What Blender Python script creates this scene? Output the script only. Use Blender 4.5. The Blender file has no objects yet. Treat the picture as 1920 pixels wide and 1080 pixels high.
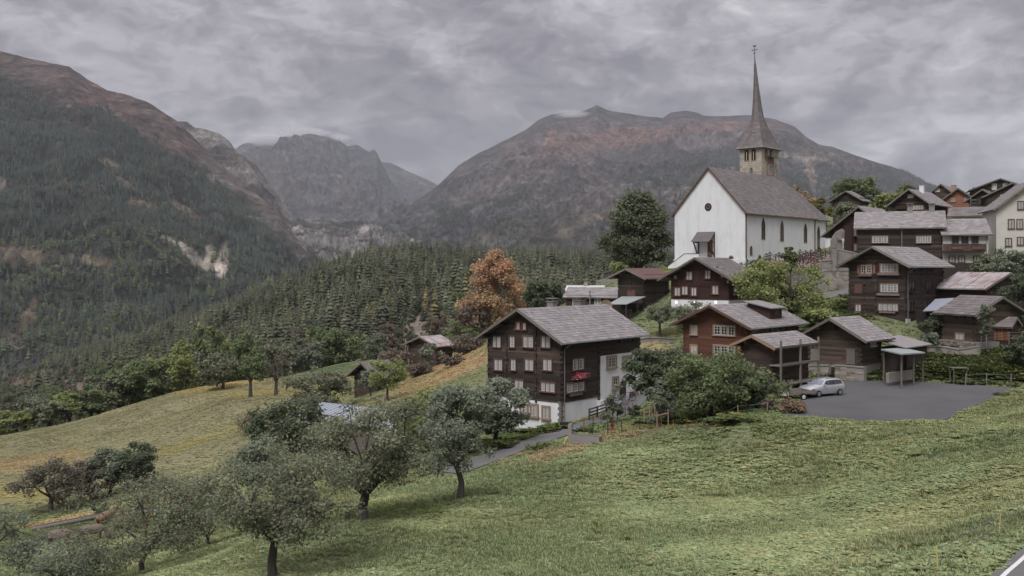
import bpy, bmesh, math, random
import numpy as np
from mathutils import Vector, Matrix, noise
rnd = random.Random(7)
rng = np.random.default_rng(11)
F = 1844.0      # focal length in photograph pixels
HY = 500.0      # the horizon row of the photograph
SC = bpy.context.scene
COL = SC.collection
R = math.radians

# ---------------- camera, sky, sun, exposure ----------------
cam = bpy.data.cameras.new("camera")
cam.sensor_width = 36.0
cam.lens = 36.0 * F / 1920.0
cam.shift_y = -40.0 / 1920.0
cam.clip_start = 0.5
cam.clip_end = 60000.0
cam_o = bpy.data.objects.new("camera", cam)
cam_o.rotation_euler = (math.pi / 2, 0, 0)
COL.objects.link(cam_o)
SC.camera = cam_o

SUN_EL, SUN_AZ = R(52), R(205)      # azimuth from +Y, clockwise
sun = bpy.data.lights.new("sun", 'SUN')
sun.energy = 1.35
sun.angle = R(25)
sun.color = (1.0, 0.975, 0.95)
sun_o = bpy.data.objects.new("sun", sun)
sd = Vector((math.sin(SUN_AZ) * math.cos(SUN_EL), math.cos(SUN_AZ) * math.cos(SUN_EL), math.sin(SUN_EL)))
sun_o.rotation_euler = sd.to_track_quat('Z', 'Y').to_euler()
sun_o.location = (0, 0, 60)
COL.objects.link(sun_o)

world = bpy.data.worlds.new("World")
SC.world = world
world.use_nodes = True
nt = world.node_tree
nt.nodes.clear()
def N(nt, typ, **kw):
    n = nt.nodes.new(typ)
    for k, v in kw.items():
        setattr(n, k, v)
    return n
def L(nt, a, b):
    nt.links.new(a, b)
def mth(nt, op, a, b=None, c=None, clamp=False):
    n = N(nt, 'ShaderNodeMath', operation=op)
    n.use_clamp = clamp
    for i, v in enumerate((a, b, c)):
        if v is None: continue
        if isinstance(v, (int, float)): n.inputs[i].default_value = v
        else: L(nt, v, n.inputs[i])
    return n.outputs[0]
def ramp(nt, fac, stops, interp='LINEAR'):
    n = N(nt, 'ShaderNodeValToRGB')
    cr = n.color_ramp
    cr.interpolation = interp
    while len(cr.elements) > 1: cr.elements.remove(cr.elements[-1])
    for i, (p, c) in enumerate(stops):
        e = cr.elements[0] if i == 0 else cr.elements.new(p)
        e.position = p
        e.color = (c[0], c[1], c[2], 1) if not isinstance(c, (int, float)) else (c, c, c, 1)
    L(nt, fac, n.inputs[0])
    return n.outputs[0]
def nz(nt, vec, scale, detail=4, rough=0.5, dist=0.0, lac=2.0):
    n = N(nt, 'ShaderNodeTexNoise')
    n.inputs['Scale'].default_value = scale
    n.inputs['Detail'].default_value = detail
    n.inputs['Roughness'].default_value = rough
    n.inputs['Distortion'].default_value = dist
    n.inputs['Lacunarity'].default_value = lac
    if vec is not None: L(nt, vec, n.inputs['Vector'])
    return n.outputs['Fac']
def mixc(nt, fac, a, b, mode='MIX'):
    n = N(nt, 'ShaderNodeMix', data_type='RGBA', blend_type=mode)
    for i, v in ((0, fac), (6, a), (7, b)):
        if isinstance(v, (int, float)): n.inputs[i].default_value = v
        elif isinstance(v, (tuple, list)): n.inputs[i].default_value = (v[0], v[1], v[2], 1)
        else: L(nt, v, n.inputs[i])
    return n.outputs[2]

tc = N(nt, 'ShaderNodeTexCoord')
sp = N(nt, 'ShaderNodeSeparateXYZ'); L(nt, tc.outputs['Generated'], sp.inputs[0])
zc = mth(nt, 'MAXIMUM', sp.outputs[2], 0.0)
den = mth(nt, 'ADD', zc, 0.16)
px_ = mth(nt, 'DIVIDE', sp.outputs[0], den)
py_ = mth(nt, 'DIVIDE', sp.outputs[1], den)
cb = N(nt, 'ShaderNodeCombineXYZ'); L(nt, px_, cb.inputs[0]); L(nt, py_, cb.inputs[1]); cb.inputs[2].default_value = 3.7
# banks of cloud seen low over the horizon keep some height of their own
hz = mth(nt, 'MULTIPLY', sp.outputs[2], 1.9)
cv = N(nt, 'ShaderNodeCombineXYZ'); L(nt, sp.outputs[0], cv.inputs[0]); L(nt, hz, cv.inputs[1]); L(nt, sp.outputs[1], cv.inputs[2])
big = nz(nt, cb.outputs[0], 0.7, 3, 0.5, 0.4)
mid = nz(nt, cv.outputs[0], 8.0, 9, 0.55, 0.5)
fin = nz(nt, cv.outputs[0], 27.0, 7, 0.6, 0.7)
s1 = mth(nt, 'MULTIPLY', big, 0.34)
s2 = mth(nt, 'MULTIPLY_ADD', mid, 0.55, s1)
s3 = mth(nt, 'MULTIPLY_ADD', fin, 0.27, mth(nt, 'SUBTRACT', s2, 0.05))
clouds = ramp(nt, s3, [(0.44, (0.098, 0.093, 0.101)), (0.50, (0.128, 0.122, 0.130)), (0.54, (0.163, 0.155, 0.164)),
                       (0.585, (0.205, 0.197, 0.204)), (0.66, (0.29, 0.282, 0.287))], 'EASE')
# overcast skies grow brighter towards the zenith
gr = mth(nt, 'MULTIPLY_ADD', mth(nt, 'POWER', zc, 1.6), 3.2, 0.86)
cl2 = mixc(nt, 1.0, mixc(nt, 1.0, clouds, gr, 'MULTIPLY'), (1.0, 0.992, 1.015), 'MULTIPLY')
bgc = N(nt, 'ShaderNodeBackground'); L(nt, cl2, bgc.inputs[0]); bgc.inputs[1].default_value = 1.0
sky = N(nt, 'ShaderNodeTexSky', sky_type='NISHITA')
sky.sun_disc = False
sky.sun_elevation = SUN_EL
sky.sun_rotation = SUN_AZ
bgs = N(nt, 'ShaderNodeBackground'); L(nt, sky.outputs[0], bgs.inputs[0]); bgs.inputs[1].default_value = 0.06
mx = N(nt, 'ShaderNodeMixShader'); mx.inputs[0].default_value = 0.95
L(nt, bgs.outputs[0], mx.inputs[1]); L(nt, bgc.outputs[0], mx.inputs[2])
wo = N(nt, 'ShaderNodeOutputWorld'); L(nt, mx.outputs[0], wo.inputs[0])

SC.view_settings.view_transform = 'Standard'
SC.view_settings.look = 'None'
SC.view_settings.exposure = 1.0
SC.view_settings.gamma = 1.0
SC.view_settings.use_curve_mapping = False
SC.cycles.use_denoising = True
SC.cycles.max_bounces = 9
SC.cycles.diffuse_bounces = 6
SC.cycles.glossy_bounces = 2
SC.cycles.transmission_bounces = 3
SC.cycles.transparent_max_bounces = 6
SC.cycles.volume_bounces = 1

# ---------------- helpers ----------------
def P(px, py, d):
    return Vector(((px - 960) / F * d, d, (HY - py) / F * d))
def tag(o, label=None, cat=None, group=None, kind=None):
    if label: o['label'] = label
    if cat: o['category'] = cat
    if group: o['group'] = group
    if kind: o['kind'] = kind
    return o
def empty(name, loc, rz=0.0):
    o = bpy.data.objects.new(name, None)
    o.empty_display_size = 0.2
    o.location = loc
    o.rotation_euler = (0, 0, rz)
    COL.objects.link(o)
    return o
def link(name, me, parent=None, loc=None, rz=None):
    o = bpy.data.objects.new(name, me)
    COL.objects.link(o)
    if parent is not None: o.parent = parent
    if loc is not None: o.location = loc
    if rz is not None: o.rotation_euler = (0, 0, rz)
    return o
def npmesh(name, V, Q, mat, tint=None, col=None, smooth=False, k=4, fmat=None):
    """mesh from numpy arrays; Q is (n,k) faces; tint per face; col per vertex (n,3)"""
    me = bpy.data.meshes.new(name)
    V = np.ascontiguousarray(V, dtype=np.float32); Q = np.ascontiguousarray(Q, dtype=np.int32)
    me.vertices.add(len(V)); me.vertices.foreach_set('co', V.ravel())
    me.loops.add(Q.size); me.loops.foreach_set('vertex_index', Q.ravel())
    me.polygons.add(len(Q))
    me.polygons.foreach_set('loop_start', np.arange(0, Q.size, Q.shape[1], dtype=np.int32))
    for m in (mat if isinstance(mat, (list, tuple)) else [mat]): me.materials.append(m)
    if fmat is not None: me.polygons.foreach_set('material_index', np.asarray(fmat, dtype=np.int32))
    me.polygons.foreach_set('use_smooth', np.full(len(Q), smooth, dtype=bool))
    if tint is not None:
        a = me.attributes.new('tint', 'FLOAT', 'FACE'); a.data.foreach_set('value', np.asarray(tint, dtype=np.float32))
    if col is not None:
        c = np.ones((len(V), 4), dtype=np.float32); c[:, :3] = col
        a = me.attributes.new('col', 'FLOAT_COLOR', 'POINT'); a.data.foreach_set('color', c.ravel())
    me.update(calc_edges=True)
    return me
class MB:
    """collects boxes, prisms and tubes; build() makes ONE mesh"""
    def __init__(s): s.v = []; s.f = []; s.t = []; s.m = []
    def add(s, vs, fs, t=None, m=0):
        b = len(s.v); s.v.extend([tuple(v) for v in vs])
        t = rnd.random() if t is None else t
        for f in fs: s.f.append(tuple(b + i for i in f)); s.t.append(t); s.m.append(m)
        return s
    def box(s, x0, x1, y0, y1, z0, z1, t=None, m=0):
        return s.add([(x0,y0,z0),(x1,y0,z0),(x1,y1,z0),(x0,y1,z0),(x0,y0,z1),(x1,y0,z1),(x1,y1,z1),(x0,y1,z1)],
                     [(0,3,2,1),(4,5,6,7),(0,1,5,4),(1,2,6,5),(2,3,7,6),(3,0,4,7)], t, m)
    def hexa(s, p, t=None, m=0):   # eight points: bottom four, top four
        return s.add(p, [(0,3,2,1),(4,5,6,7),(0,1,5,4),(1,2,6,5),(2,3,7,6),(3,0,4,7)], t, m)
    def tube(s, a, b, r0, r1=None, n=6, t=None, m=0, cap=True):
        r1 = r0 if r1 is None else r1
        a = Vector(a); b = Vector(b); d = (b - a)
        if d.length < 1e-6: return s
        q = d.to_track_quat('Z', 'Y'); vs = []
        for c, r in ((a, r0), (b, r1)):
            for i in range(n):
                an = 2 * math.pi * i / n
                vs.append(c + q @ Vector((math.cos(an) * r, math.sin(an) * r, 0)))
        fs = [(i, (i + 1) % n, n + (i + 1) % n, n + i) for i in range(n)]
        if cap: fs += [tuple(range(n))[::-1], tuple(range(n, 2 * n))]
        return s.add(vs, fs, t, m)
    def bar(s, a, b, w, h, t=None, m=0):   # rectangular bar from a to b, w wide, h high (up = z)
        a = Vector(a); b = Vector(b); d = (b - a).normalized()
        up = Vector((0, 0, 1)) if abs(d.z) < 0.95 else Vector((0, 1, 0))
        sx = d.cross(up).normalized() * w / 2; u = sx.cross(d).normalized() * h / 2
        return s.hexa([a - sx - u, a + sx - u, b + sx - u, b - sx - u, a - sx + u, a + sx + u, b + sx + u, b - sx + u], t, m)
    def build(s, name, mats, parent=None, loc=None, rz=None, kind=None, smooth=False):
        me = s.mesh(name, mats, smooth)
        o = link(name, me, parent, loc, rz)
        if kind: o['kind'] = kind
        return o
    def mesh(s, name, mats, smooth=False):
        me = bpy.data.meshes.new(name)
        me.from_pydata(s.v, [], s.f)
        for m in (mats if isinstance(mats, (list, tuple)) else [mats]): me.materials.append(m)
        me.polygons.foreach_set('material_index', s.m)
        if smooth: me.polygons.foreach_set('use_smooth', [True] * len(s.f))
        a = me.attributes.new('tint', 'FLOAT', 'FACE'); a.data.foreach_set('value', s.t)
        me.update(); return me

# ---------------- materials ----------------
MATS = {}
def material(name, stops, scale=3.0, rough=0.85, bump=0.3, bscale=None, tintw=0.6, stretch=(1,1,1), coord='Object', trans=0.0,
             metallic=0.0, detail=5, spec=0.3, bdist=0.02):
    """procedural material: colour ramp driven by object noise and per-piece tint"""
    m = bpy.data.materials.new(name); m.use_nodes = True
    nt = m.node_tree; nt.nodes.clear()
    tc = N(nt, 'ShaderNodeTexCoord'); mp = N(nt, 'ShaderNodeMapping'); mp.inputs['Scale'].default_value = stretch
    L(nt, tc.outputs[coord], mp.inputs[0])
    f = nz(nt, mp.outputs[0], scale, detail, 0.6)
    at = N(nt, 'ShaderNodeAttribute', attribute_name='tint')
    a = mth(nt, 'MULTIPLY', at.outputs['Fac'], tintw)
    b = mth(nt, 'MULTIPLY_ADD', f, 1.0 - tintw, a)
    # stretch the noise contrast a little
    c = ramp(nt, b, stops)
    bs = N(nt, 'ShaderNodeBsdfPrincipled')
    L(nt, c, bs.inputs['Base Color'])
    bs.inputs['Roughness'].default_value = rough
    bs.inputs['Metallic'].default_value = metallic
    bs.inputs['Specular IOR Level'].default_value = spec
    if bump:
        bn = N(nt, 'ShaderNodeBump'); bn.inputs['Strength'].default_value = bump; bn.inputs['Distance'].default_value = bdist
        g = nz(nt, mp.outputs[0], bscale or scale * 3, 4, 0.6)
        L(nt, g, bn.inputs['Height']); L(nt, bn.outputs[0], bs.inputs['Normal'])
    out = N(nt, 'ShaderNodeOutputMaterial')
    if trans:
        tr = N(nt, 'ShaderNodeBsdfTranslucent'); L(nt, c, tr.inputs[0])
        ms = N(nt, 'ShaderNodeMixShader'); ms.inputs[0].default_value = trans
        L(nt, bs.outputs[0], ms.inputs[1]); L(nt, tr.outputs[0], ms.inputs[2]); L(nt, ms.outputs[0], out.inputs[0])
    else: L(nt, bs.outputs[0], out.inputs[0])
    MATS[name] = m
    return m
def leafmat(name, c0, c1, c2, trans=0.3):
    return material(name, [(0.0, c0), (0.5, c1), (1.0, c2)], scale=0.9, rough=0.75, bump=0, tintw=0.75, trans=trans*1.4, detail=2, spec=0.2)

M_log = material('weathered_log', [(0.05, (0.014, 0.011, 0.010)), (0.35, (0.036, 0.028, 0.024)), (0.6, (0.064, 0.047, 0.039)), (0.85, (0.115, 0.080, 0.064)), (1.0, (0.19, 0.14, 0.115))], scale=2.2, stretch=(0.6, 0.6, 6), bump=0.5, tintw=0.62)
M_log2 = material('red_brown_log', [(0.05, (0.045, 0.022, 0.016)), (0.4, (0.095, 0.042, 0.028)), (0.75, (0.15, 0.066, 0.042)), (1.0, (0.20, 0.10, 0.066))], scale=2.2, stretch=(0.6, 0.6, 6), bump=0.5, tintw=0.5)
M_log3 = material('dark_red_board', [(0.05, (0.026, 0.013, 0.012)), (0.5, (0.05, 0.024, 0.021)), (1.0, (0.085, 0.042, 0.036))], scale=2.2, stretch=(0.6, 0.6, 6), bump=0.4, tintw=0.4)
M_log4 = material('grey_brown_log', [(0.05, (0.026, 0.020, 0.017)), (0.4, (0.055, 0.040, 0.032)), (0.75, (0.105, 0.075, 0.060)), (1.0, (0.16, 0.125, 0.10))], scale=2.2, stretch=(0.6, 0.6, 6), bump=0.5, tintw=0.6)
M_board = material('orange_board', [(0.05, (0.06, 0.028, 0.016)), (0.5, (0.15, 0.07, 0.04)), (1.0, (0.25, 0.13, 0.075))], scale=3, stretch=(4, 4, 0.5), bump=0.4, tintw=0.7)
M_grwood = material('grey_wood', [(0.0, (0.07, 0.06, 0.053)), (0.5, (0.15, 0.13, 0.115)), (1.0, (0.27, 0.24, 0.21))], scale=4, bump=0.4, tintw=0.5)
M_pale = material('pale_wood', [(0.0, (0.19, 0.12, 0.08)), (1.0, (0.42, 0.30, 0.21))], scale=4, bump=0.2, tintw=0.5)
M_slate = material('stone_slab', [(0.0, (0.127, 0.118, 0.118)), (0.45, (0.226, 0.208, 0.208)), (0.8, (0.323, 0.300, 0.300)), (1.0, (0.450, 0.413, 0.397))], scale=1.4, bump=0.3, tintw=0.55)
M_slate2 = material('brown_shingle', [(0.0, (0.085, 0.076, 0.073)), (0.5, (0.159, 0.141, 0.139)), (0.85, (0.228, 0.206, 0.201)), (1.0, (0.317, 0.284, 0.268))], scale=0.9, bump=0.3, tintw=0.5)
M_white = material('white_render', [(0.0, (0.42, 0.42, 0.43)), (0.36, (0.60, 0.605, 0.62)), (0.5, (0.67, 0.68, 0.70)), (1.0, (0.72, 0.725, 0.74))], scale=0.9, bump=0.2, bscale=6, tintw=0.0, detail=8, stretch=(1, 1, 0.35))
M_cream = material('cream_render', [(0.0, (0.42, 0.40, 0.37)), (1.0, (0.60, 0.58, 0.54))], scale=0.6, bump=0.15, tintw=0.0)
M_whitep = material('white_paint', [(0.0, (0.477, 0.477, 0.469)), (1.0, (0.578, 0.578, 0.564))], scale=3, bump=0, tintw=0.3, rough=0.5)
M_curt = material('white_curtain', [(0.0, (0.300, 0.300, 0.300)), (1.0, (0.450, 0.450, 0.444))], scale=12, bump=0.2, tintw=0.4, stretch=(4, 4, 0.3))
M_stone = material('field_stone', [(0.0, (0.10, 0.088, 0.078)), (0.5, (0.22, 0.195, 0.17)), (1.0, (0.38, 0.34, 0.30))], scale=1.6, bump=0.5, tintw=0.6)
M_mortar = material('old_mortar', [(0.0, (0.14, 0.125, 0.115)), (0.6, (0.26, 0.24, 0.215)), (1.0, (0.35, 0.32, 0.29))], scale=0.8, bump=0.6, tintw=0.0, bdist=0.06)
M_tower = material('tower_stone', [(0.0, (0.18, 0.155, 0.125)), (0.45, (0.36, 0.325, 0.27)), (1.0, (0.52, 0.48, 0.41))], scale=1.4, bump=0.5, tintw=0.55)
M_casing = material('sandstone_casing', [(0.0, (0.22, 0.155, 0.11)), (1.0, (0.36, 0.27, 0.20))], scale=3, bump=0.1, tintw=0.4)
M_rcasing = material('brown_casing', [(0.0, (0.09, 0.048, 0.036)), (1.0, (0.17, 0.095, 0.072))], scale=3, bump=0.1, tintw=0.4)
M_glass = material('window_glass', [(0.0, (0.018, 0.018, 0.020)), (1.0, (0.035, 0.036, 0.04))], scale=1, bump=0, tintw=0.4, rough=0.12, spec=0.5)
M_dark = material('dark_opening', [(0.0, (0.006, 0.006, 0.006)), (1.0, (0.014, 0.013, 0.012))], scale=1, bump=0, tintw=0.4)
M_metal = material('grey_metal', [(0.0, (0.16, 0.16, 0.17)), (1.0, (0.30, 0.30, 0.31))], scale=2, bump=0, tintw=0.3, rough=0.5, metallic=0.3)
M_gtin = material('greenish_tin', [(0.0, (0.22, 0.25, 0.245)), (1.0, (0.36, 0.385, 0.375))], scale=0.8, bump=0.1, tintw=0.4, rough=0.55)
M_btin = material('blue_grey_tin', [(0.0, (0.20, 0.225, 0.27)), (1.0, (0.36, 0.385, 0.43))], scale=0.8, bump=0.1, tintw=0.4, rough=0.5)
M_rust = material('rusty_tin', [(0.0, (0.12, 0.055, 0.038)), (0.40, (0.22, 0.12, 0.10)), (0.52, (0.36, 0.33, 0.34)), (1.0, (0.50, 0.47, 0.49))], scale=0.5, bump=0.1, tintw=0.35, rough=0.6, detail=8)
M_redtin = material('dull_red_tin', [(0.0, (0.10, 0.055, 0.050)), (1.0, (0.19, 0.115, 0.105))], scale=0.9, bump=0.1, tintw=0.4, rough=0.6)
M_bark = material('bark', [(0.0, (0.030, 0.025, 0.022)), (0.5, (0.07, 0.06, 0.052)), (1.0, (0.14, 0.12, 0.105))], scale=5, bump=0.6, tintw=0.3, stretch=(1, 1, 0.3))
M_asph = material('asphalt', [(0.25, (0.070, 0.070, 0.073)), (0.5, (0.088, 0.088, 0.091)), (0.75, (0.104, 0.104, 0.106))], scale=0.22, bump=0.2, bscale=30, tintw=0.0, coord='Object', detail=10)
M_road = material('path_asphalt', [(0.0, (0.096, 0.092, 0.092)), (1.0, (0.176, 0.172, 0.172))], scale=0.6, bump=0.2, bscale=20, tintw=0.0, detail=8)
M_conc = material('concrete', [(0.0, (0.150, 0.143, 0.135)), (1.0, (0.270, 0.259, 0.247))], scale=1.5, bump=0.2, tintw=0.3, detail=8)
M_black = material('black_rubber', [(0.0, (0.012, 0.012, 0.012)), (1.0, (0.03, 0.03, 0.03))], scale=3, bump=0, tintw=0.3)
M_red = material('red_paint', [(0.0, (0.33, 0.03, 0.035)), (1.0, (0.48, 0.07, 0.07))], scale=3, bump=0, tintw=0.3, rough=0.4)
M_pink = material('pink_flower', [(0.0, (0.45, 0.05, 0.10)), (0.6, (0.66, 0.18, 0.24)), (1.0, (0.75, 0.4, 0.42))], scale=3, bump=0, tintw=0.9)
M_silver = material('silver_car_paint', [(0.0, (0.40, 0.41, 0.44)), (1.0, (0.52, 0.53, 0.57))], scale=1, bump=0, tintw=0.2, rough=0.22, metallic=0.4, spec=0.6)
M_orange = material('salmon_board', [(0.0, (0.20, 0.085, 0.055)), (1.0, (0.32, 0.16, 0.11))], scale=2, bump=0.2, tintw=0.5, stretch=(.6,.6,6))
M_cowb = material('cow_hide', [(0.0, (0.078, 0.057, 0.048)), (0.5, (0.156, 0.120, 0.105)), (1.0, (0.216, 0.174, 0.150))], scale=1.4, bump=0.1, tintw=0.0)
M_cowr = material('tan_cow_hide', [(0.0, (0.17, 0.10, 0.065)), (1.0, (0.27, 0.18, 0.12))], scale=1.4, bump=0.1, tintw=0.0)
# leaves
LM = dict(
    olive=leafmat('olive_leaf', (0.108, 0.115, 0.077), (0.203, 0.217, 0.142), (0.356, 0.368, 0.248)),
    grey=leafmat('grey_green_leaf', (0.113, 0.133, 0.097), (0.203, 0.234, 0.167), (0.343, 0.382, 0.284)),
    dark=leafmat('dark_green_leaf', (0.06, 0.076, 0.046), (0.118, 0.145, 0.088), (0.195, 0.225, 0.145)),
    green=leafmat('mid_green_leaf', (0.085, 0.11, 0.05), (0.165, 0.205, 0.098), (0.26, 0.305, 0.155)),
    light=leafmat('yellow_green_leaf', (0.145, 0.175, 0.072), (0.260, 0.296, 0.116), (0.416, 0.437, 0.187)),
    yellow=leafmat('yellow_leaf', (0.12, 0.115, 0.04), (0.19, 0.175, 0.055), (0.28, 0.25, 0.09)),
    red=leafmat('orange_red_leaf', (0.19, 0.19, 0.11), (0.50, 0.34, 0.21), (0.78, 0.43, 0.28)),
    brown=leafmat('brown_leaf', (0.104, 0.085, 0.072), (0.198, 0.161, 0.128), (0.312, 0.255, 0.198)),
    linden=leafmat('linden_leaf', (0.085, 0.098, 0.06), (0.16, 0.182, 0.112), (0.25, 0.28, 0.18)),
    purple=leafmat('dull_brown_green_leaf', (0.091, 0.086, 0.068), (0.170, 0.158, 0.119), (0.272, 0.245, 0.181)),
)
def needlemat(name, c0, c1, c2, patch=0.014):
    m = leafmat(name, c0, c1, c2, trans=0.0); nt = m.node_tree
    oi = N(nt, 'ShaderNodeObjectInfo'); bs = [n for n in nt.nodes if n.type == 'BSDF_PRINCIPLED'][0]
    src = bs.inputs['Base Color'].links[0].from_socket
    pn = ramp(nt, nz(nt, oi.outputs['Location'], patch, 4, 0.6), [(0.38, 0.75), (0.62, 1.3)])
    k = mth(nt, 'MULTIPLY', mth(nt, 'MULTIPLY_ADD', mth(nt, 'POWER', oi.outputs['Random'], 1.5), 1.0, 0.7), pn)
    c = mixc(nt, 1.0, src, k, 'MULTIPLY')
    h = mth(nt, 'MULTIPLY', mth(nt, 'POWER', mth(nt, 'FRACT', mth(nt, 'MULTIPLY', oi.outputs['Random'], 17.0)), 3.0), 0.45)
    L(nt, mixc(nt, h, c, (0.085, 0.082, 0.05)), bs.inputs['Base Color'])
    return m
M_spruce = needlemat('spruce_needle', (0.028, 0.033, 0.021), (0.062, 0.068, 0.042), (0.114, 0.113, 0.069))
M_larch = needlemat('larch_needle', (0.037, 0.050, 0.025), (0.077, 0.092, 0.048), (0.125, 0.138, 0.075))
M_goldn = needlemat('golden_needle', (0.09, 0.085, 0.035), (0.155, 0.13, 0.05), (0.23, 0.19, 0.08))
M_sprucef = needlemat('mountain_spruce_needle', (0.020, 0.031, 0.026), (0.040, 0.056, 0.045), (0.070, 0.085, 0.064), 0.005)
# ---------------- ground near the village: one height field through surveyed points ----------------
GP = [  # photo column, photo row, metres from the camera
 (1920,1080,21),(1700,1080,24),(1500,1080,27),(1250,1080,30),(1000,1080,33),(760,1080,36),(600,1080,37),(510,1080,37.5),(380,1080,43),(200,1080,52),(0,1080,58),
 (-250,1080,60),(2150,1080,20),(2200,950,32),
 (1920,980,29),(1800,990,32),(1920,880,43),(1800,900,44),(1920,800,55),
 (115,1030,80),(30,1000,88),(60,995,90),(240,965,87),(380,955,80),(420,920,88),(300,1035,64),(-100,1020,80),
 (680,978,48),(860,937,54),(560,1000,45),(780,950,52),(640,1030,42),(1200,950,50),(1200,860,64),(1000,900,60),(1000,980,46),(1500,900,56),(1500,830,65),(1800,820,58),(1500,980,42),(1250,980,44),
 (1910,765,68),(2100,800,60),
 (900,863,74),(1000,848,76),(1060,833,78),(1100,830,78),(1160,812,80),(1120,790,90),(1190,766,97),(1050,803,91),(1000,812,92),(950,815,95),(930,832,82),(850,870,74),(880,830,86),
 (1240,795,80),(1330,786,78),(1440,776,75),(1300,830,70),(1240,735,100),(1330,700,106),
 (820,840,92),(740,830,96),(650,830,100),(540,850,100),(600,800,108),(745,800,108),
 (95,958,100),(270,918,104),(205,940,102),(475,838,122),(420,870,110),(0,940,108),(0,880,138),(-200,900,125),(150,880,128),(300,840,140),
 (-250,850,185),(0,826,188),(100,804,194),(200,778,201),(330,737,216),(400,726,222),(470,714,228),(560,702,236),(620,690,262),(560,745,178),(300,790,172),(470,744,174),(517,741,174),(150,840,158),(0,850,165),
 (418,728,202),(640,760,150),(600,780,130),
 (727,752,128),(800,712,146),(900,690,135),(905,655,155),(862,672,165),(820,686,172),(760,705,158),(700,722,152),(860,720,125),(920,745,112),(830,770,112),
 (1240,630,122),(1215,640,115),(1290,640,118),(1180,610,130),(1160,590,140),(1270,590,128),(1380,585,128),(1100,590,150),(1000,600,150),(930,640,200),
 (1130,530,175),(1060,560,175),(1200,512,178),(1240,504,175),(1265,499,170),(1397,499,158),(1480,492,158),(1340,512,145),(1540,480,172),(1560,474,170),
 (1470,560,135),(1540,558,136),(1595,550,134),(1500,600,122),(1560,590,122),(1590,602,117),(1700,602,116),(1640,601,112),
 (1440,700,96),(1520,700,97),(1560,706,96),(1613,704,95.5),(1700,697,98),(1730,655,106),(1770,640,112),(1850,652,108),(1910,645,106),(1790,680,100),(1840,700,90),(1915,705,86),(1770,716,90),
 (1470,781,72),(1500,760,77.5),(1600,750,80.5),(1700,750,80.5),(1600,775,73),(1770,789,69.5),(1700,786,70),(1850,755,79),(1905,728,88),(1690,713,94.4),(1580,714,94),(1520,735,85.6),(1545,745,82),
 (1620,500,150),(1700,500,148),(1770,502,146),(1860,506,142),(1930,510,138),(1760,560,130),(1850,566,126),(1930,575,120),(2050,600,110),
 (1600,445,185),(1640,420,195),(1720,405,205),(1800,402,205),(1880,395,212),(1950,390,215),(1560,440,190),(1600,388,225),(1700,385,235),(1780,378,245),(1880,372,255),(2050,400,220),
 (1500,440,220),(1400,470,230),(1300,510,230),(1200,530,230),(1100,560,230),(1000,600,230),(1500,440,330),(1300,510,320),(1700,420,330),(1950,420,330),(2200,450,330),
 (-400,960,260),(0,880,260),(200,840,260),(400,790,265),(600,740,290),(700,710,210),(780,690,200),(-200,960,330),(0,900,330),(200,870,330),(400,830,330),(600,775,330),(800,720,330),(950,690,300),(1100,640,320),
]
gx = np.array([(p[0]-960)/F*p[2] for p in GP]); gy = np.array([float(p[2]) for p in GP]); gz = np.array([(HY-p[1])/F*p[2] for p in GP])
def _k(r2): return 0.5 * r2 * np.log(r2 + 1e-9)
n = len(GP); S_ = 100.0
X_ = np.stack([gx, gy], 1) / S_
A = np.zeros((n+3, n+3)); A[:n,:n] = _k(((X_[:,None]-X_[None])**2).sum(-1)) + np.eye(n)*4e-4
A[:n,n]=1; A[:n,n+1:]=X_; A[n,:n]=1; A[n+1:,:n]=X_.T
W_ = np.linalg.solve(A, np.concatenate([gz, [0,0,0]]))
def tps(x, y):
    q = np.stack([np.ravel(x), np.ravel(y)], 1) / S_
    out = np.zeros(len(q))
    for i in range(0, len(q), 20000):
        s = q[i:i+20000]
        out[i:i+20000] = _k(((s[:,None]-X_[None])**2).sum(-1)) @ W_[:n] + W_[n] + s @ W_[n+1:]
    return out.reshape(np.shape(x))
GX0, GX1, GY0, GY1, GS = -190.0, 215.0, 6.0, 336.0, 1.5
xs = np.arange(GX0, GX1, GS); ys = np.arange(GY0, GY1, GS)
XX, YY = np.meshgrid(xs, ys)
ZZ = tps(XX, YY)
def fbm_np(x, y, s, o=4, seed=0.0, h=0.5):
    sh = np.shape(x); x = np.ravel(x); y = np.ravel(y)
    out = np.zeros(len(x)); a = 1.0; f = 1.0 / s; tot = 0
    for k in range(o):
        out += a * vnoise(x * f + 17.3 * k + seed, y * f - 9.1 * k + seed * 1.7); tot += a; a *= h; f *= 2.03
    return (out / tot).reshape(sh)
_perm = np.random.default_rng(3).random((256, 256))
def vnoise(x, y):       # smooth value noise in 0..1
    xi = np.floor(x).astype(int); yi = np.floor(y).astype(int); fx = x - xi; fy = y - yi
    fx = fx*fx*fx*(fx*(fx*6-15)+10); fy = fy*fy*fy*(fy*(fy*6-15)+10)
    a = _perm[xi % 256, yi % 256]; b = _perm[(xi+1) % 256, yi % 256]; c = _perm[xi % 256, (yi+1) % 256]; d = _perm[(xi+1) % 256, (yi+1) % 256]
    return (a*(1-fx)+b*fx)*(1-fy) + (c*(1-fx)+d*fx)*fy
ZZ = ZZ + (fbm_np(XX, YY, 9.0, 4, 2.0) - 0.5) * 0.55 * np.clip((YY-15)/60, 0.3, 1.3)
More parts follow.
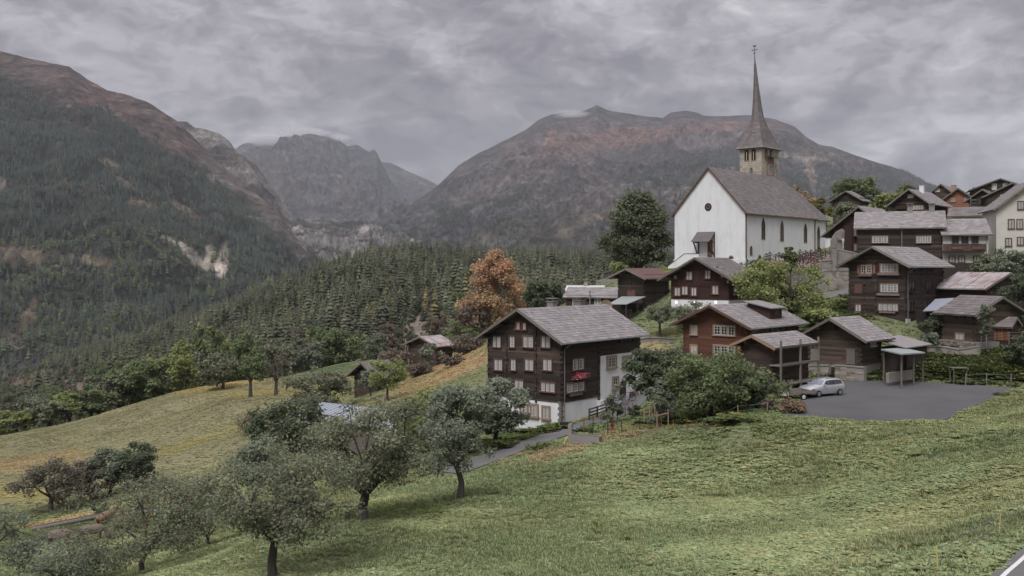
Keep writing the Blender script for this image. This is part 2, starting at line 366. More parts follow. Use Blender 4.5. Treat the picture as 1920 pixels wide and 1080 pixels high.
# level the parking area
PARKZ = -10.92
def quadpts(pl, z): return [((px-960)/F*(z*F/(HY-py)), z*F/(HY-py)) for px, py in pl]
PARK = quadpts([(1470,779),(1620,788),(1770,788),(1836,757),(1906,727),(1800,720),(1690,713),(1580,714),(1545,722),(1515,740)], PARKZ)
def inpoly(x, y, poly):
    c = np.zeros(np.shape(x), bool); j = len(poly) - 1
    for i in range(len(poly)):
        xi, yi = poly[i]; xj, yj = poly[j]
        c ^= ((yi > y) != (yj > y)) & (x < (xj-xi)*(y-yi)/(yj-yi+1e-12)+xi); j = i
    return c
def polydist(x, y, poly, closed=True):
    d = np.full(np.shape(x), 1e9)
    m = len(poly)
    for i in range(m if closed else m-1):
        ax, ay = poly[i]; bx, by = poly[(i+1) % m]
        t = np.clip(((x-ax)*(bx-ax)+(y-ay)*(by-ay))/((bx-ax)**2+(by-ay)**2+1e-9), 0, 1)
        d = np.minimum(d, np.hypot(x-ax-t*(bx-ax), y-ay-t*(by-ay)))
    return d
pin = inpoly(XX, YY, PARK); pd = polydist(XX, YY, PARK)
w = np.where(pin | (pd < 2.2), 1.0, np.clip(1-(pd-2.2)/4.0, 0, 1)); w = w*w*(3-2*w)
ZZ = ZZ*(1-w) + (PARKZ-0.06)*w
def flatten(cx, cy, r, z, soft=3.0):
    global ZZ
    d = np.hypot(XX-cx, YY-cy); w = np.clip(1-(d-r)/soft, 0, 1); w = w*w*(3-2*w)
    ZZ = ZZ*(1-w) + z*w
def gz_at(x, y):
    fx = (x-GX0)/GS; fy = (y-GY0)/GS
    i = int(max(0, min(len(xs)-2, math.floor(fx)))); j = int(max(0, min(len(ys)-2, math.floor(fy)))); fx -= i; fy -= j
    fx = min(max(fx,0),1); fy = min(max(fy,0),1)
    return float((ZZ[j,i]*(1-fx)+ZZ[j,i+1]*fx)*(1-fy)+(ZZ[j+1,i]*(1-fx)+ZZ[j+1,i+1]*fx)*fy)
def gz_np(x, y):
    fx = np.clip((x-GX0)/GS, 0, len(xs)-1.001); fy = np.clip((y-GY0)/GS, 0, len(ys)-1.001)
    i = fx.astype(int); j = fy.astype(int); fx = fx-i; fy = fy-j
    return (ZZ[j,i]*(1-fx)+ZZ[j,i+1]*fx)*(1-fy)+(ZZ[j+1,i]*(1-fx)+ZZ[j+1,i+1]*fx)*fy
def G(px, d, dz=0.0):     # a point of the ground in photo column px at distance d
    x = (px-960)/F*d
    return Vector((x, d, gz_at(x, d)+dz))
def hit(px, py, d0=15, d1=330, dz=0.0):    # where the sight line through a photo point meets the ground
    d = d0
    while d < d1:
        x = (px-960)/F*d
        if (HY-py)/F*d <= gz_at(x, d)+dz: return Vector((x, d, gz_at(x, d)))
        d += 0.5
    return G(px, d1)

def blobmix(base, PX, PY, blobs, nzv):
    c = base.copy()
    for (bx, by, rx, ry, rot, colr, st) in blobs:
        ca, sa = math.cos(R(rot)), math.sin(R(rot))
        u = ((PX-bx)*ca+(PY-by)*sa)/rx; v = (-(PX-bx)*sa+(PY-by)*ca)/ry
        q = np.sqrt(u*u+v*v) + (nzv-0.5)*1.1
        w = np.clip((1.15-q)/0.35, 0, 1)*st
        c = c*(1-w[...,None]) + np.array(colr)*w[...,None]
    return c
PXg = 960+F*XX/np.maximum(YY,1); PYg = HY-F*ZZ/np.maximum(YY,1)
n1 = fbm_np(XX, YY, 14.0, 5, 5.0); n2 = fbm_np(XX, YY, 5.0, 4, 9.0); n3 = fbm_np(XX, YY, 40.0, 3, 1.0)
GREEN = np.array((0.077, 0.092, 0.052)); OLIVE = np.array((0.100, 0.099, 0.060)); TAN = np.array((0.18, 0.125, 0.06)); SOIL = np.array((0.15, 0.105, 0.07))
DKG = np.array((0.040, 0.060, 0.022)); BRN = np.array((0.115, 0.085, 0.05))
t = np.clip((n1-0.42)*4, 0, 1)[...,None]
gc = GREEN*(1-t)+np.array((0.093,0.103,0.057))*t
left = np.clip((YY-92)/30, 0, 1)*np.clip((560-PXg)/200+0.6, 0, 1)
gc = gc*(1-left[...,None]) + (OLIVE*(1-t)+np.array((0.114,0.110,0.068))*t)*left[...,None]
BL = [
 (70,865,120,16,-8,(0.14,0.108,0.062),0.7),(40,925,120,20,0,(0.13,0.115,0.05),0.7),(330,840,240,10,-18,(0.12,0.112,0.046),0.6),
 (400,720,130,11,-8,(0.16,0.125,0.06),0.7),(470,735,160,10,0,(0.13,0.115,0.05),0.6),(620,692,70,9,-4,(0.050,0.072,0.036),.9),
 (830,695,110,26,-22,(0.165,0.122,0.072),0.9),(760,735,90,22,-20,(0.135,0.115,0.062),0.7),(700,790,120,30,0,(0.09,0.095,0.04),0.6),
 (1060,845,75,12,-14,(0.125,0.098,0.066),0.8),(1150,820,80,9,-6,(0.115,0.095,0.06),0.7),(960,852,60,5,-18,(0.125,0.10,0.065),0.7),
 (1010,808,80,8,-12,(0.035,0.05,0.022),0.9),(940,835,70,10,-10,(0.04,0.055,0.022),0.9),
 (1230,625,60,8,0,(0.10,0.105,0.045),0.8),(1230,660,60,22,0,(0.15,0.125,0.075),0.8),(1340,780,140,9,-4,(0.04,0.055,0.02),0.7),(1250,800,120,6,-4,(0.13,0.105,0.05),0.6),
 (1570,578,45,18,-5,(0.16,0.125,0.075),0.9),(1850,690,90,30,-12,(0.072,0.095,0.040),0.9),(1760,690,60,16,0,(0.12,0.115,0.04),0.7),(1660,708,80,4,0,(0.14,0.11,0.06),0.8),
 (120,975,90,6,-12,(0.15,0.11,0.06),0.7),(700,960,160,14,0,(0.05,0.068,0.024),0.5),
 (650,730,60,30,0,(0.10,0.10,0.045),0.6),(1260,520,60,12,0,(0.12,0.125,0.05),0.8),(1480,545,60,30,0,(0.09,0.09,0.04),0.7),
 (1700,1000,300,26,-28,(0.092,0.096,0.055),0.5),
]
gc = blobmix(gc, PXg, PYg, BL, n2)
gc = gc * np.array((1.86, 1.80, 1.72)) * (0.88+0.24*n2)[...,None] * (0.92+0.16*n3)[...,None]
GCOL = gc
def gcol_np(x, y):
    i = np.clip(((x-GX0)/GS).round().astype(int), 0, len(xs)-1); j = np.clip(((y-GY0)/GS).round().astype(int), 0, len(ys)-1)
    return GCOL[j, i]
def colmat(name, scales=(0.5, 3.0), amt=0.5, bump=0.5, bdist=0.1, attr='col', atype='GEOMETRY', rough=0.95, hue=0.25, hcol=(0.2,0.15,0.05)):
    m = bpy.data.materials.new(name); m.use_nodes = True; nt = m.node_tree; nt.nodes.clear()
    tc = N(nt, 'ShaderNodeTexCoord')
    at = N(nt, 'ShaderNodeAttribute', attribute_name=attr, attribute_type=atype)
    a = nz(nt, tc.outputs['Object'], scales[0], 5, 0.65); b = nz(nt, tc.outputs['Object'], scales[1], 5, 0.7)
    s = mth(nt, 'MULTIPLY', a, b); k = mth(nt, 'MULTIPLY_ADD', s, 4*amt, 1-amt)
    c = mixc(nt, 1.0, at.outputs['Color'], k, 'MULTIPLY')
    h = ramp(nt, b, [(0.48, 0.0), (0.66, hue)])
    c2 = mixc(nt, h, c, hcol)
    bs = N(nt, 'ShaderNodeBsdfPrincipled'); L(nt, c2, bs.inputs['Base Color']); bs.inputs['Roughness'].default_value = rough; bs.inputs['Specular IOR Level'].default_value = 0.1
    bn = N(nt, 'ShaderNodeBump'); bn.inputs['Strength'].default_value = bump; bn.inputs['Distance'].default_value = bdist
    L(nt, b, bn.inputs['Height']); L(nt, bn.outputs[0], bs.inputs['Normal'])
    out = N(nt, 'ShaderNodeOutputMaterial'); L(nt, bs.outputs[0], out.inputs[0])
    return m
M_ground = colmat('meadow_ground', (1.1, 5.0), 0.4, 0.7, 0.10, hcol=(0.19, 0.18, 0.115))
def grid_quads(nx, ny):
    i = np.arange(ny-1)[:,None]*nx + np.arange(nx-1)[None]
    return np.stack([i, i+1, i+nx+1, i+nx], -1).reshape(-1, 4)
def build_ground():
    V = np.stack([XX, YY, ZZ], -1).reshape(-1, 3)
    me = npmesh('meadow', V, grid_quads(len(xs), len(ys)), M_ground, col=GCOL.reshape(-1,3), smooth=True)
    tag(link('meadow', me), kind='structure')

# ---------------- far land: lofts between ridge and foot lines ----------------
LOFTS = {}
def loft(name, rows, px0, px1, nu, nv, disp, dscale, colfn, mat, rows_v=None, ridgekeep=0.25, seed=0.0, rough=False, backrow=2):
    """rows: lists of (px,py,d) from back to foot; each column of the sheet keeps its photo column"""
    U = np.linspace(px0, px1, nu)
    pts = []
    for r in rows:
        r = sorted(r); a = np.array(r, float)
        py = np.interp(U, a[:,0], a[:,1]); d = np.interp(U, a[:,0], a[:,2])
        pts.append(np.stack([(U-960)/F*d, d, (HY-py)/F*d], -1))
    pts = np.array(pts)                     # rows, nu, 3
    vv = np.array(rows_v if rows_v else np.linspace(0, 1, len(rows)))
    vs = np.linspace(0, 1, nv)
    # make sure the ridge row is sampled exactly
    Pn = np.zeros((nv, nu, 3))
    for j, v in enumerate(vs):
        k = min(len(vv)-2, max(0, np.searchsorted(vv, v, side='right')-1)); t = (v-vv[k])/(vv[k+1]-vv[k])
        Pn[j] = pts[k]*(1-t)+pts[k+1]*t
    # displacement
    flat = Pn.reshape(-1, 3); dz = np.zeros(len(flat)); dx = np.zeros(len(flat))
    for i, p in enumerate(flat):
        q = Vector((p[0]/dscale+seed, p[1]/dscale, p[2]/dscale*0.7))
        if rough:
            dz[i] = noise.ridged_multi_fractal(q, 0.68, 2.1, 7, 1.0, 2.0)-1.0
        else:
            dz[i] = noise.fractal(q, 0.9, 2.1, 5)*1.4
    vcol = np.repeat(vs, nu)
    kp = np.clip((np.abs(vcol-vv[backrow-1])/0.22)**1.4, ridgekeep, 1.0)
    ed = np.clip((vcol)/0.02+0.2, 0, 1)*np.clip((1-vcol)/0.04, 0, 1)
    flat[:, 2] += dz*disp*kp*ed
    flat[:, 1] -= dz*disp*0.6*kp*ed
    PX = 960+F*flat[:,0]/flat[:,1]; PY = HY-F*flat[:,2]/flat[:,1]
    nn = np.array([noise.fractal(Vector((p[0]/dscale*3+seed, p[1]/dscale*3, p[2]/dscale*3)), 0.7, 2.1, 5) for p in flat])
    col = colfn(PX, PY, flat, nn, dz, vcol)
    Q = grid_quads(nu, nv)
    me = npmesh(name, flat, Q[:, ::-1], mat, col=col, smooth=True)
    o = tag(link(name, me), kind='structure')
    LOFTS[name] = (flat, Q, PX, PY, vcol)
    return o
def rockmat(name):
    m = bpy.data.materials.new(name); m.use_nodes = True; nt = m.node_tree; nt.nodes.clear()
    tc = N(nt, 'ShaderNodeTexCoord'); at = N(nt, 'ShaderNodeAttribute', attribute_name='col')
    mp = N(nt, 'ShaderNodeMapping'); mp.inputs['Scale'].default_value = (1, 1, 0.45); L(nt, tc.outputs['Object'], mp.inputs[0])
    a = nz(nt, mp.outputs[0], 0.011, 8, 0.72, 0.5); b = nz(nt, mp.outputs[0], 0.045, 6, 0.75, 0.3)
    ra = ramp(nt, a, [(0.34, 0.42), (0.5, 0.95), (0.66, 1.7)]); rb = ramp(nt, b, [(0.36, 0.45), (0.5, 1.0), (0.66, 1.75)])
    c = mixc(nt, 1.0, mixc(nt, 1.0, at.outputs['Color'], ra, 'MULTIPLY'), rb, 'MULTIPLY')
    g = ramp(nt, nz(nt, mp.outputs[0], 0.02, 8, 0.7), [(0.54, 0.0), (0.66, 0.55)])
    c = mixc(nt, g, c, (0.20, 0.19, 0.185))
    c = mixc(nt, 1.0, c, (0.74, 0.73, 0.72), 'MULTIPLY')
    bs = N(nt, 'ShaderNodeBsdfPrincipled'); L(nt, c, bs.inputs['Base Color']); bs.inputs['Roughness'].default_value = 1.0; bs.inputs['Specular IOR Level'].default_value = 0.05
    bn = N(nt, 'ShaderNodeBump'); bn.inputs['Strength'].default_value = 1.0; bn.inputs['Distance'].default_value = 28.0
    L(nt, a, bn.inputs['Height']); L(nt, bn.outputs[0], bs.inputs['Normal'])
    out = N(nt, 'ShaderNodeOutputMaterial'); L(nt, bs.outputs[0], out.inputs[0]); return m
M_mount = rockmat('mountain_side')
M_hill = colmat('forest_floor', (0.05, 0.4), 0.6, 0.8, 1.5, hcol=(0.2, 0.15, 0.10))
def lerp(a, b, t): return np.array(a)*(1-t[...,None]) + np.array(b)*t[...,None]
def sstep(a, b, x): t = np.clip((x-a)/(b-a), 0, 1); return t*t*(3-2*t)

# forest hill across the side valley
FH_r = [(-500,778,1500),(-300,753,1400),(0,713,1250),(200,660,1150),(340,618,1050),(430,588,1000),(500,553,980),(600,520,960),(700,491,950),(780,486,950),(850,491,950),(960,500,950),(1130,504,950),(1400,508,950),(2300,508,950)]
FH_f = [(-500,960,400),(0,835,400),(200,800,390),(400,765,365),(600,720,350),(700,705,330),(800,690,300),(900,690,290),(1000,670,300),(1100,640,320),(1300,600,320),(1600,560,320),(2300,560,320)]
FH_m = [(-500,800,700),(0,742,640),(140,738,600),(300,700,560),(400,680,540),(600,640,520),(700,630,480),(850,610,450),(1000,580,460),(1200,560,480),(2300,540,480)]
FH_b = [(p[0], p[1]+30, p[2]+400) for p in FH_r]
def col_fh(PX, PY, V, nn, dz, v):
    c = lerp((0.045, 0.045, 0.028), (0.10, 0.078, 0.056), sstep(-0.2, 0.5, nn))
    for (x, y, rx, ry, rot, cc, st) in [(790,640,110,40,-8,(0.20,0.165,0.145),1),(700,650,40,22,0,(0.17,0.14,0.12),1),(290,662,75,16,-28,(0.20,0.165,0.14),.95),(60,722,110,24,-8,(0.13,0.095,0.072),.9),(150,740,80,10,0,(0.17,0.14,0.12),.8),(620,600,40,30,-60,(0.12,0.10,0.085),.6)]:
        c = blobmix(c, PX, PY, [(x,y,rx,ry,rot,cc,st)], nn+0.5)
    return c
# left mountain
LM_r = [(-900,20,3900),(-500,45,3700),(-200,75,3600),(0,98,3500),(60,110,3460),(130,125,3400),(165,150,3380),(200,170,3340),(240,181,3300),(275,193,3260),(333,230,3180),(378,273,3100),(444,335,2950),(518,391,2800),(556,445,2700),(589,480,2600),(640,520,2500),(800,600,2400)]
LM_f = [(-900,1000,1100),(-300,800,1150),(0,740,1250),(200,690,1300),(340,650,1350),(430,620,1400),(520,580,1700),(589,540,2200),(640,560,2300),(800,640,2300)]
LM_m = [(-900,480,2300),(-300,420,2300),(0,400,2300),(200,410,2300),(340,440,2300),(430,470,2350),(520,480,2450),(589,510,2500),(640,540,2420),(800,620,2360)]
LM_b = [(p[0], p[1]+60, p[2]+900) for p in LM_r]
treeline = [(-900,60),(-200,110),(0,150),(100,190),(200,228),(260,262),(330,300),(400,335),(450,380),(500,420),(560,470),(640,530)]
CLEAR_L = [(15,206,20,4,8),(150,240,38,6,22),(205,305,14,4,20),(36,480,64,16,4),(150,488,85,8,6),(345,395,34,6,30),(262,382,26,9,10),(235,345,22,6,35),(55,590,14,40,18),(20,640,24,14,0),(120,345,12,4,30),(30,355,34,4,15)]
SCAR_L = [(362,480,36,11,42),(392,474,11,30,14),(416,494,14,34,8),(318,450,12,5,20)]
def col_lm(PX, PY, V, nn, dz, v):
    tl = np.interp(PX, [a for a,b in treeline], [b for a,b in treeline])
    up = sstep(25, -25, PY-tl+nn*40)
    c = lerp((0.034, 0.040, 0.030), (0.060, 0.058, 0.044), sstep(-0.2, 0.6, nn))
    hi = lerp((0.105, 0.078, 0.068), (0.20, 0.18, 0.165), sstep(0.1, 0.7, nn))
    redd = sstep(0.1, 0.5, np.sin(PX*0.013+PY*0.03)*0.4+nn+0.15)*0.55
    hi = hi*(1-redd[...,None]) + np.array((0.14, 0.082, 0.070))*redd[...,None]
    c = c*(1-up[...,None]) + hi*up[...,None]
    c = blobmix(c, PX, PY, [(x,y,rx*1.1,ry*1.1,r,(0.17,0.14,0.10),.9) for x,y,rx,ry,r in CLEAR_L], nn*0.7+0.5)
    c = blobmix(c, PX, PY, [(x,y,rx,ry,r,(0.36,0.325,0.28),.9) for x,y,rx,ry,r in SCAR_L], nn*1.2+0.5)
    c = blobmix(c, PX, PY, [(430,340,90,40,38,(0.17,0.16,0.155),.6),(530,430,70,24,48,(0.17,0.16,0.155),.5)], nn*1.4+0.5)
    return c
# second ridge behind
L2_r = [(200,260,4600),(333,232,4500),(352,232,4450),(365,243,4400),(411,252,4300),(430,265,4250),(444,282,4200),(478,308,4100),(500,340,4000),(548,400,3900),(575,440,3800),(600,470,3700),(660,500,3700)]
L2_f = [(200,500,3600),(411,440,3500),(500,470,3400),(600,500,3300),(660,520,3300)]
L2_b = [(p[0], p[1]+70, p[2]+700) for p in L2_r]
def col_l2(PX, PY, V, nn, dz, v):
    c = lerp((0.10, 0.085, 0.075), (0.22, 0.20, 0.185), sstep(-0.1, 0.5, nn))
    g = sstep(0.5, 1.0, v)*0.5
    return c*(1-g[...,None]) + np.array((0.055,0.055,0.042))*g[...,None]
# far peak
FP_r = [(380,320,9200),(455,270,9000),(480,266,8900),(500,262,8850),(540,256,8800),(580,251,8700),(605,251,8650),(625,254,8600),(640,266,8500),(652,274,8480),(668,271,8450),(680,278,8400),(692,284,8350),(700,279,8350),(706,285,8300),(716,305,8250),(730,335,8100),(750,362,7900),(780,385,7600),(830,400,7400)]
FP_f = [(380,470,5600),(500,445,5500),(600,430,5500),(720,440,5500),(830,450,5500)]
FP_b = [(p[0], p[1]+60, p[2]+1200) for p in FP_r]
def col_fp(PX, PY, V, nn, dz, v):
    c = lerp((0.075, 0.072, 0.074), (0.12, 0.115, 0.115), sstep(-0.3, 0.6, nn*0.7+dz*0.3))
    return blobmix(c, PX, PY, [(640,340,90,8,60,(0.16,0.115,0.095),.4),(520,330,60,20,30,(0.12,0.1,0.085),.5)], nn+0.5)
# ridge right of the far peak
RB_r = [(690,330,9800),(715,304,9700),(735,306,9600),(760,318,9500),(790,332,9400),(822,347,9300),(850,365,9200),(900,380,9100)]
RB_f = [(690,430,8000),(760,430,7800),(900,440,7600)]
RB_b = [(p[0], p[1]+50, p[2]+900) for p in RB_r]
# right mountain
RM_r = [(640,470,4300),(700,432,4700),(735,410,5000),(770,385,5400),(800,362,5700),(822,346,5900),(860,311,6100),(900,286,6200),(920,278,6300),(960,257,6400),(985,244,6450),(1010,226,6500),(1035,215,6500),(1060,211,6500),(1090,210,6500),(1105,205,6500),(1118,198,6500),(1140,208,6500),(1170,213,6500),(1200,218,6500),(1243,222,6500),(1258,212,6500),(1285,209,6500),(1307,212,6500),(1318,218,6500),(1360,219,6500),(1400,217,6450),(1455,225,6400),(1472,232,6300),(1490,238,6300),(1510,256,6200),(1535,270,6100),(1560,275,6000),(1600,290,5900),(1660,310,5700),(1700,324,5600),(1735,342,5500),(1800,372,5300),(1950,430,5000),(2300,500,4600),(2700,520,4600)]
RM_m = [(640,480,4000),(700,455,4200),(820,420,4400),(960,350,4700),(1100,325,4900),(1250,320,5000),(1400,330,4700),(1550,360,4400),(1735,420,4200),(2000,480,4000),(2700,530,4000)]
RM_f = [(640,520,3000),(700,505,2900),(850,520,2600),(1130,500,2500),(1300,480,2500),(1550,470,2600),(1735,480,2800),(2000,520,2800),(2700,560,2800)]
RM_b = [(p[0], p[1]+50, p[2]+1000) for p in RM_r]
CLEAR_R = [(1525,297,52,6,6),(1520,325,9,38,-14),(1070,425,80,14,-26),(1150,395,50,8,-28),(1260,360,40,9,-5),(1110,440,30,6,-10),(1030,460,60,8,-6)]
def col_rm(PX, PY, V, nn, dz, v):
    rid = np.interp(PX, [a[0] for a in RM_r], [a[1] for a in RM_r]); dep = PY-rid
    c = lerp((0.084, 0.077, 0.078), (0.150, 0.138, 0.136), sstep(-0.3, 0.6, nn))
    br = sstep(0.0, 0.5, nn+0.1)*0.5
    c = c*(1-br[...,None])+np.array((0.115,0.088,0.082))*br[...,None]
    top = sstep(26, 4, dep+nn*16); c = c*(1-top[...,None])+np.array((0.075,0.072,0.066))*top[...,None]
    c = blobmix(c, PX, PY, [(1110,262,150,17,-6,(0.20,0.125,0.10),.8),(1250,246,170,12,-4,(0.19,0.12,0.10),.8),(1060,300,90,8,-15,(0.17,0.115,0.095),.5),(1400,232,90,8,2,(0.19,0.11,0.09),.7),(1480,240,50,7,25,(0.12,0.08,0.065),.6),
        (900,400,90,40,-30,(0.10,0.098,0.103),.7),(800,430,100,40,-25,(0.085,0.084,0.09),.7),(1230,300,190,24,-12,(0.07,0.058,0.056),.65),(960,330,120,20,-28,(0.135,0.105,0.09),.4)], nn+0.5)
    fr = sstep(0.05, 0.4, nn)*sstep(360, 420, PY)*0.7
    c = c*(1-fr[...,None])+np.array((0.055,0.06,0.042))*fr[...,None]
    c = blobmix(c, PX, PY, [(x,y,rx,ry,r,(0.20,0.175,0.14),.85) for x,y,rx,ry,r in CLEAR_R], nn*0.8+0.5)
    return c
# bare rocky rise in the valley mouth
RH_r = [(480,470,3300),(540,425,3400),(560,412,3450),(590,413,3500),(640,418,3500),(700,420,3500),(730,428,3450),(760,447,3400),(800,470,3400),(850,490,3300)]
RH_f = [(480,540,2500),(600,520,2500),(850,520,2500)]
RH_b = [(p[0], p[1]+20, p[2]+500) for p in RH_r]
def col_rh(PX, PY, V, nn, dz, v):
    c = lerp((0.085, 0.078, 0.075), (0.24, 0.225, 0.215), sstep(-0.1, 0.55, nn*0.6+dz*0.4))
    g = sstep(0.0, 0.4, -nn)*0.6
    return c*(1-g[...,None])+np.array((0.05,0.054,0.045))*g[...,None]
# ---------------- conifers ----------------
def conifer_mesh(name, mat, h=22.0, r=3.6, tiers=12, br=8, seed=0, droop=0.35, wide=1.0, open_=0.0):
    g = random.Random(seed); vs = []; fs = []; ts = []
    def addq(a, b, c, d, t):
        k = len(vs); vs.extend((a, b, c, d)); fs.append((k, k+1, k+2, k+3)); ts.append(t)
    for i in range(tiers):
        f = i/(tiers-1); z = h*(0.10+0.88*f); rr = r*(1-f**1.5)**0.9*(0.9+0.25*g.random())*wide+0.12
        n = max(4, int(br*(1-0.45*f))); a0 = g.random()*6.28
        for k in range(n):
            if g.random() < open_: continue
            an = a0+6.283*k/n+g.uniform(-.25, .25); q = rr*g.uniform(0.65, 1.12); w = q*g.uniform(0.30, 0.48)+0.1
            dx, dy = math.cos(an), math.sin(an); sx, sy = -dy, dx; dz = -q*droop*g.uniform(.6, 1.3); up = h/tiers*0.75
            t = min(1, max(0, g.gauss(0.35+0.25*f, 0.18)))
            addq((0, 0, z+up), (dx*q*.62+sx*w, dy*q*.62+sy*w, z+dz*.55), (dx*q, dy*q, z+dz), (dx*q*.62-sx*w, dy*q*.62-sy*w, z+dz*.55), t)
    k = len(vs); vs.extend([(0.22,0,0),(-.11,.19,0),(-.11,-.19,0),(0.08,0,h*.6),(-.04,.07,h*.6),(-.04,-.07,h*.6)])
    tr = [(k,k+1,k+4,k+3),(k+1,k+2,k+5,k+4),(k+2,k,k+3,k+5)]
    fm = [0]*len(fs)+[1]*3
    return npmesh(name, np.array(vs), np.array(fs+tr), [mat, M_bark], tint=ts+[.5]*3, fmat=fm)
def blobtree_mesh(name, mat, h=12.0, r=4.5, n=260, seed=0, size=1.0):
    g = np.random.default_rng(seed)
    c = g.normal(size=(7, 3))*np.array([r*.42, r*.42, h*.16]); c[:, 2] += h*.58
    idx = g.integers(0, 7, n); d = g.normal(size=(n, 3)); d /= np.linalg.norm(d, axis=1)[:, None]
    p = c[idx]+d*r*.48*g.uniform(.6, 1.05, n)[:, None]
    V, Q = leafquads(p, d+g.normal(size=(n, 3))*.6, size, g)
    t = np.clip(g.normal(.45, .2, n), 0, 1)
    return npmesh(name, V, Q, mat, tint=t)
def leafquads(p, nrm, size, g, asp=1.3):
    n = len(p); nrm = nrm/np.maximum(np.linalg.norm(nrm, axis=1)[:, None], 1e-6)
    a = np.cross(nrm, g.normal(size=(n, 3))); a /= np.maximum(np.linalg.norm(a, axis=1)[:, None], 1e-6); b = np.cross(nrm, a)
    s = size*g.uniform(.55, 1.25, n)[:, None]*0.5
    k = g.uniform(-.25, .25, (n, 1))*s*nrm
    V = np.stack([p-a*s*asp, p-b*s*0.8+k, p+a*s*asp, p+b*s*0.8+k], 1).reshape(-1, 3)
    return V, np.arange(4*n).reshape(-1, 4)

def hidden(name, me):      # an object used only as the source of scattered copies
    return bpy.data.objects.new(name, me)
def scatter_group(sources, name):
    ng = bpy.data.node_groups.new(name, 'GeometryNodeTree')
    ng.interface.new_socket('Geometry', in_out='INPUT', socket_type='NodeSocketGeometry')
    ng.interface.new_socket('Geometry', in_out='OUTPUT', socket_type='NodeSocketGeometry')
    gi = ng.nodes.new('NodeGroupInput'); go = ng.nodes.new('NodeGroupOutput'); jn = ng.nodes.new('GeometryNodeJoinGeometry')
    def attr(nm, ty='FLOAT'):
        a = ng.nodes.new('GeometryNodeInputNamedAttribute'); a.data_type = ty; a.inputs['Name'].default_value = nm; return a.outputs['Attribute']
    kk = attr('k', 'INT'); sc = attr('scl'); rz = attr('rz'); sw = attr('sw')
    cx = ng.nodes.new('ShaderNodeCombineXYZ'); ng.links.new(rz, cx.inputs[2])
    ml = ng.nodes.new('ShaderNodeMath'); ml.operation = 'MULTIPLY'; ng.links.new(sc, ml.inputs[0]); ng.links.new(sw, ml.inputs[1])
    cs = ng.nodes.new('ShaderNodeCombineXYZ'); ng.links.new(ml.outputs[0], cs.inputs[0]); ng.links.new(ml.outputs[0], cs.inputs[1]); ng.links.new(sc, cs.inputs[2])
    for i, s in enumerate(sources):
        cp = ng.nodes.new('FunctionNodeCompare'); cp.data_type = 'INT'; cp.operation = 'EQUAL'
        ng.links.new(kk, cp.inputs[2]); cp.inputs[3].default_value = i
        oi = ng.nodes.new('GeometryNodeObjectInfo'); oi.inputs[0].default_value = s
        try: oi.inputs['As Instance'].default_value = True
        except Exception: pass
        ip = ng.nodes.new('GeometryNodeInstanceOnPoints')
        ng.links.new(gi.outputs[0], ip.inputs['Points']); ng.links.new(cp.outputs[0], ip.inputs['Selection'])
        ng.links.new(oi.outputs['Geometry'], ip.inputs['Instance']); ng.links.new(cx.outputs[0], ip.inputs['Rotation']); ng.links.new(cs.outputs[0], ip.inputs['Scale'])
        ng.links.new(ip.outputs[0], jn.inputs[0])
    ng.links.new(jn.outputs[0], go.inputs[0])
    return ng
def scatter(name, pts, k, scl, rz, sources, sw=None, col=None, label=None, cat=None):
    me = bpy.data.meshes.new(name); pts = np.ascontiguousarray(pts, dtype=np.float32)
    me.vertices.add(len(pts)); me.vertices.foreach_set('co', pts.ravel())
    a = me.attributes.new('k', 'INT', 'POINT'); a.data.foreach_set('value', np.asarray(k, dtype=np.int32))
    for nm, v in (('scl', scl), ('rz', rz), ('sw', np.ones(len(pts)) if sw is None else sw)):
        a = me.attributes.new(nm, 'FLOAT', 'POINT'); a.data.foreach_set('value', np.asarray(v, dtype=np.float32))
    if col is not None:
        c = np.ones((len(pts), 4), dtype=np.float32); c[:, :3] = col
        a = me.attributes.new('col', 'FLOAT_COLOR', 'POINT'); a.data.foreach_set('color', c.ravel())
    me.update()
    o = link(name, me)
    md = o.modifiers.new('scatter', 'NODES'); md.node_group = scatter_group(sources, name)
    tag(o, label, cat, kind='stuff')
    return o
def sample_loft(name, maskfn, count, g):
    flat, Q, PX, PY, vc = LOFTS[name]
    A = flat[Q[:,0]]; B = flat[Q[:,1]]; C = flat[Q[:,2]]; D = flat[Q[:,3]]
    area = np.abs((B[:,0]-A[:,0])*(D[:,1]-A[:,1]))+1e-9
    pxc = PX[Q].mean(1); pyc = PY[Q].mean(1)
    wgt = area*maskfn(pxc, pyc, vc[Q[:,0]], A)
    cum = np.cumsum(wgt); r = g.random(count)*cum[-1]; f = np.searchsorted(cum, r)
    u = g.random((count, 1)); v = g.random((count, 1))
    p = (A[f]*(1-u)+B[f]*u)*(1-v)+(D[f]*(1-u)+C[f]*u)*v
    return p, 960+F*p[:,0]/p[:,1], HY-F*p[:,2]/p[:,1]
def inblobs(PX, PY, blobs, grow=1.0):
    m = np.zeros(np.shape(PX))
    for (bx, by, rx, ry, rot) in blobs:
        ca, sa = math.cos(R(rot)), math.sin(R(rot))
        u = ((PX-bx)*ca+(PY-by)*sa)/(rx*grow); v = (-(PX-bx)*sa+(PY-by)*ca)/(ry*grow)
        m = np.maximum(m, np.clip((1.1-np.sqrt(u*u+v*v))/0.2, 0, 1))
    return m
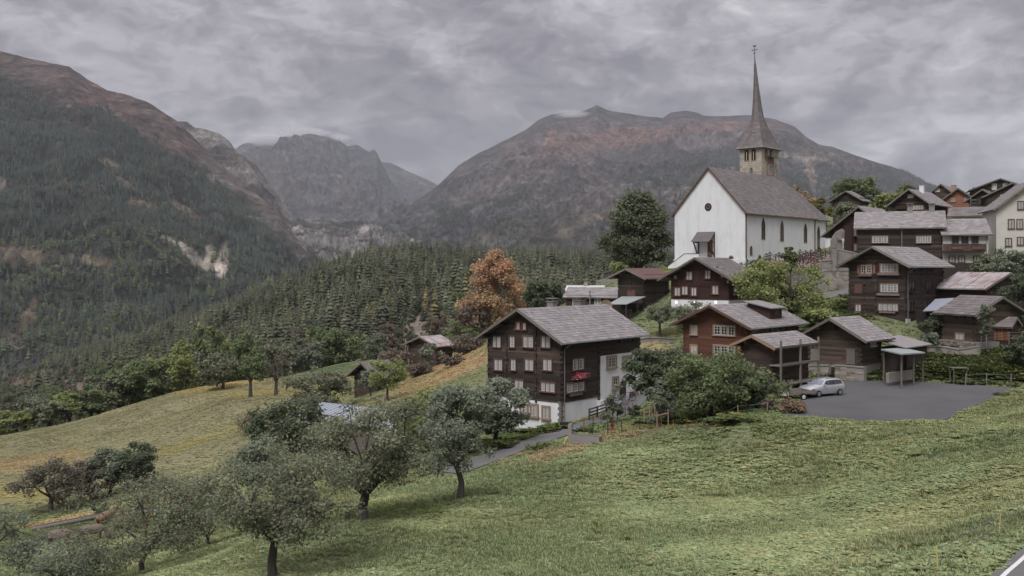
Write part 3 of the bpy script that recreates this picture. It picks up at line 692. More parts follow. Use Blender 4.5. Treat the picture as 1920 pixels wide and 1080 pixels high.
def build_far():
    loft('forest_hill', [FH_b, FH_r, FH_m, FH_f], -500, 2300, 420, 90, 9, 130, col_fh, M_hill, rows_v=[0, .2, .72, 1], seed=1.3)
    loft('left_mountain', [LM_b, LM_r, LM_m, LM_f], -900, 800, 520, 230, 62, 620, col_lm, M_mount, rows_v=[0, .1, .55, 1], seed=4.1, rough=True, ridgekeep=0.10)
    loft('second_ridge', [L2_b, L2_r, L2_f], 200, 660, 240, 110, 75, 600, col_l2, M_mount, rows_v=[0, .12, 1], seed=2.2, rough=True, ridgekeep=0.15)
    loft('far_peak', [FP_b, FP_r, FP_f], 380, 830, 300, 160, 130, 1100, col_fp, M_mount, rows_v=[0, .1, 1], seed=9.7, rough=True, ridgekeep=0.06)
    loft('far_ridge', [RB_b, RB_r, RB_f], 690, 900, 110, 60, 80, 900, col_fp, M_mount, rows_v=[0, .12, 1], seed=6.7, rough=True, ridgekeep=0.1)
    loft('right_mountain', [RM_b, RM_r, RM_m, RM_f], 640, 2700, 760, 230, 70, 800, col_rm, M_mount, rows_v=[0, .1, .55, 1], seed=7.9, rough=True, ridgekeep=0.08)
    loft('rocky_rise', [RH_b, RH_r, RH_f], 480, 850, 230, 80, 45, 260, col_rh, M_mount, rows_v=[0, .15, 1], seed=3.9, rough=True, ridgekeep=0.2)
    # a wide floor under everything far away
    V = np.array([(-14000, 150, -150), (14000, 150, -150), (14000, 12000, -150), (-14000, 12000, -150)], float)
    tag(link('valley_floor', npmesh('valley_floor', V, np.array([[0,1,2,3]]), M_hill, col=np.tile((0.07,0.07,0.05), (4,1)))), kind='structure')
def build_forests():
    g = np.random.default_rng(5)
    near = [conifer_mesh('spruce_mesh', M_spruce, 16, 3.9, 12, 9, s) for s in range(4)] + [conifer_mesh('larch_mesh', M_larch, 16, 3.6, 11, 8, 20+s, droop=.15, open_=.15) for s in range(2)] + [conifer_mesh('gold_mesh', M_goldn, 14, 3.2, 11, 8, 33, droop=.15, open_=.15)]
    far = [conifer_mesh('spruce_far', M_sprucef, 16, 4.0, 7, 6, s) for s in range(3)] + [conifer_mesh('larch_far', M_larch, 15, 3.9, 7, 6, 23)]
    bush = [blobtree_mesh('round_far', LM['dark'], 12, 4.6, 150, 3, 1.7), blobtree_mesh('round_green', LM['green'], 11, 4.6, 150, 4, 1.6), blobtree_mesh('round_brown', LM['brown'], 8, 4.0, 120, 5, 1.4), blobtree_mesh('round_yellow', LM['light'], 11, 4.2, 150, 6, 1.5)]
    nearbush = [blobtree_mesh('leafy_mesh', LM[m], 12, 4.6, 700, 40+i, .95) for i, m in enumerate(('dark', 'green', 'brown', 'light'))]
    # forest hill
    def mk(PX, PY, v, V):
        m = 1.0-0.985*np.maximum(inblobs(PX, PY, [(790,645,105,32,-8),(700,655,36,16,0),(290,664,68,13,-28),(110,735,165,19,-3),(50,712,80,18,-5)]), 0)
        m = m*np.where(v > .17, 1, 0)*np.where(v < .80, 1, np.where((PX < 560), .35, .02))*np.where((PX > -350) & (PX < 1500), 1, 0)
        return m
    p, PX, PY = sample_loft('forest_hill', mk, 16000, g)
    low = (PX < 330) & (PY > 640) | (PY > 690)
    r = g.random(len(p)); kind = g.integers(0, 4, len(p))
    kind = np.where(r < .14, g.integers(4, 6, len(p)), kind)
    yb = inblobs(PX, PY, [(745,600,22,26,0),(805,600,26,30,0),(690,610,20,20,0),(400,640,60,24,0),(860,610,20,26,0),(240,640,60,20,0),(560,640,40,12,0)])
    kind = np.where(g.random(len(p)) < yb*.22, 6, kind)
    kind = np.where((g.random(len(p)) < .003), 6, kind)
    scl = g.uniform(.6, 1.15, len(p))*(1+.15*g.normal(size=len(p))).clip(.7,1.4); rz = g.uniform(0, 6.28, len(p))
    rb = np.where(low, .6, .05)+.4*yb
    isb = g.random(len(p)) < rb
    vis = (PX > -20) & (PX < 1150) & (PY < 760)
    order = np.argsort(p[:, 1]+np.where(vis & ~isb, 0, 1e6))[:295]
    sel = np.zeros(len(p), bool); sel[order] = True
    lab = {0: ('spruce_tree', 'spruce', 'dark green conifer of the nearest rows on the wooded hill across the valley'), 4: ('larch_tree', 'larch', 'lighter green loose conifer among the dark ones on the wooded hill'), 6: ('golden_larch', 'larch', 'yellowing autumn conifer at the lower edge of the wooded hill')}
    for i in order:
        k = kind[i]; b = 0 if k < 4 else (4 if k < 6 else 6)
        nm, ct, lb = lab[b]
        o = link(nm, near[k], None, p[i], rz[i]); s = scl[i]; o.scale = (s, s, s)
        tag(o, lb, ct, 'conifers on the near side of the wooded hill')
    rest = ~sel & ~isb
    src = [hidden('conifer_source', m) for m in near]
    scatter('forest', p[rest], kind[rest], scl[rest], rz[rest], src, sw=g.uniform(.8, 1.15, rest.sum()), label='dense conifer forest covering the wooded hill', cat='forest')
    bs = ~sel & isb; srcb = [hidden('leafy_source', m) for m in nearbush]
    kb = g.choice(4, len(p), p=[.4, .3, .2, .1])
    scatter('leafy_wood', p[bs], kb[bs], g.uniform(.5, 1.0, bs.sum()), rz[bs], srcb, label='mixed leafy wood at the foot of the wooded hill', cat='wood')
    # scrub on open slopes
    def mo(PX, PY, v, V): return inblobs(PX, PY, [(790,640,130,50,-8),(700,650,50,26,0),(290,664,80,20,-28),(90,730,180,30,-3)])*np.where(v > .3, 1, 0)
    p, PX, PY = sample_loft('forest_hill', mo, 1500, g)
    scatter('scrub', p, g.choice(4, len(p), p=[.15, .2, .55, .1]), g.uniform(.08, .34, len(p)), g.uniform(0, 6.28, len(p)), srcb, label='low brown scrub on the bare slopes below the forest', cat='scrub')
    # left mountain
    srcf = [hidden('far_source', m) for m in far]+[hidden('far_leafy_source', m) for m in bush]
    tlx = [a for a,b in treeline]; tly = [b for a,b in treeline]
    def ml(PX, PY, v, V):
        tl = np.interp(PX, tlx, tly); n = fbm_np(V[:,0], V[:,1], 220, 4, 3.3); n2 = fbm_np(V[:,0], V[:,1], 60, 3, 8.3)
        m = sstep(-6, 26, PY-tl+(n-.5)*110)
        m = m*(1-.99*inblobs(PX, PY, CLEAR_L))*(1-.98*inblobs(PX, PY, SCAR_L, 1.1))*np.where(n2 < .36, .12, 1)
        m = m*(1-.7*inblobs(PX, PY, [(470,370,110,22,42),(540,450,60,16,50)]))
        return m*np.where((PX > -500) & (v > .1), 1, 0)
    p, PX, PY = sample_loft('left_mountain', ml, 56000, g)
    r = g.random(len(p)); kind = g.integers(0, 3, len(p)); kind = np.where(r < .16, 3, kind)
    lf = inblobs(PX, PY, [(110,455,130,16,0),(300,500,140,60,10),(60,560,120,80,0),(150,620,200,50,0)])
    kind = np.where(g.random(len(p)) < lf*.5, g.choice([3, 4, 5, 6, 7], len(p), p=[.4, .15, .2, .1, .15]), kind)
    scatter('mountain_forest', p, kind, g.uniform(.65, 1.2, len(p)), g.uniform(0, 6.28, len(p)), srcf, label='dark conifer forest covering the flank of the left mountain', cat='forest')
    # right mountain
    FR = [(1170,375,50,16,-30),(1230,345,60,22,-28),(1310,310,90,24,-22),(1400,300,70,26,-12),(1460,320,70,36,0),(1560,345,150,34,8),(1640,340,120,24,14),(1700,365,80,20,14),(1330,360,90,30,0),(840,405,32,20,-40),(930,385,40,8,-30),(1600,380,160,30,0),(1400,370,120,40,0)]
    def mr(PX, PY, v, V):
        n = fbm_np(V[:,0], V[:,1], 260, 4, 6.3); n2 = fbm_np(V[:,0], V[:,1], 90, 3, 1.3)
        f = inblobs(PX+(n-.5)*120, PY+(n2-.5)*36, FR)
        sc = sstep(300, 420, PY)*np.where(n2 > .56, .30, .03)*sstep(860, 1000, PX+200*sstep(380,460,PY))
        low = sstep(425, 470, PY)*.35*np.where(n2 > .45, 1, .2)
        return np.maximum(np.maximum(f, sc), low)*(1-.98*inblobs(PX, PY, CLEAR_R))*np.where((PX > 700) & (PX < 1900) & (v > .1), 1, 0)
    p, PX, PY = sample_loft('right_mountain', mr, 34000, g)
    kind = np.where(g.random(len(p)) < .12, g.choice([3, 4, 5], len(p)), g.integers(0, 3, len(p)))
    scatter('slope_forest', p, kind, g.uniform(.6, 1.15, len(p)), g.uniform(0, 6.28, len(p)), srcf, label='patches of conifer forest on the broad right mountain', cat='forest')
    def mh(PX, PY, v, V): return np.where(fbm_np(V[:,0], V[:,1], 150, 3, 2.3) > .55, 1, .05)*np.where(v > .15, 1, 0)
    p, PX, PY = sample_loft('rocky_rise', mh, 1500, g)
    scatter('rise_forest', p, g.integers(0, 3, len(p)), g.uniform(.5, .9, len(p)), g.uniform(0, 6.28, len(p)), srcf, label='scattered conifers on the bare rocky rise', cat='forest')
HAZE = 4.2e-5
def build_haze():
    m = bpy.data.materials.new('haze_air'); m.use_nodes = True; nt = m.node_tree; nt.nodes.clear()
    pv = N(nt, 'ShaderNodeVolumePrincipled'); pv.inputs['Density'].default_value = HAZE; pv.inputs['Color'].default_value = (0.84, 0.89, 1.0, 1); pv.inputs['Anisotropy'].default_value = 0.0
    out = N(nt, 'ShaderNodeOutputMaterial'); L(nt, pv.outputs[0], out.inputs['Volume'])
    b = MB(); b.box(-15000, 15000, -400, 12600, -152, 1420)
    o = b.build('haze', m); tag(o, 'thin bluish air over the whole valley', 'haze', kind='stuff')

def cloud(name, label, c, r, dens, scale, seed, lo=0.46):
    m = bpy.data.materials.new('cloud_vapour'); m.use_nodes = True; nt = m.node_tree; nt.nodes.clear()
    tc = N(nt, 'ShaderNodeTexCoord'); ln = N(nt, 'ShaderNodeVectorMath', operation='LENGTH'); L(nt, tc.outputs['Object'], ln.inputs[0])
    n_ = nz(nt, tc.outputs['Object'], scale, 3, 0.6)
    e = mth(nt, 'SUBTRACT', 1.0, ln.outputs['Value'], clamp=True)
    k = mth(nt, 'ADD', mth(nt, 'MULTIPLY', e, 0.9), mth(nt, 'SUBTRACT', n_, lo+.28))
    dn = mth(nt, 'MULTIPLY', mth(nt, 'MAXIMUM', k, 0.0), dens)
    pv = N(nt, 'ShaderNodeVolumePrincipled'); pv.inputs['Color'].default_value = (.84, .835, .86, 1); L(nt, dn, pv.inputs['Density'])
    out = N(nt, 'ShaderNodeOutputMaterial'); L(nt, pv.outputs[0], out.inputs['Volume'])
    bm = bmesh.new(); bmesh.ops.create_icosphere(bm, subdivisions=3, radius=1.0); me = bpy.data.meshes.new(name); bm.to_mesh(me); bm.free(); me.materials.append(m)
    o = link(name, me, None, c); o.scale = r; tag(o, label, 'cloud', kind='stuff'); return o
def build_clouds():
    cloud('cloud_cap', 'soft grey cloud lying on the left shoulder of the far peak', P(500, 262, 8350), (340, 420, 62), .030, 2.6, 1, .50)
    cloud('cloud_cap', 'soft grey cloud lying on the very summit of the far peak', P(572, 250, 8350), (330, 420, 70), .030, 2.9, 1, .50)
    cloud('cloud_cap', 'soft grey cloud right of the summit of the far peak', P(636, 258, 8350), (170, 300, 40), .025, 2.9, 1, .50)
    cloud('cloud_wisp', 'small white wisps clinging to the summit of the right mountain', P(1072, 214, 6280), (170, 120, 38), .035, 3.2, 2)
SC.cycles.volume_step_rate = 2.0
SC.cycles.volume_max_steps = 128
# ---------------- timber houses ----------------
WINCACHE = {}
def window_meshes(w, h, n, style):
    key = (round(w*5)/5, round(h*5)/5, n, style)
    if key in WINCACHE: return WINCACHE[key]
    w, h = max(key[0], .35*n), max(key[1], .4)
    cw = .10 if style != 'stone' else .16
    out = {}
    m = MB()        # casing, sill and the dark reveal
    m.box(-w/2-cw, w/2+cw, -.13, .0, h/2, h/2+cw*1.2)
    m.box(-w/2-cw*1.5, w/2+cw*1.5, -.20, .0, -h/2-cw, -h/2)
    m.box(-w/2-cw, -w/2, -.13, .0, -h/2, h/2); m.box(w/2, w/2+cw, -.13, .0, -h/2, h/2)
    lw = w/n
    for i in range(1, n): m.box(-w/2+lw*i-.05, -w/2+lw*i+.05, -.125, .0, -h/2, h/2)
    cm = {'wood': M_rcasing, 'pale': M_pale, 'stone': M_casing, 'dark': M_log, 'white': M_whitep, 'orange': M_orange}[style]
    out['window'] = m.mesh('window', [cm])
    g = MB(); g.box(-w/2, w/2, -.055, -.03, -h/2, h/2); out['pane'] = g.mesh('pane', [M_glass])
    s = MB(); c = MB()
    for i in range(n):
        x0 = -w/2+lw*i+.05; x1 = -w/2+lw*(i+1)-.05; t = .06
        s.box(x0, x0+t, -.085, -.06, -h/2+.02, h/2-.02); s.box(x1-t, x1, -.085, -.06, -h/2+.02, h/2-.02)
        s.box(x0+t, x1-t, -.085, -.06, h/2-.02-t, h/2-.02); s.box(x0+t, x1-t, -.085, -.06, -h/2+.02, -h/2+.02+t)
        xm = (x0+x1)/2; s.box(xm-.025, xm+.025, -.083, -.06, -h/2+.02+t, h/2-.02-t)
        for q in (.36, .68): s.box(x0+t, xm-.025, -.08, -.06, -h/2+h*q, -h/2+h*q+.03); s.box(xm+.025, x1-t, -.08, -.06, -h/2+h*q, -h/2+h*q+.03)
        ww = (x1-x0-2*t)*.30; c.box(x0+t, x0+t+ww, -.0585, -.0555, -h/2+.08, h/2-.08); c.box(x1-t-ww, x1-t, -.0585, -.0555, -h/2+.08, h/2-.08)
    out['frame'] = s.mesh('frame', [M_whitep]); out['curtain'] = c.mesh('curtain', [M_curt])
    WINCACHE[key] = out
    return out
def roof_slabs(mb, tb, W, y0, y1, zr, ze, os_, rx=None, th=.16, tile=(.55, .42), jit=1.0, axis='y', tiles=True):
    """gable roof. ridge along local y at x=rx; eaves at x=0 and x=-W, plus side overhang; mb slabs, tb tiles"""
    rx = -W/2 if rx is None else rx
    for sgn, xe in ((1, 0.0), (-1, -W)):
        run = abs(xe-rx); sl = (zr-ze)/run
        xo = xe+sgn*os_; zo = ze-sl*os_
        def q(x, y, z): return (x, y, z) if axis == 'y' else (y, x, z)
        mb.hexa([q(rx, y0, zr), q(xo, y0, zo), q(xo, y1, zo), q(rx, y1, zr), q(rx, y0, zr+th), q(xo, y0, zo+th), q(xo, y1, zo+th), q(rx, y1, zr+th)], .5)
        if not tiles: continue
        ln = math.hypot(run+os_, zr-zo); nr = max(3, int(ln/tile[1])); nc = max(3, int((y1-y0)/tile[0]))
        ux, uz = (xo-rx)/ln, (zo-zr)/ln; nx, nz_ = -uz*sgn*1.0, abs(ux)
        nx = abs(uz)*sgn
        for r in range(nr):
            a0 = ln*r/nr; a1 = ln*(r+1)/nr+.05*jit; off = (r % 2)*.5*tile[0]
            for c in range(nc+1):
                b0 = y0+(y1-y0)*c/nc-off; b1 = b0+(y1-y0)/nc-.025
                b0 = max(b0, y0-.03); b1 = min(b1, y1+.03)
                if b1-b0 < .08: continue
                l0 = .012+rnd.random()*.010*jit; l1 = .030+rnd.random()*.025*jit
                a1j = a1+rnd.uniform(-.03, .04)*jit
                pts = []
                for a, lft in ((a0, l0), (a1j, l1)):
                    for b in (b0, b1):
                        X = rx+ux*a+nx*(th*abs(ux)*0+lft); Z = zr+uz*a+th+nz_*lft
                        pts.append((X, b, Z))
                lowr = [(p[0]-nx*.03, p[1], p[2]-nz_*.035) for p in (pts[2], pts[3])]
                P4 = [pts[0], pts[1], pts[3], pts[2]]
                vs = [q(*p) for p in P4]+[q(*lowr[0]), q(*lowr[1])]
                tb.add(vs, [(0,1,2,3), (3,2,5,4)], min(1, max(0, rnd.gauss(.5, .17))))
        # verge boards
class House:
    def __init__(s, name, label, cat, corner, yaw, left, right, eave, ridge, base_z=None, group=None, logmat=M_log, roofmat=M_slate, ridge_axis='y',
                 os_=.9, of=1.0, ob=.6, wall='log', plinth=None, plinthmat=M_white, tiles=True, tile=(.55, .42), row=.24, detail=True, W=None, Ln=None, dig=1.5, rx=None, sheet=None, bargemat=None):
        px, py, d = corner
        s.a = R(yaw); C = P(px, py, d); s.C = C
        k = (left-960)/F; s.W = W or (C.x-k*C.y)/(math.cos(s.a)+k*math.sin(s.a))
        k = (right-960)/F; s.L = Ln or (k*C.y-C.x)/(math.sin(s.a)-k*math.cos(s.a))
        s.root = empty(name, C, -s.a); tag(s.root, label, cat, group)
        s.zb = -dig
        s.ze = (HY-eave)/F*d-C.z
        s.axis = ridge_axis
        if ridge_axis == 'y':
            mid = C+Vector((-math.cos(s.a), math.sin(s.a), 0))*(s.W/2 if rx is None else -rx)
        else:
            mid = C+Vector((math.sin(s.a), math.cos(s.a), 0))*s.L/2
        s.zr = (HY-ridge)/F*mid.y-C.z
        s.mat = logmat; W_, L_ = s.W, s.L; ze, zr = s.ze, s.zr
        zp = s.zb if plinth is None else (HY-plinth)/F*d-C.z
        s.zp = zp
        if plinth is not None:
            m = MB(); m.box(-W_-.02, .02, -.02, L_+.02, s.zb, zp); m.build('plinth', plinthmat, s.root)
        # inner body with gable
        m = MB()
        if ridge_axis == 'y':
            xr = -W_/2 if rx is None else rx
            m.add([(-W_,0,zp),(0,0,zp),(0,0,ze),(xr,0,zr),(-W_,0,ze),(-W_,L_,zp),(0,L_,zp),(0,L_,ze),(xr,L_,zr),(-W_,L_,ze)],
                  [(0,1,2,3,4),(5,9,8,7,6),(1,6,7,2),(0,4,9,5),(2,7,8,3),(4,3,8,9),(0,5,6,1)], .4)
        else:
            m.add([(0,0,zp),(0,L_,zp),(0,L_,ze),(0,L_/2,zr),(0,0,ze),(-W_,0,zp),(-W_,L_,zp),(-W_,L_,ze),(-W_,L_/2,zr),(-W_,0,ze)],
                  [(0,1,2,3,4),(5,9,8,7,6),(1,6,7,2),(0,4,9,5),(2,7,8,3),(4,3,8,9),(0,5,6,1)], .4)
        m.build('wall', logmat if wall != 'render' else plinthmat, s.root)
        s.logs = MB() if wall != 'render' else None
        if s.logs is not None:
            s.courses(row, wall, zp)
        mb = MB(); tb = MB()
        if ridge_axis == 'y': roof_slabs(mb, tb, W_, -of, L_+ob, zr, ze, os_, rx, tile=tile, tiles=tiles)
        else:
            # ridge along local x; slopes face -y and +y
            mb2 = MB(); tb2 = MB(); roof_slabs(mb2, tb2, L_, -W_-ob, of, zr, ze, os_, None, tile=tile, tiles=tiles)
            for src, dst in ((mb2, mb), (tb2, tb)):   # (x,y)->(y,-x)...: slope x=0 becomes y=0, slope x=-L becomes y=L
                for vv in src.v: dst.v.append((vv[1], -vv[0], vv[2]))
                dst.f += src.f; dst.t += src.t; dst.m += src.m
        rf = mb.build('roof', M_grwood if not sheet else sheet, s.root)
        if tiles: tb.build('shingles', roofmat, rf, kind='stuff')
        if sheet: s.sheetribs(rf, sheet, of, ob, os_)
        # verge boards along the gable edge
        if detail:
            v = MB()
            sl = (zr-ze)/((W_ if ridge_axis == 'y' else L_)/2)
            if ridge_axis == 'y':
                xr = -W_/2 if rx is None else rx
                for xe, sg in ((0, 1), (-W_, -1)):
                    s2 = (zr-ze)/abs(xe-xr); v = MB()
                    v.bar((xr, -of-.03, zr+.04), (xe+sg*os_, -of-.03, ze-s2*os_+.04), .05, .24); v.build('verge_board', bargemat or M_grwood, s.root)
                # purlins
                for f in (.0, .5, 1.0, 1.5, 2.0):
                    x = -W_*f/2 if rx is None else (0 if f == 0 else (rx*f if f <= 1 else rx+(-W_-rx)*(f-1)))
                    z = ze+(zr-ze)*(1-abs(x-xr)/(abs(xr) if x > xr else abs(-W_-xr)+1e-6))
                    p = MB(); p.box(x-.11, x+.11, -of+.1, 0.0, z-.30, z-.04); p.build('purlin_end', logmat, s.root)
            else:
                for ye, sg in ((0, -1), (L_, 1)):
                    v = MB(); v.bar((of+.03, L_/2, zr+.04), (of+.03, ye+sg*os_, ze-sl*os_+.04), .05, .24); v.build('verge_board', bargemat or M_grwood, s.root)
    def sheetribs(s, rf, mat, of, ob, os_):
        m = MB(); W_, L_ = s.W, s.L
        for sgn in (1, -1):
            if s.axis == 'y':
                run = W_/2; sl = (s.zr-s.ze)/run; y = -of
                while y < L_+ob:
                    xe = 0 if sgn > 0 else -W_
                    m.bar((-W_/2, y, s.zr+.18), (xe+sgn*os_, y, s.ze-sl*os_+.18), .05, .05); y += .55
            else:
                run = L_/2; sl = (s.zr-s.ze)/run; x = -W_-ob
                while x < of:
                    ye = 0 if sgn > 0 else L_
                    m.bar((x, L_/2, s.zr+.18), (x, ye-sgn*os_, s.ze-sl*os_+.18), .05, .05); x += .55
        m.build('seams', mat, rf, kind='stuff')
    def courses(s, row, wall, zp):
        m = s.logs; W_, L_ = s.W, s.L; zr, ze = s.zr, s.ze
        faces = [('g', W_), ('s', L_), ('b', W_), ('l', L_)]
        z = zp; r = 0
        top = zr
        while z < top-.05:
            z1 = min(z+row*rnd.uniform(.85, 1.12), top)
            for f, ln in faces:
                gable = (f in 'gb') if s.axis == 'y' else (f in 'sl')
                a0, a1 = 0.0, ln
                if z > ze-.02:
                    if not gable: continue
                    q = (min(z1, zr)-ze)/(zr-ze); a0 = ln/2*q; a1 = ln-ln/2*q
                    if a1-a0 < .3: continue
                ext = .16+rnd.random()*.1 if (r % 2 == (0 if f in 'gb' else 1)) and z < ze and wall == 'log' else .0
                a0 -= ext; a1 += ext
                a = a0; base = rnd.gauss(.45, .16)
                while a < a1-.01:
                    b = min(a1, a+rnd.uniform(1.6, 5.0))
                    if a1-b < .8: b = a1
                    th = .05+rnd.random()*.05; t = min(1, max(0, base+rnd.gauss(0, .13)))
                    if f == 'g': m.box(-W_+a, -W_+b, -th, 0.0, z+.012, z1-.004, t)
                    elif f == 's': m.box(0.0, th, a, b, z+.012, z1-.004, t)
                    elif f == 'b': m.box(-W_+a, -W_+b, L_, L_+th, z+.012, z1-.004, t)
                    else: m.box(-W_-th, -W_, a, b, z+.012, z1-.004, t)
                    a = b
            z = z1; r += 1
    def finish(s):
        if s.logs is not None: s.logs.build('logs', s.mat, s.root, kind='stuff')
    def at(s, f, px, py):
        """photo point -> (t, z) on the gable-left face 'g' (local x) or the right face 's' (local y)"""
        r = Vector(((px-960)/F, 1, (HY-py)/F)); a = s.a
        n = Vector((-math.sin(a), -math.cos(a), 0)) if f == 'g' else Vector((math.cos(a), -math.sin(a), 0))
        t = n.dot(s.C)/n.dot(r); q = r*t-s.C
        if f == 'g': return q.x*math.cos(a)-q.y*math.sin(a), q.z
        return q.x*math.sin(a)+q.y*math.cos(a), q.z
    def put(s, f, t, z, o, out=.0):
        o.parent = s.root
        if f == 'g': o.location = (t, -out, z)
        else: o.location = (out, t, z); o.rotation_euler = (0, 0, math.pi/2)
        return o
    def win(s, f, px, py, wpx, hpx, n=2, style='wood', out=.07, curtain=True, name='window', label=None, sash=True):
        t, z = s.at(f, px, py); t0, _ = s.at(f, px-wpx/2, py); t1, _ = s.at(f, px+wpx/2, py); _, za = s.at(f, px, py-hpx/2); _, zb = s.at(f, px, py+hpx/2)
        if s.logs is None: out = .0
        ms = window_meshes(abs(t1-t0), abs(za-zb), n, style)
        o = link(name, ms['window']); s.put(f, t, z, o, out)
        if label: o['label'] = label
        link('pane', ms['pane'], o)
        if style == 'dark': curtain = False; sash = False
        if sash: link('frame', ms['frame'], o)
        if curtain: link('curtain', ms['curtain'], o)
        return o
    def box(s, name, f, px0, px1, py0, py1, depth, mat, out=0.0, label=None, kind=None):
        """flat piece of the given depth fixed to a face, bounded by photo columns and rows"""
        t0, za = s.at(f, px0, py0); t1, _ = s.at(f, px1, py0); tm, zb = s.at(f, (px0+px1)/2, py1)
        _, za = s.at(f, (px0+px1)/2, py0)
        m = MB(); m.box(-(t1-t0)/2, (t1-t0)/2, -depth, 0, zb-za, 0)
        o = m.build(name, mat); s.put(f, (t0+t1)/2, za, o, out)
        if label: o['label'] = label
        if kind: o['kind'] = kind
        return o
    def chimney(s, x, y, w=.7, h=1.2, mat=None, cap=True, sink=1.0):
        xr = -s.W/2
        if s.axis == 'y': z = s.zr-(s.zr-s.ze)*abs(x-xr)/(s.W/2)
        else: z = s.zr-(s.zr-s.ze)*abs(y-s.L/2)/(s.L/2)
        m = MB(); m.box(-w/2, w/2, -w/2, w/2, -sink, h); c = m.build('chimney', mat or M_conc, s.root, (x, y, z))
        k = MB(); k.box(-w/2-.08, w/2+.08, -w/2-.08, w/2+.08, h, h+.08)
        if cap:
            for sx in (-1, 1):
                for sy in (-1, 1): k.box(sx*w*.4-.05, sx*w*.4+.05, sy*w*.4-.05, sy*w*.4+.05, h+.08, h+.3)
            k.box(-w/2-.12, w/2+.12, -w/2-.12, w/2+.12, h+.3, h+.38)
        k.build('chimney_cap', mat or M_conc, c)
        return c
    def crossposts(s, f, pxs, py0, py1):
        """log ends of inner walls standing out in columns"""
        m = s.logs
        for px in pxs:
            t, z0 = s.at(f, px, py1); _, z1 = s.at(f, px, py0); z = z0
            while z < z1:
                e = .12+rnd.random()*.12
                if f == 'g': m.box(t-.09, t+.09, -e, 0, z, z+.22)
                else: m.box(0, e, t-.09, t+.09, z, z+.22)
                z += .25*(1 if rnd.random() < .7 else 2)
    def gutter(s, side='s', of=1.0, ob=.6, os_=.9, down=None):
        sl = (s.zr-s.ze)/(s.W/2); m = MB()
        m.tube((os_+.06, -of, s.ze-sl*os_+.06), (os_+.06, s.L+ob, s.ze-sl*os_+.06), .08, n=8); g = m.build('gutter', M_metal, s.root)
        if down is not None:
            m = MB(); y = down
            m.tube((os_+.06, y, s.ze-sl*os_+.0), (.22, y, s.ze-sl*os_-.5), .05); m.tube((.22, y, s.ze-sl*os_-.5), (.22, y, .2), .05); m.build('downpipe', M_metal, s.root)

def sheet(name, mat, quad, th=.07, parent=None, ribs=None, label=None, cat=None, group=None):
    """thin pitched roof sheet from four world points"""
    m = MB(); q = [Vector(p) for p in quad]; up = Vector((0, 0, th))
    m.hexa(q+[p+up for p in q], .5); o = m.build(name, mat, parent)
    if label: tag(o, label, cat, group)
    return o

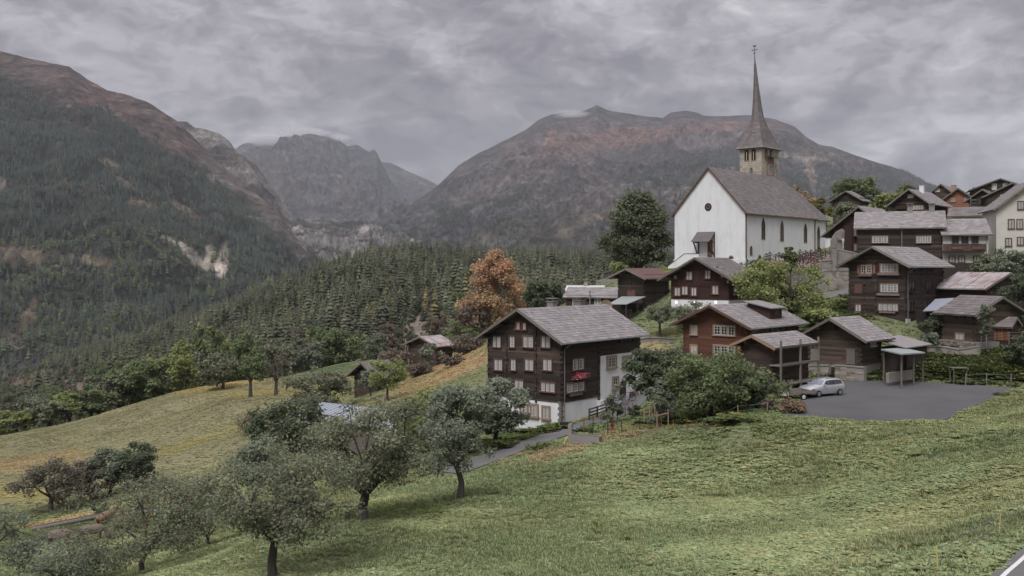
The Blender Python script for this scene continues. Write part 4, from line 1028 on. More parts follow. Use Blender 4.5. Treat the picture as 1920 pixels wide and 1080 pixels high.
def build_houses():
    def longhouse(name, label, a, b, depth, eave, ridge, mat, wallmat=None, tile=(.6, .5), os_=.7, of=.6, ob=.6, roofmat=M_slate, base=None, group=None, tiles=True, sh=None, logm=M_log, cat='house'):
        """front wall from world point a (left) to b (right), eave side to the viewer"""
        A = P(*a); B = P(*b); yaw = math.degrees(math.atan2(-(B.y-A.y), (B.x-A.x))); wl = math.hypot(B.x-A.x, B.y-A.y)
        hh = House(name, label, cat, (b[0], b[1], b[2]), yaw, 0, 0, eave, ridge, ridge_axis='x', W=wl, Ln=depth, os_=os_, of=of, ob=ob, logmat=logm, wall=('render' if wallmat else 'log'),
                   plinthmat=wallmat or M_white, roofmat=roofmat, tile=tile, dig=3, group=group, tiles=tiles, sheet=sh)
        return hh
    # 1 --- the big house on the left
    h = House('timber_house', 'big four storey blackened log house with white plastered cellar and pink flower box', 'house', (1052, 803, 91), 40, 918, 1197, 633, 581, plinth=756, of=1.1, os_=1.0, tile=(.48, .40))
    for px, w, n in ((933, 15, 2), (962, 9, 1), (992, 17, 2), (1025, 17, 2)): h.win('g', px, 641, w, 19, n)
    for px, w, n in ((936, 15, 2), (964, 8, 1), (994, 15, 2), (1028, 16, 2)): h.win('g', px, 684, w, 19, n)
    for px, w, n, q in ((939, 22, 3, 718), (975, 16, 2, 721), (1029, 26, 3, 726)): h.win('g', px, q, w, 17, n)
    h.win('g', 973, 611, 6, 10, 1, 'orange'); h.win('g', 985, 612, 7, 10, 1)
    for px in (984, 1003): h.win('g', px, 770 if px > 990 else 769, 10, 20, 2, 'stone', curtain=False)
    h.win('g', 1025, 774, 11, 21, 2, 'stone', curtain=False)
    h.win('s', 1065, 644, 18, 15, 3, 'dark')
    h.win('s', 1082, 683, 20, 20, 2); h.win('s', 1077, 726, 33, 17, 3)
    h.crossposts('g', (951, 1006), 610, 755); h.crossposts('s', (1121,), 640, 755)
    w0 = h.box('white_wall', 's', 1124, 1197, 663, 803, .14, M_white, label='white plastered wall at the rear half of the side')
    h.win('s', 1144, 679, 16, 20, 2, 'stone', out=.14, curtain=False); h.win('s', 1173, 679, 14, 20, 2, 'stone', out=.14, curtain=False)
    h.win('s', 1151, 718, 9, 17, 1, 'stone', out=.14, curtain=False); h.win('s', 1172, 634, 22, 13, 3, 'dark')
    # arched niche, cellar door, entrance door
    t, z = h.at('s', 1165, 729)
    m = MB(); m.add([(-.55,-.06,-.75),(.55,-.06,-.75),(.55,-.06,.35),(.4,-.06,.7),(0,-.06,.88),(-.4,-.06,.7),(-.55,-.06,.35),(-.55,0,-.75),(.55,0,-.75),(.55,0,.35),(.4,0,.7),(0,0,.88),(-.4,0,.7),(-.55,0,.35)], [(0,1,2,3,4,5,6)]+[(i,i+7,(i+1)%7+7,(i+1)%7) for i in range(7)], .2)
    o = m.build('shuttered_niche', M_log4); h.put('s', t, z, o, .14)
    o = h.box('door', 's', 1178, 1186, 734, 760, .12, M_log, .14); o = h.box('pale_door_jamb', 's', 1187, 1194, 734, 760, .1, M_pale, .14)
    t, z = h.at('s', 1137, 764)
    m = MB(); m.add([(-.6,-.05,-.9),(.6,-.05,-.9),(.6,-.05,.2),(.35,-.05,.6),(0,-.05,.75),(-.35,-.05,.6),(-.6,-.05,.2)], [(0,1,2,3,4,5,6)], .5); o = m.build('cellar_arch', M_dark); h.put('s', t, z, o, .15)
    o = h.box('end_buttress', 's', 1118, 1127, 750, 803, .5, M_white, .02)
    # quoins at the corner of the plinth
    for i in range(8):
        z = .35+i*.27; m = MB(); e = .34 if i % 2 else .2
        m.box(-e, .03, -.07, 0, z, z+.24, .15); m.box(0.0, .07, -.07, .34 if i % 2 == 0 else .2, z, z+.24, .15); m.build('quoin', M_stone, h.root)
    t, z = h.at('s', 1083, 703)      # flower box
    m = MB(); m.box(-1.1, 1.1, -.34, -.08, -.2, .05, .4); fb = m.build('flower_box', M_rcasing); h.put('s', t, z-.2, fb, .05)
    g = np.random.default_rng(2); p = g.normal(size=(260, 3))*np.array([.52, .13, .17])+np.array([0, -.26, .15]); V, Q = leafquads(p, g.normal(size=(260, 3)), .15, g)
    link('pink_flowers', npmesh('pink_flowers', V, Q, M_pink, tint=g.random(260)), fb)['kind'] = 'stuff'
    t, z = h.at('s', 1077, 739); m = MB(); m.box(-1.0, 1.0, -.2, 0, -.12, .1); o = m.build('shelf', M_grwood); h.put('s', t, z, o, .07)
    h.gutter(down=.25, of=1.1, os_=1.0)
    h.chimney(-h.W/2-.5, 5.0, .75, .9); c = h.chimney(-h.W/2-.4, 12.5 if h.L > 14 else h.L*.72, .9, .85, M_stone)
    h.finish(); BIG = h
    # 2 --- red-brown house
    h = House('red_brown_house', 'red brown log house with a roof dormer behind the leafy trees', 'house', (1400, 700, 106), 42, 1284, 1494, 607, 574, logmat=M_log2, of=1.3, os_=1.2, tile=(.5, .4), dig=3, bargemat=M_rcasing)
    h.win('g', 1302, 619, 12, 17, 2, 'pale', curtain=False); h.win('g', 1359, 620, 38, 17, 3, 'pale', curtain=False)
    h.win('g', 1302, 656, 12, 17, 2, 'pale'); h.win('g', 1359, 657, 38, 17, 3, 'pale', curtain=False)
    h.crossposts('g', (1391,), 600, 650); h.win('s', 1457, 619, 28, 13, 3, 'dark', curtain=False); h.box('side_boarding', 's', 1405, 1438, 611, 642, .12, M_board, .08)
    h.gutter(down=.3, of=1.3, os_=1.2)
    # dormer on the right slope
    t = h.W/2*.42; zc_ = h.zr-(h.zr-h.ze)*.42
    m = MB(); m.add([(-t-1.3, 5.6, zc_+.5),(-t+1.5, 5.6, zc_-.75),(-t+1.5, 8.4, zc_-.75),(-t-1.3, 8.4, zc_+.5),(-t+1.5,5.6,zc_+.75),(-t+1.5,8.4,zc_+.75),(-t-1.3,8.4,zc_+1.35),(-t-1.3,5.6,zc_+1.35)], [(0,1,2,3),(1,4,5,2),(0,7,4,1),(3,2,5,6),(4,7,6,5)], .3)
    m.v = [(x, y, z-.3) for x, y, z in m.v]; dm = m.build('dormer', M_log3, h.root)
    m = MB(); m.hexa([(-t-1.6,5.2,zc_+1.40),(-t+1.9,5.2,zc_+.68),(-t+1.9,8.8,zc_+.68),(-t-1.6,8.8,zc_+1.40),(-t-1.6,5.2,zc_+1.52),(-t+1.9,5.2,zc_+.8),(-t+1.9,8.8,zc_+.8),(-t-1.6,8.8,zc_+1.52)], .5); m.v = [(x, y, z-.3) for x, y, z in m.v]; m.build('dormer_roof', M_slate, dm)
    m = MB(); m.box(-t+1.5, -t+1.53, 6.4, 7.6, zc_-.35, zc_+.5); m.build('dormer_window', M_glass, dm)
    m = MB(); m.tube((-t+.6, 9.4, zc_-.5), (-t+.6, 9.4, zc_+1.3), .13); m.build('flue', M_metal, h.root)
    h.finish()
    # 3 --- dark red house below the church
    h = House('dark_red_house', 'dark red boarded house with white windows on a white plinth just below the church', 'house', (1366, 600, 126), 38, 1259, 1415, 517, 485, plinth=563, logmat=M_log3, wall='board', of=1.4, os_=1.4, ob=.5, tile=(.55, .45), dig=2, roofmat=M_slate2)
    for px, py in ((1293, 517), (1328, 515)): h.win('g', px, py, 9, 13, 2, 'wood')
    for px in (1271, 1302): h.win('g', px, 547, 9, 14, 2, 'wood')
    h.win('g', 1285, 545, 9, 14, 2, 'wood'); h.win('g', 1342, 544, 11, 14, 2, 'wood'); h.win('g', 1267, 520, 4, 6, 1, 'wood'); h.win('g', 1355, 517, 4, 5, 1, 'wood')
    h.win('s', 1377, 546, 9, 14, 2, 'wood', curtain=False)
    for px in (1275, 1310, 1345): h.box('batten', 'g', px-1.2, px+1.2, 500, 560, .14, M_log3)
    h.box('belt_board', 'g', 1260, 1365, 534, 537, .15, M_log3); h.finish()
    # 4 --- old barn with dull red roof
    h = House('log_barn', 'black log barn with a dull red tin roof left of the dark red house', 'barn', (1208, 575, 138), 45, 1161, 1252, 517, 505, logmat=M_log, of=1.4, os_=1.3, tiles=False, sheet=M_redtin, row=.26, dig=3)
    h.crossposts('g', (1184,), 510, 560); h.crossposts('s', (1227, 1248), 520, 560); h.box('hatch', 'g', 1178, 1192, 544, 557, .12, M_rcasing, .08); h.finish()
    q = [P(1141,571,131), P(1176,571,130), P(1211,557,137), P(1166,557,139)]
    so = empty('lean_to_shed', G(1170, 133)); tag(so, 'open shed with a pale green tin roof in front of the log barn', 'shed'); 
    def under(root, name, ob): ob.parent = root; ob.matrix_parent_inverse = Matrix.Translation(root.location).inverted(); ob.name = name; return ob
    under(so, 'roof', sheet('roof', M_gtin, q, .1))
    for px, py, d in ((1143, 572, 131), (1174, 572, 130), (1195, 563, 134), (1206, 559, 137)):
        a = P(px, py, d); m = MB(); m.bar(a, Vector((a.x, a.y, gz_at(a.x, a.y)-.5)), .16, .16); under(so, 'post', m.build('post', M_log))
    m = MB(); a = P(1145, 600, 135); b = P(1183, 598, 134)
    for i in range(9):
        p = a.lerp(b, i/8); m.box(p.x-.12, p.x+.12, p.y, p.y+.05, p.z, p.z+1.3)
    m.bar(a+Vector((0,0,1.3)), b+Vector((0,0,1.3)), .08, .1); under(so, 'balustrade', m.build('balustrade', M_grwood))
    m = MB(); a = P(1150, 625, 138); m.box(a.x-1.5, a.x+3.2, a.y, a.y+2, a.z, a.z+4.2, .1); under(so, 'wall', m.build('wall', M_log))
    # 5 --- long low house
    h = longhouse('long_low_house', 'long low dark house with grey roof behind the ridge of the big house', (1064, 605, 149), (1182, 605, 146), 5.5, 557, 541, M_log, tile=(.7, .5), os_=.6)
    for px in (1080, 1121): h.win('g', px, 567, 9, 12, 2, 'white', curtain=False)
    t, z = h.at('g', 1108, 556); m = MB(); m.tube((t, -.6, z+.9), (t, -.6, z-2), .1); m.build('stove_pipe', M_metal, h.root)
    h.finish()
    h = longhouse('pale_roofed_house', 'low house with a white roof just behind the long low one', (1062, 600, 163), (1130, 600, 162), 5, 545, 537, M_log, tiles=False, sh=M_whitep, os_=.4, of=.2, ob=.2); h.chimney(-h.W*.5, 2.4, .6, .8, M_stone); h.finish()
    # 6 --- four storey house on the right
    h = House('tall_timber_house', 'tall dark log house with light roof and orange framed windows below the upper row', 'house', (1697, 601, 116), 46, 1594, 1766, 492, 464, of=1.3, os_=1.2, ob=.8, tile=(.6, .5), dig=3, roofmat=M_slate, logmat=M_log)
    h.win('g', 1625, 505, 20, 16, 2, 'orange', curtain=False); h.win('g', 1668, 503, 33, 16, 3, 'orange')
    for px in (1610, 1640): h.box('shutter', 'g', px-1.6, px+1.6, 497, 513, .16, M_orange)
    h.box('window_ledge', 'g', 1612, 1637, 514, 518, .4, M_grwood); h.box('window_ledge', 'g', 1648, 1688, 512, 516, .4, M_grwood)
    h.box('closed_shutter', 'g', 1603, 1617, 533, 550, .13, M_rcasing); h.win('g', 1668, 540, 35, 15, 3, 'wood'); h.box('window_ledge', 'g', 1646, 1688, 550, 554, .35, M_grwood)
    h.win('g', 1610, 577, 10, 13, 2, 'wood'); h.win('g', 1666, 576, 38, 12, 4, 'wood'); h.box('window_ledge', 'g', 1650, 1680, 584, 587, .3, M_grwood); h.box('window_ledge', 'g', 1603, 1615, 584, 587, .3, M_grwood)
    for px, py in ((1708, 504), (1742, 504), (1708, 538), (1740, 538), (1708, 574), (1738, 573)): h.win('s', px, py, 9 if px < 1720 else 8, 15, 2, 'dark', curtain=False); 
    h.crossposts('g', (1622, 1643), 470, 597); h.crossposts('s', (1727,), 495, 590)
    h.gutter(down=.3, of=1.3, os_=1.2, ob=.8); h.finish()
    m = MB(); a = P(1700, 598, 115.5); b = P(1728, 598, 121); m.hexa([(a.x,a.y,a.z-4),(b.x,b.y,b.z-4),(b.x,b.y+1,b.z-4),(a.x,a.y+1,a.z-4),(a.x,a.y,a.z),(b.x,b.y,b.z),(b.x,b.y+1,b.z),(a.x,a.y+1,a.z)]); under(h.root, 'white_basement', m.build('white_basement', M_white)); 
    for o in h.root.children:
        if o.name.startswith('white_basement'): o.matrix_parent_inverse = h_inv(h)
    # 7 --- barn by the parking
    h = House('hay_barn', 'weathered brown log barn with plank doors and stone cellar wall beside the asphalt yard', 'barn', (1613, 712, 96), 45, 1519, 1650, 628, 598, plinth=686, plinthmat=M_mortar, logmat=M_log4, of=1.1, os_=1.2, ob=.9, tile=(.5, .42), dig=2)
    h.win('s', 1635, 643, 8, 13, 2, 'white', curtain=False, label='small white cross-barred window')
    for px in (1530, 1597):
        o = h.box('plank_door', 'g', px-8, px+8, 654, 683, .2, M_grwood, .05)
        for f in (0.25, .7): pass
    h.box('loft_hatch', 'g', 1565, 1574, 610, 618, .12, M_dark, .06)
    h.box('door', 'g', 1558, 1566, 688, 712, .14, M_log4); h.box('white_terrace_edge', 'g', 1520, 1556, 684, 687, .9, M_conc); h.box('white_terrace_edge', 'g', 1568, 1600, 684, 687, .9, M_conc)
    h.crossposts('g', (1525, 1608), 640, 684); h.finish(); BARN = h
    # side annexe with its own small roof
    m = MB(); W_, L_ = h.W, h.L
    m.box(.1, 2.6, 4.6, 9.5, -1.0, 3.0, .3)
    m.build('annexe', M_log, h.root); m = MB(); m.hexa([(-.4,3.6,3.75),(3.0,3.6,3.0),(3.0,10.0,3.0),(-.4,10.0,3.75),(-.4,3.6,3.85),(3.0,3.6,3.1),(3.0,10.0,3.1),(-.4,10.0,3.85)]); m.build('annexe_roof', M_slate, h.root)
    # carport
    so = empty('carport', G(1700, 96)); tag(so, 'open carport with a flat greenish tin roof beside the hay barn', 'carport')
    q = [P(1652,657,92), P(1690,666,87), P(1735,663,93), P(1693,654,99)]
    under(so, 'roof', sheet('roof', M_gtin, q, .12))
    for px, py, d in ((1690, 667, 88), (1713, 666, 91), (1730, 665, 93.5), (1657, 659, 92), (1692, 658, 97)):
        a = P(px, py, d); m = MB(); m.bar(a, Vector((a.x, a.y, gz_at(a.x, a.y)-.4)), .13, .13); under(so, 'post', m.build('post', M_grwood))
    a = P(1664, 700, 90); b = P(1712, 694, 93); m = MB(); m.bar(a-Vector((0,0,.4)), b-Vector((0,0,.4)), .3, .9); under(so, 'low_wall', m.build('low_wall', M_mortar))
    # 8 --- storehouse on stilts
    h = House('stilt_storehouse', 'small log storehouse raised on mushroom stilts, with a pale roof and galleries on its side', 'storehouse', (1446, 722, 85), 45, 1393, 1512, 645, 630, logmat=M_log4, of=.9, os_=.9, ob=.7, tile=(.45, .4), dig=-.0, row=.22, bargemat=M_pale)
    for z in (.1, 1.75, 3.3):
        m = MB(); m.hexa([(.0,-.3,z-.08),(1.15,-.3,z-.08),(1.15,h.L+.3,z-.08),(.0,h.L+.3,z-.08),(.0,-.3,z+.04),(1.15,-.3,z+.04),(1.15,h.L+.3,z+.04),(.0,h.L+.3,z+.04)]); m.build('gallery_floor', M_grwood, h.root)
        if z > .5: m = MB(); m.bar((1.12,-.3,z+.06),(1.12,h.L+.3,z+.06), .12, .12); m.build('gallery_rail', M_grwood, h.root)
    for y in (-.25, h.L*.5, h.L+.2):
        m = MB(); m.bar((1.08, y, -1.4), (1.08, y, 3.9), .15, .15); m.build('post', M_grwood, h.root)
    m = MB(); m.box(-h.W-.3, 1.3, -.4, -.1, -.35, -.02); m.box(-h.W-.3, 1.3, h.L-.3, h.L, -.35, -.02); m.build('sleeper_beam', M_log, h.root)
    for x in (-h.W+.3, -.2):
        for y in (.3, h.L-.3):
            st = MB(); st.tube((x, y, -2.4), (x, y, -.62), .22, .13, 8); so = st.build('stilt', M_log, h.root)
            st = MB(); st.tube((x, y, -.55), (x, y, -.36), .52, .5, 10); st.build('stone_disc', M_stone, so)
    h.finish()
    # 9 --- upper row: long dark house, white annexe, cream house
    h = longhouse('long_timber_house', 'long dark log house with two chimneys left of the white balcony house', (1609, 520, 143), (1766, 516, 139), 8.5, 424, 397, M_log)
    for px in (1650, 1732): h.win('g', px, 449, 30, 13, 3, 'wood', out=.08)
    t, z = h.at('g', 1691, 425); m = MB(); m.tube((t, -.3, z-.5), (t, -.3, z-4.5), .06); m.build('downpipe', M_metal, h.root)
    for px in (1713, 1755):
        t, _ = h.at('g', px, 400); h.chimney(t-.4, 4.2, .75, .9, M_conc)
    h.finish()
    h = House('gabled_timber_house', 'dark gabled house with two small white windows beside the crucifix shrine', 'house', (1628, 520, 146), 40, 1600, 1700, 425, 384, os_=1.6, of=.9, logmat=M_log3, dig=3, W=9, Ln=9)
    h.root.location = P(1668, 520, 151); 
    h.finish()
    m = MB(); a = P(1596, 500, 146); m.box(a.x, a.x+2.8, a.y-.0, a.y+3, a.z-4, a.z+6.2, .3); o = m.build('end_wall', M_log3); under(h.root, 'end_wall', o); o.matrix_parent_inverse = h_inv(h)
    for px, py in ((1606, 436), (1606, 464)):
        ms = window_meshes(.75, .95, 2, 'wood'); w_ = link('window', ms['window'], None, P(px, py, 145.9)); link('pane', ms['pane'], w_); link('frame', ms['frame'], w_); link('curtain', ms['curtain'], w_); w_.parent = h.root; w_.matrix_parent_inverse = h_inv(h)
    h = longhouse('balcony_house', 'white plastered house with a long dark wooden balcony beside the long timber house', (1768, 520, 138.5), (1853, 516, 137), 7.5, 437, 412, None, wallmat=M_cream, of=.4, ob=.3)
    for px in (1791, 1809, 1828): h.win('g', px, 448, 9, 16, 2, 'dark')
    for px in (1785, 1803, 1831): h.win('g', px, 486, 9, 12, 2, 'wood')
    t0, z0 = h.at('g', 1766, 471); t1, _ = h.at('g', 1846, 471)
    m = MB(); m.box(t0, t1, -1.1, 0, z0-.1, z0+.02, .5); bl = m.build('balcony', M_log, h.root)
    n_ = 34
    for i in range(n_):
        m = MB(); x = t0+(t1-t0)*i/n_; m.box(x, x+(t1-t0)/n_*.86, -1.12, -1.07, z0, z0+.95); m.build('balcony_board', M_log3, bl)
    m = MB(); m.box(t0, t1, -1.16, -1.02, z0+.95, z0+1.03); m.build('balcony_rail', M_grwood, bl)
    for px in (1792, 1831):
        t, z = h.at('g', px, 462); m = MB(); m.box(t-.75, t+.75, -1.35, -1.17, z-.4, z-.1); m.build('flower_box', M_rcasing, h.root)
    t, z = h.at('g', 1850, 437); m = MB(); m.tube((t, -.1, z), (t, -.1, z-6.5), .06); m.build('downpipe', M_metal, h.root)
    m = MB(); t0, z = h.at('g', 1760, 505); t1, _ = h.at('g', 1822, 505); m.box(t0, t1, -2.4, -2.3, z-1.4, z+.9, .3); m.build('yard_fence', M_log, h.root)
    h.finish()
    h = House('cream_house', 'tall cream plastered house at the right edge with dark gable edge and two upper windows', 'house', (2010, 515, 138), 14, 1868, 2060, 388, 338, wall='render', plinthmat=M_cream, of=.7, os_=.5, Ln=9, dig=5, roofmat=M_slate)
    for px, py, w, hh in ((1896, 420, 10, 16), (1912, 420, 10, 16), (1891, 454, 8, 14), (1913, 452, 8, 12), (1914, 385, 8, 12)): h.win('g', px, py, w, hh, 2, 'wood', curtain=False)
    m = MB(); m.tube((-.0, -.2, 0), (0, -.2, 9), .06)
    h.finish()
    # 10 --- rusty roofed barn and shingled shed on the right
    h = longhouse('rusty_roofed_barn', 'dark barn under a rusty streaked tin roof right of the tall log house', (1764, 575, 122), (1848, 572, 116), 7.0, 538, 513, M_log, tiles=False, sh=M_rust, os_=.8, of=.6, ob=.4, cat='barn', logm=M_log); h.finish()
    h = longhouse('shingled_log_cabin', 'brown log cabin with shingled roof on a dry stone base above the garden slope', (1770, 641, 108), (1829, 641, 104), 6.2, 585, 558, M_log, roofmat=M_slate2, os_=.9, of=.7, ob=.7, logm=M_log4, cat='cabin')
    h.win('g', 1802, 594, 14, 8, 2, 'dark'); h.win('g', 1801, 631, 15, 10, 2, 'pale'); h.crossposts('g', (1826,), 590, 640); h.finish()
    m = MB(); m.box(-h.W-.3, .5, -.35, 5.5, -3.0, -.02, .5); m.build('stone_base', M_mortar, h.root)
    drystone(h.root, (-h.W-.3, -.36, -1.9), (.5, -.36, -1.9), 1.85, .12, under=None)
    # board shed to the right of the cabin
    h = longhouse('board_shed', 'small shed of orange vertical boards with shingled roof right of the log cabin', (1836, 640, 106), (1893, 634, 104), 3.4, 612, 597, M_log, roofmat=M_slate2, os_=.45, of=.3, ob=.3, logm=M_log3, cat='shed')
    t0, z0 = h.at('g', 1838, 636); t1, z1 = h.at('g', 1892, 614); nb = 16
    for i in range(nb):
        m = MB(); x = t0+(t1-t0)*i/nb; m.box(x, x+(t1-t0)/nb*.9, -.14, -.105, z0, z1); m.build('board', M_board, h.root)
    h.finish()
    # tin lean-to left of the cabin
    so = empty('tin_lean_to', G(1755, 112)); tag(so, 'lean-to with a bluish tin roof overgrown by a climbing plant, left of the log cabin', 'lean-to')
    under(so, 'roof', sheet('roof', M_btin, [P(1731,584,112), P(1768,583,109), P(1789,560,116), P(1754,562,118)], .1))
    m = MB(); a = P(1765, 640, 112); m.box(a.x-1.6, a.x+.6, a.y+.3, a.y+3, a.z-1, a.z+3.4, .2); under(so, 'wall', m.build('wall', M_log))
    # 11 --- houses on the skyline
    h = House('hill_hay_barn', 'small dark barn standing alone among bushes right of the church', 'barn', (1622, 395, 205), 35, 1577, 1660, 376, 362, of=.8, os_=1.0, W=5.5, Ln=5, row=.4, dig=3); h.root.location = P(1613, 392, 205); h.finish()
    h = House('upper_dark_house', 'dark gabled log house with balcony and white chimney on the skyline', 'house', (1738, 400, 185), 40, 1676, 1775, 377, 356, of=1.1, os_=1.1, row=.35, dig=3)
    h.win('g', 1708, 368, 10, 6, 2, 'pale'); h.win('g', 1722, 389, 20, 7, 4, 'wood'); h.box('balcony_front', 'g', 1682, 1700, 386, 392, .5, M_log3); h.chimney(-h.W/2+.6, 5, .8, 1.5, M_white, cap=False); h.finish()
    h = House('upper_boarded_house', 'grey brown boarded house with twin small windows behind the dark skyline house', 'house', (1790, 385, 225), 35, 1740, 1830, 365, 346, of=.7, os_=1.0, row=.4, logmat=M_log4, dig=4)
    h.win('g', 1757, 357, 8, 5, 2, 'white'); h.chimney(-h.W/2+2.2, 2.5, 1.0, 1.7, M_casing, cap=False); h.finish()
    h = House('salmon_house', 'house with salmon coloured board gable among the dark skyline houses', 'house', (1822, 395, 200), 30, 1772, 1850, 370, 354, of=.8, os_=.9, row=.4, logmat=M_orange, dig=4)
    h.win('g', 1787, 375, 9, 8, 2, 'orange', curtain=False); h.win('g', 1811, 374, 9, 8, 2, 'orange', curtain=False); h.finish()
    h = House('fenced_barn', 'dark barn with a rail fence before its gable in the skyline group', 'barn', (1868, 390, 190), 35, 1819, 1880, 371, 356, of=.8, os_=.8, row=.4, dig=4)
    h.finish()
    for i in range(3):
        m = MB(); a = P(1820, 387-i*6, 184); b = P(1865, 386-i*6, 183); m.bar(a, b, .06, .14)
        if i == 0: fr = empty('rail_fence', G(1842, 184)); tag(fr, 'wooden rail fence in front of the dark skyline barn', 'fence')
        under(fr, 'rail', m.build('rail', M_grwood))
    for px in (1820, 1837, 1852, 1865): m = MB(); a = P(px, 372, 183.6); m.bar(a, Vector((a.x, a.y, a.z-2.2)), .14, .14); under(fr, 'post', m.build('post', M_grwood))
    h = House('skyline_gable_house', 'large dark gabled house with two white windows, highest of the skyline houses', 'house', (1900, 385, 215), 20, 1832, 1935, 352, 336, of=.9, os_=.9, row=.4, dig=4, W=10.5, Ln=9)
    h.root.location = P(1925, 385, 215)
    for x in (-6.4, -4.2):
        ms = window_meshes(.9, 1.1, 2, 'white'); w_ = link('window', ms['window'], h.root, (x, -.1, 4.2 if x < -5 else 4.3)); link('pane', ms['pane'], w_); link('frame', ms['frame'], w_); link('curtain', ms['curtain'], w_)
    h.finish()
    h = longhouse('slab_roofed_hut', 'low white hut with a rough stone slab roof below the skyline houses', (1784, 425, 165), (1858, 425, 162), 5.5, 402, 389, None, wallmat=M_cream, roofmat=M_slate2, tile=(.9, .6), cat='hut'); h.finish()
    for px, py, w, hh in ((1888, 395, 8, 30), (1880, 370, 6, 20)):
        pass
    so = empty('white_chimney_stack', G(1880, 170)); tag(so, 'pair of tall white chimney stacks beside the cream house roof', 'chimney')
    for px, t, b in ((1880, 365, 395), (1912, 354, 380)):
        m = MB(); a = P(px, b, 160); hh = (b-t)/F*160; m.box(a.x-.28, a.x+.28, a.y-.28, a.y+.28, a.z-3, a.z+hh); under(so, 'stack', m.build('stack', M_whitep))
    h = House('rightmost_dark_house', 'dark house with white framed windows cut by the right edge of the picture', 'house', (1935, 400, 175), 20, 1890, 1990, 365, 345, W=8, Ln=8, row=.4, of=.6, dig=5)
    h.root.location = P(1945, 400, 172)
    for x in (-5.4, -3.8, -6.6):
        ms = window_meshes(.9, 1.1, 2, 'white'); w_ = link('window', ms['window'], h.root, (x, -.1, 1.5)); link('pane', ms['pane'], w_); link('frame', ms['frame'], w_); link('curtain', ms['curtain'], w_)
    h.finish()
    # 12 --- barns on the left slope
    h = House('slope_barn', 'grey log barn with a rusty roof edge standing alone on the dry slope', 'barn', (818, 683, 165), 38, 770, 846, 646, 632, logmat=M_log4, of=1.0, os_=1.0, tiles=False, sheet=M_rust, row=.28, dig=2, detail=True); h.finish()
    h = House('sunken_hut', 'low dark log hut with open gable half hidden by trees', 'hut', (708, 728, 148), 38, 655, 735, 702, 680, logmat=M_log, of=1.2, os_=1.0, row=.3, dig=2, W=4.8, Ln=4, roofmat=M_slate2); h.finish()
    # 13 --- tin roofed shed behind the orchard
    h = longhouse('tin_roofed_shed', 'long low shed with blue grey corrugated tin roof behind the orchard trees', (562, 820, 97), (735, 815, 90), 6.5, 800, 777, None, wallmat=M_grwood, tiles=False, sh=M_btin, cat='shed', os_=.6); h.finish()
    h = longhouse('valley_house', 'small white house with grey roof far down by the railway', (58, 766, 420), (76, 766, 418), 7, 760, 753, None, wallmat=M_white, tiles=False, sh=M_btin, of=.8); h.finish()
    h = longhouse('valley_barn', 'dark brown barn at the left edge behind the yellow bush', (-20, 800, 300), (10, 800, 300), 7, 792, 783, None, wallmat=M_log, tiles=False, sh=M_redtin, of=.8, cat='barn'); h.finish()

def h_inv(h):
    return (Matrix.Translation(h.root.location) @ Matrix.Rotation(-h.a, 4, 'Z')).inverted()
def drystone(root, a, b, height, th, under=None, mat=None, rows=None, size=.42):
    """courses of separate stones on a wall line from a to b (local to root); every stone a part while they are few"""
    a = Vector(a); b = Vector(b); d = (b-a); ln = d.length; d.normalize(); n = Vector((d.y, -d.x, 0))
    z = 0.0; m = MB()
    while z < height-.05:
        hh = min(height-z, size*rnd.uniform(.45, .8)); x = 0.0
        while x < ln-.05:
            w = min(ln-x, size*rnd.uniform(.6, 1.7)); p = a+d*x+Vector((0, 0, z)); q = a+d*(x+w-.03)+Vector((0, 0, z)); o = n*(th*rnd.uniform(.3, 1.2)); k = rnd.uniform(-.03, .03)
            hz = Vector((0, 0, hh-.035)); e = d*.04+Vector((0,0,0))
            m.hexa([p+e, q-e, q-e-n*.1, p+e-n*.1, p+e+hz, q-e+hz, q-e+hz-n*.1, p+e+hz-n*.1])
            m.v[-8] = tuple(p+o+e); m.v[-7] = tuple(q+o-e); m.v[-4] = tuple(p+o+hz+e+Vector((0,0,k))); m.v[-3] = tuple(q+o+hz-e-Vector((0,0,k)))
            x += w
        z += hh
    return m.build('stones', mat or M_stone, root, kind='stuff')
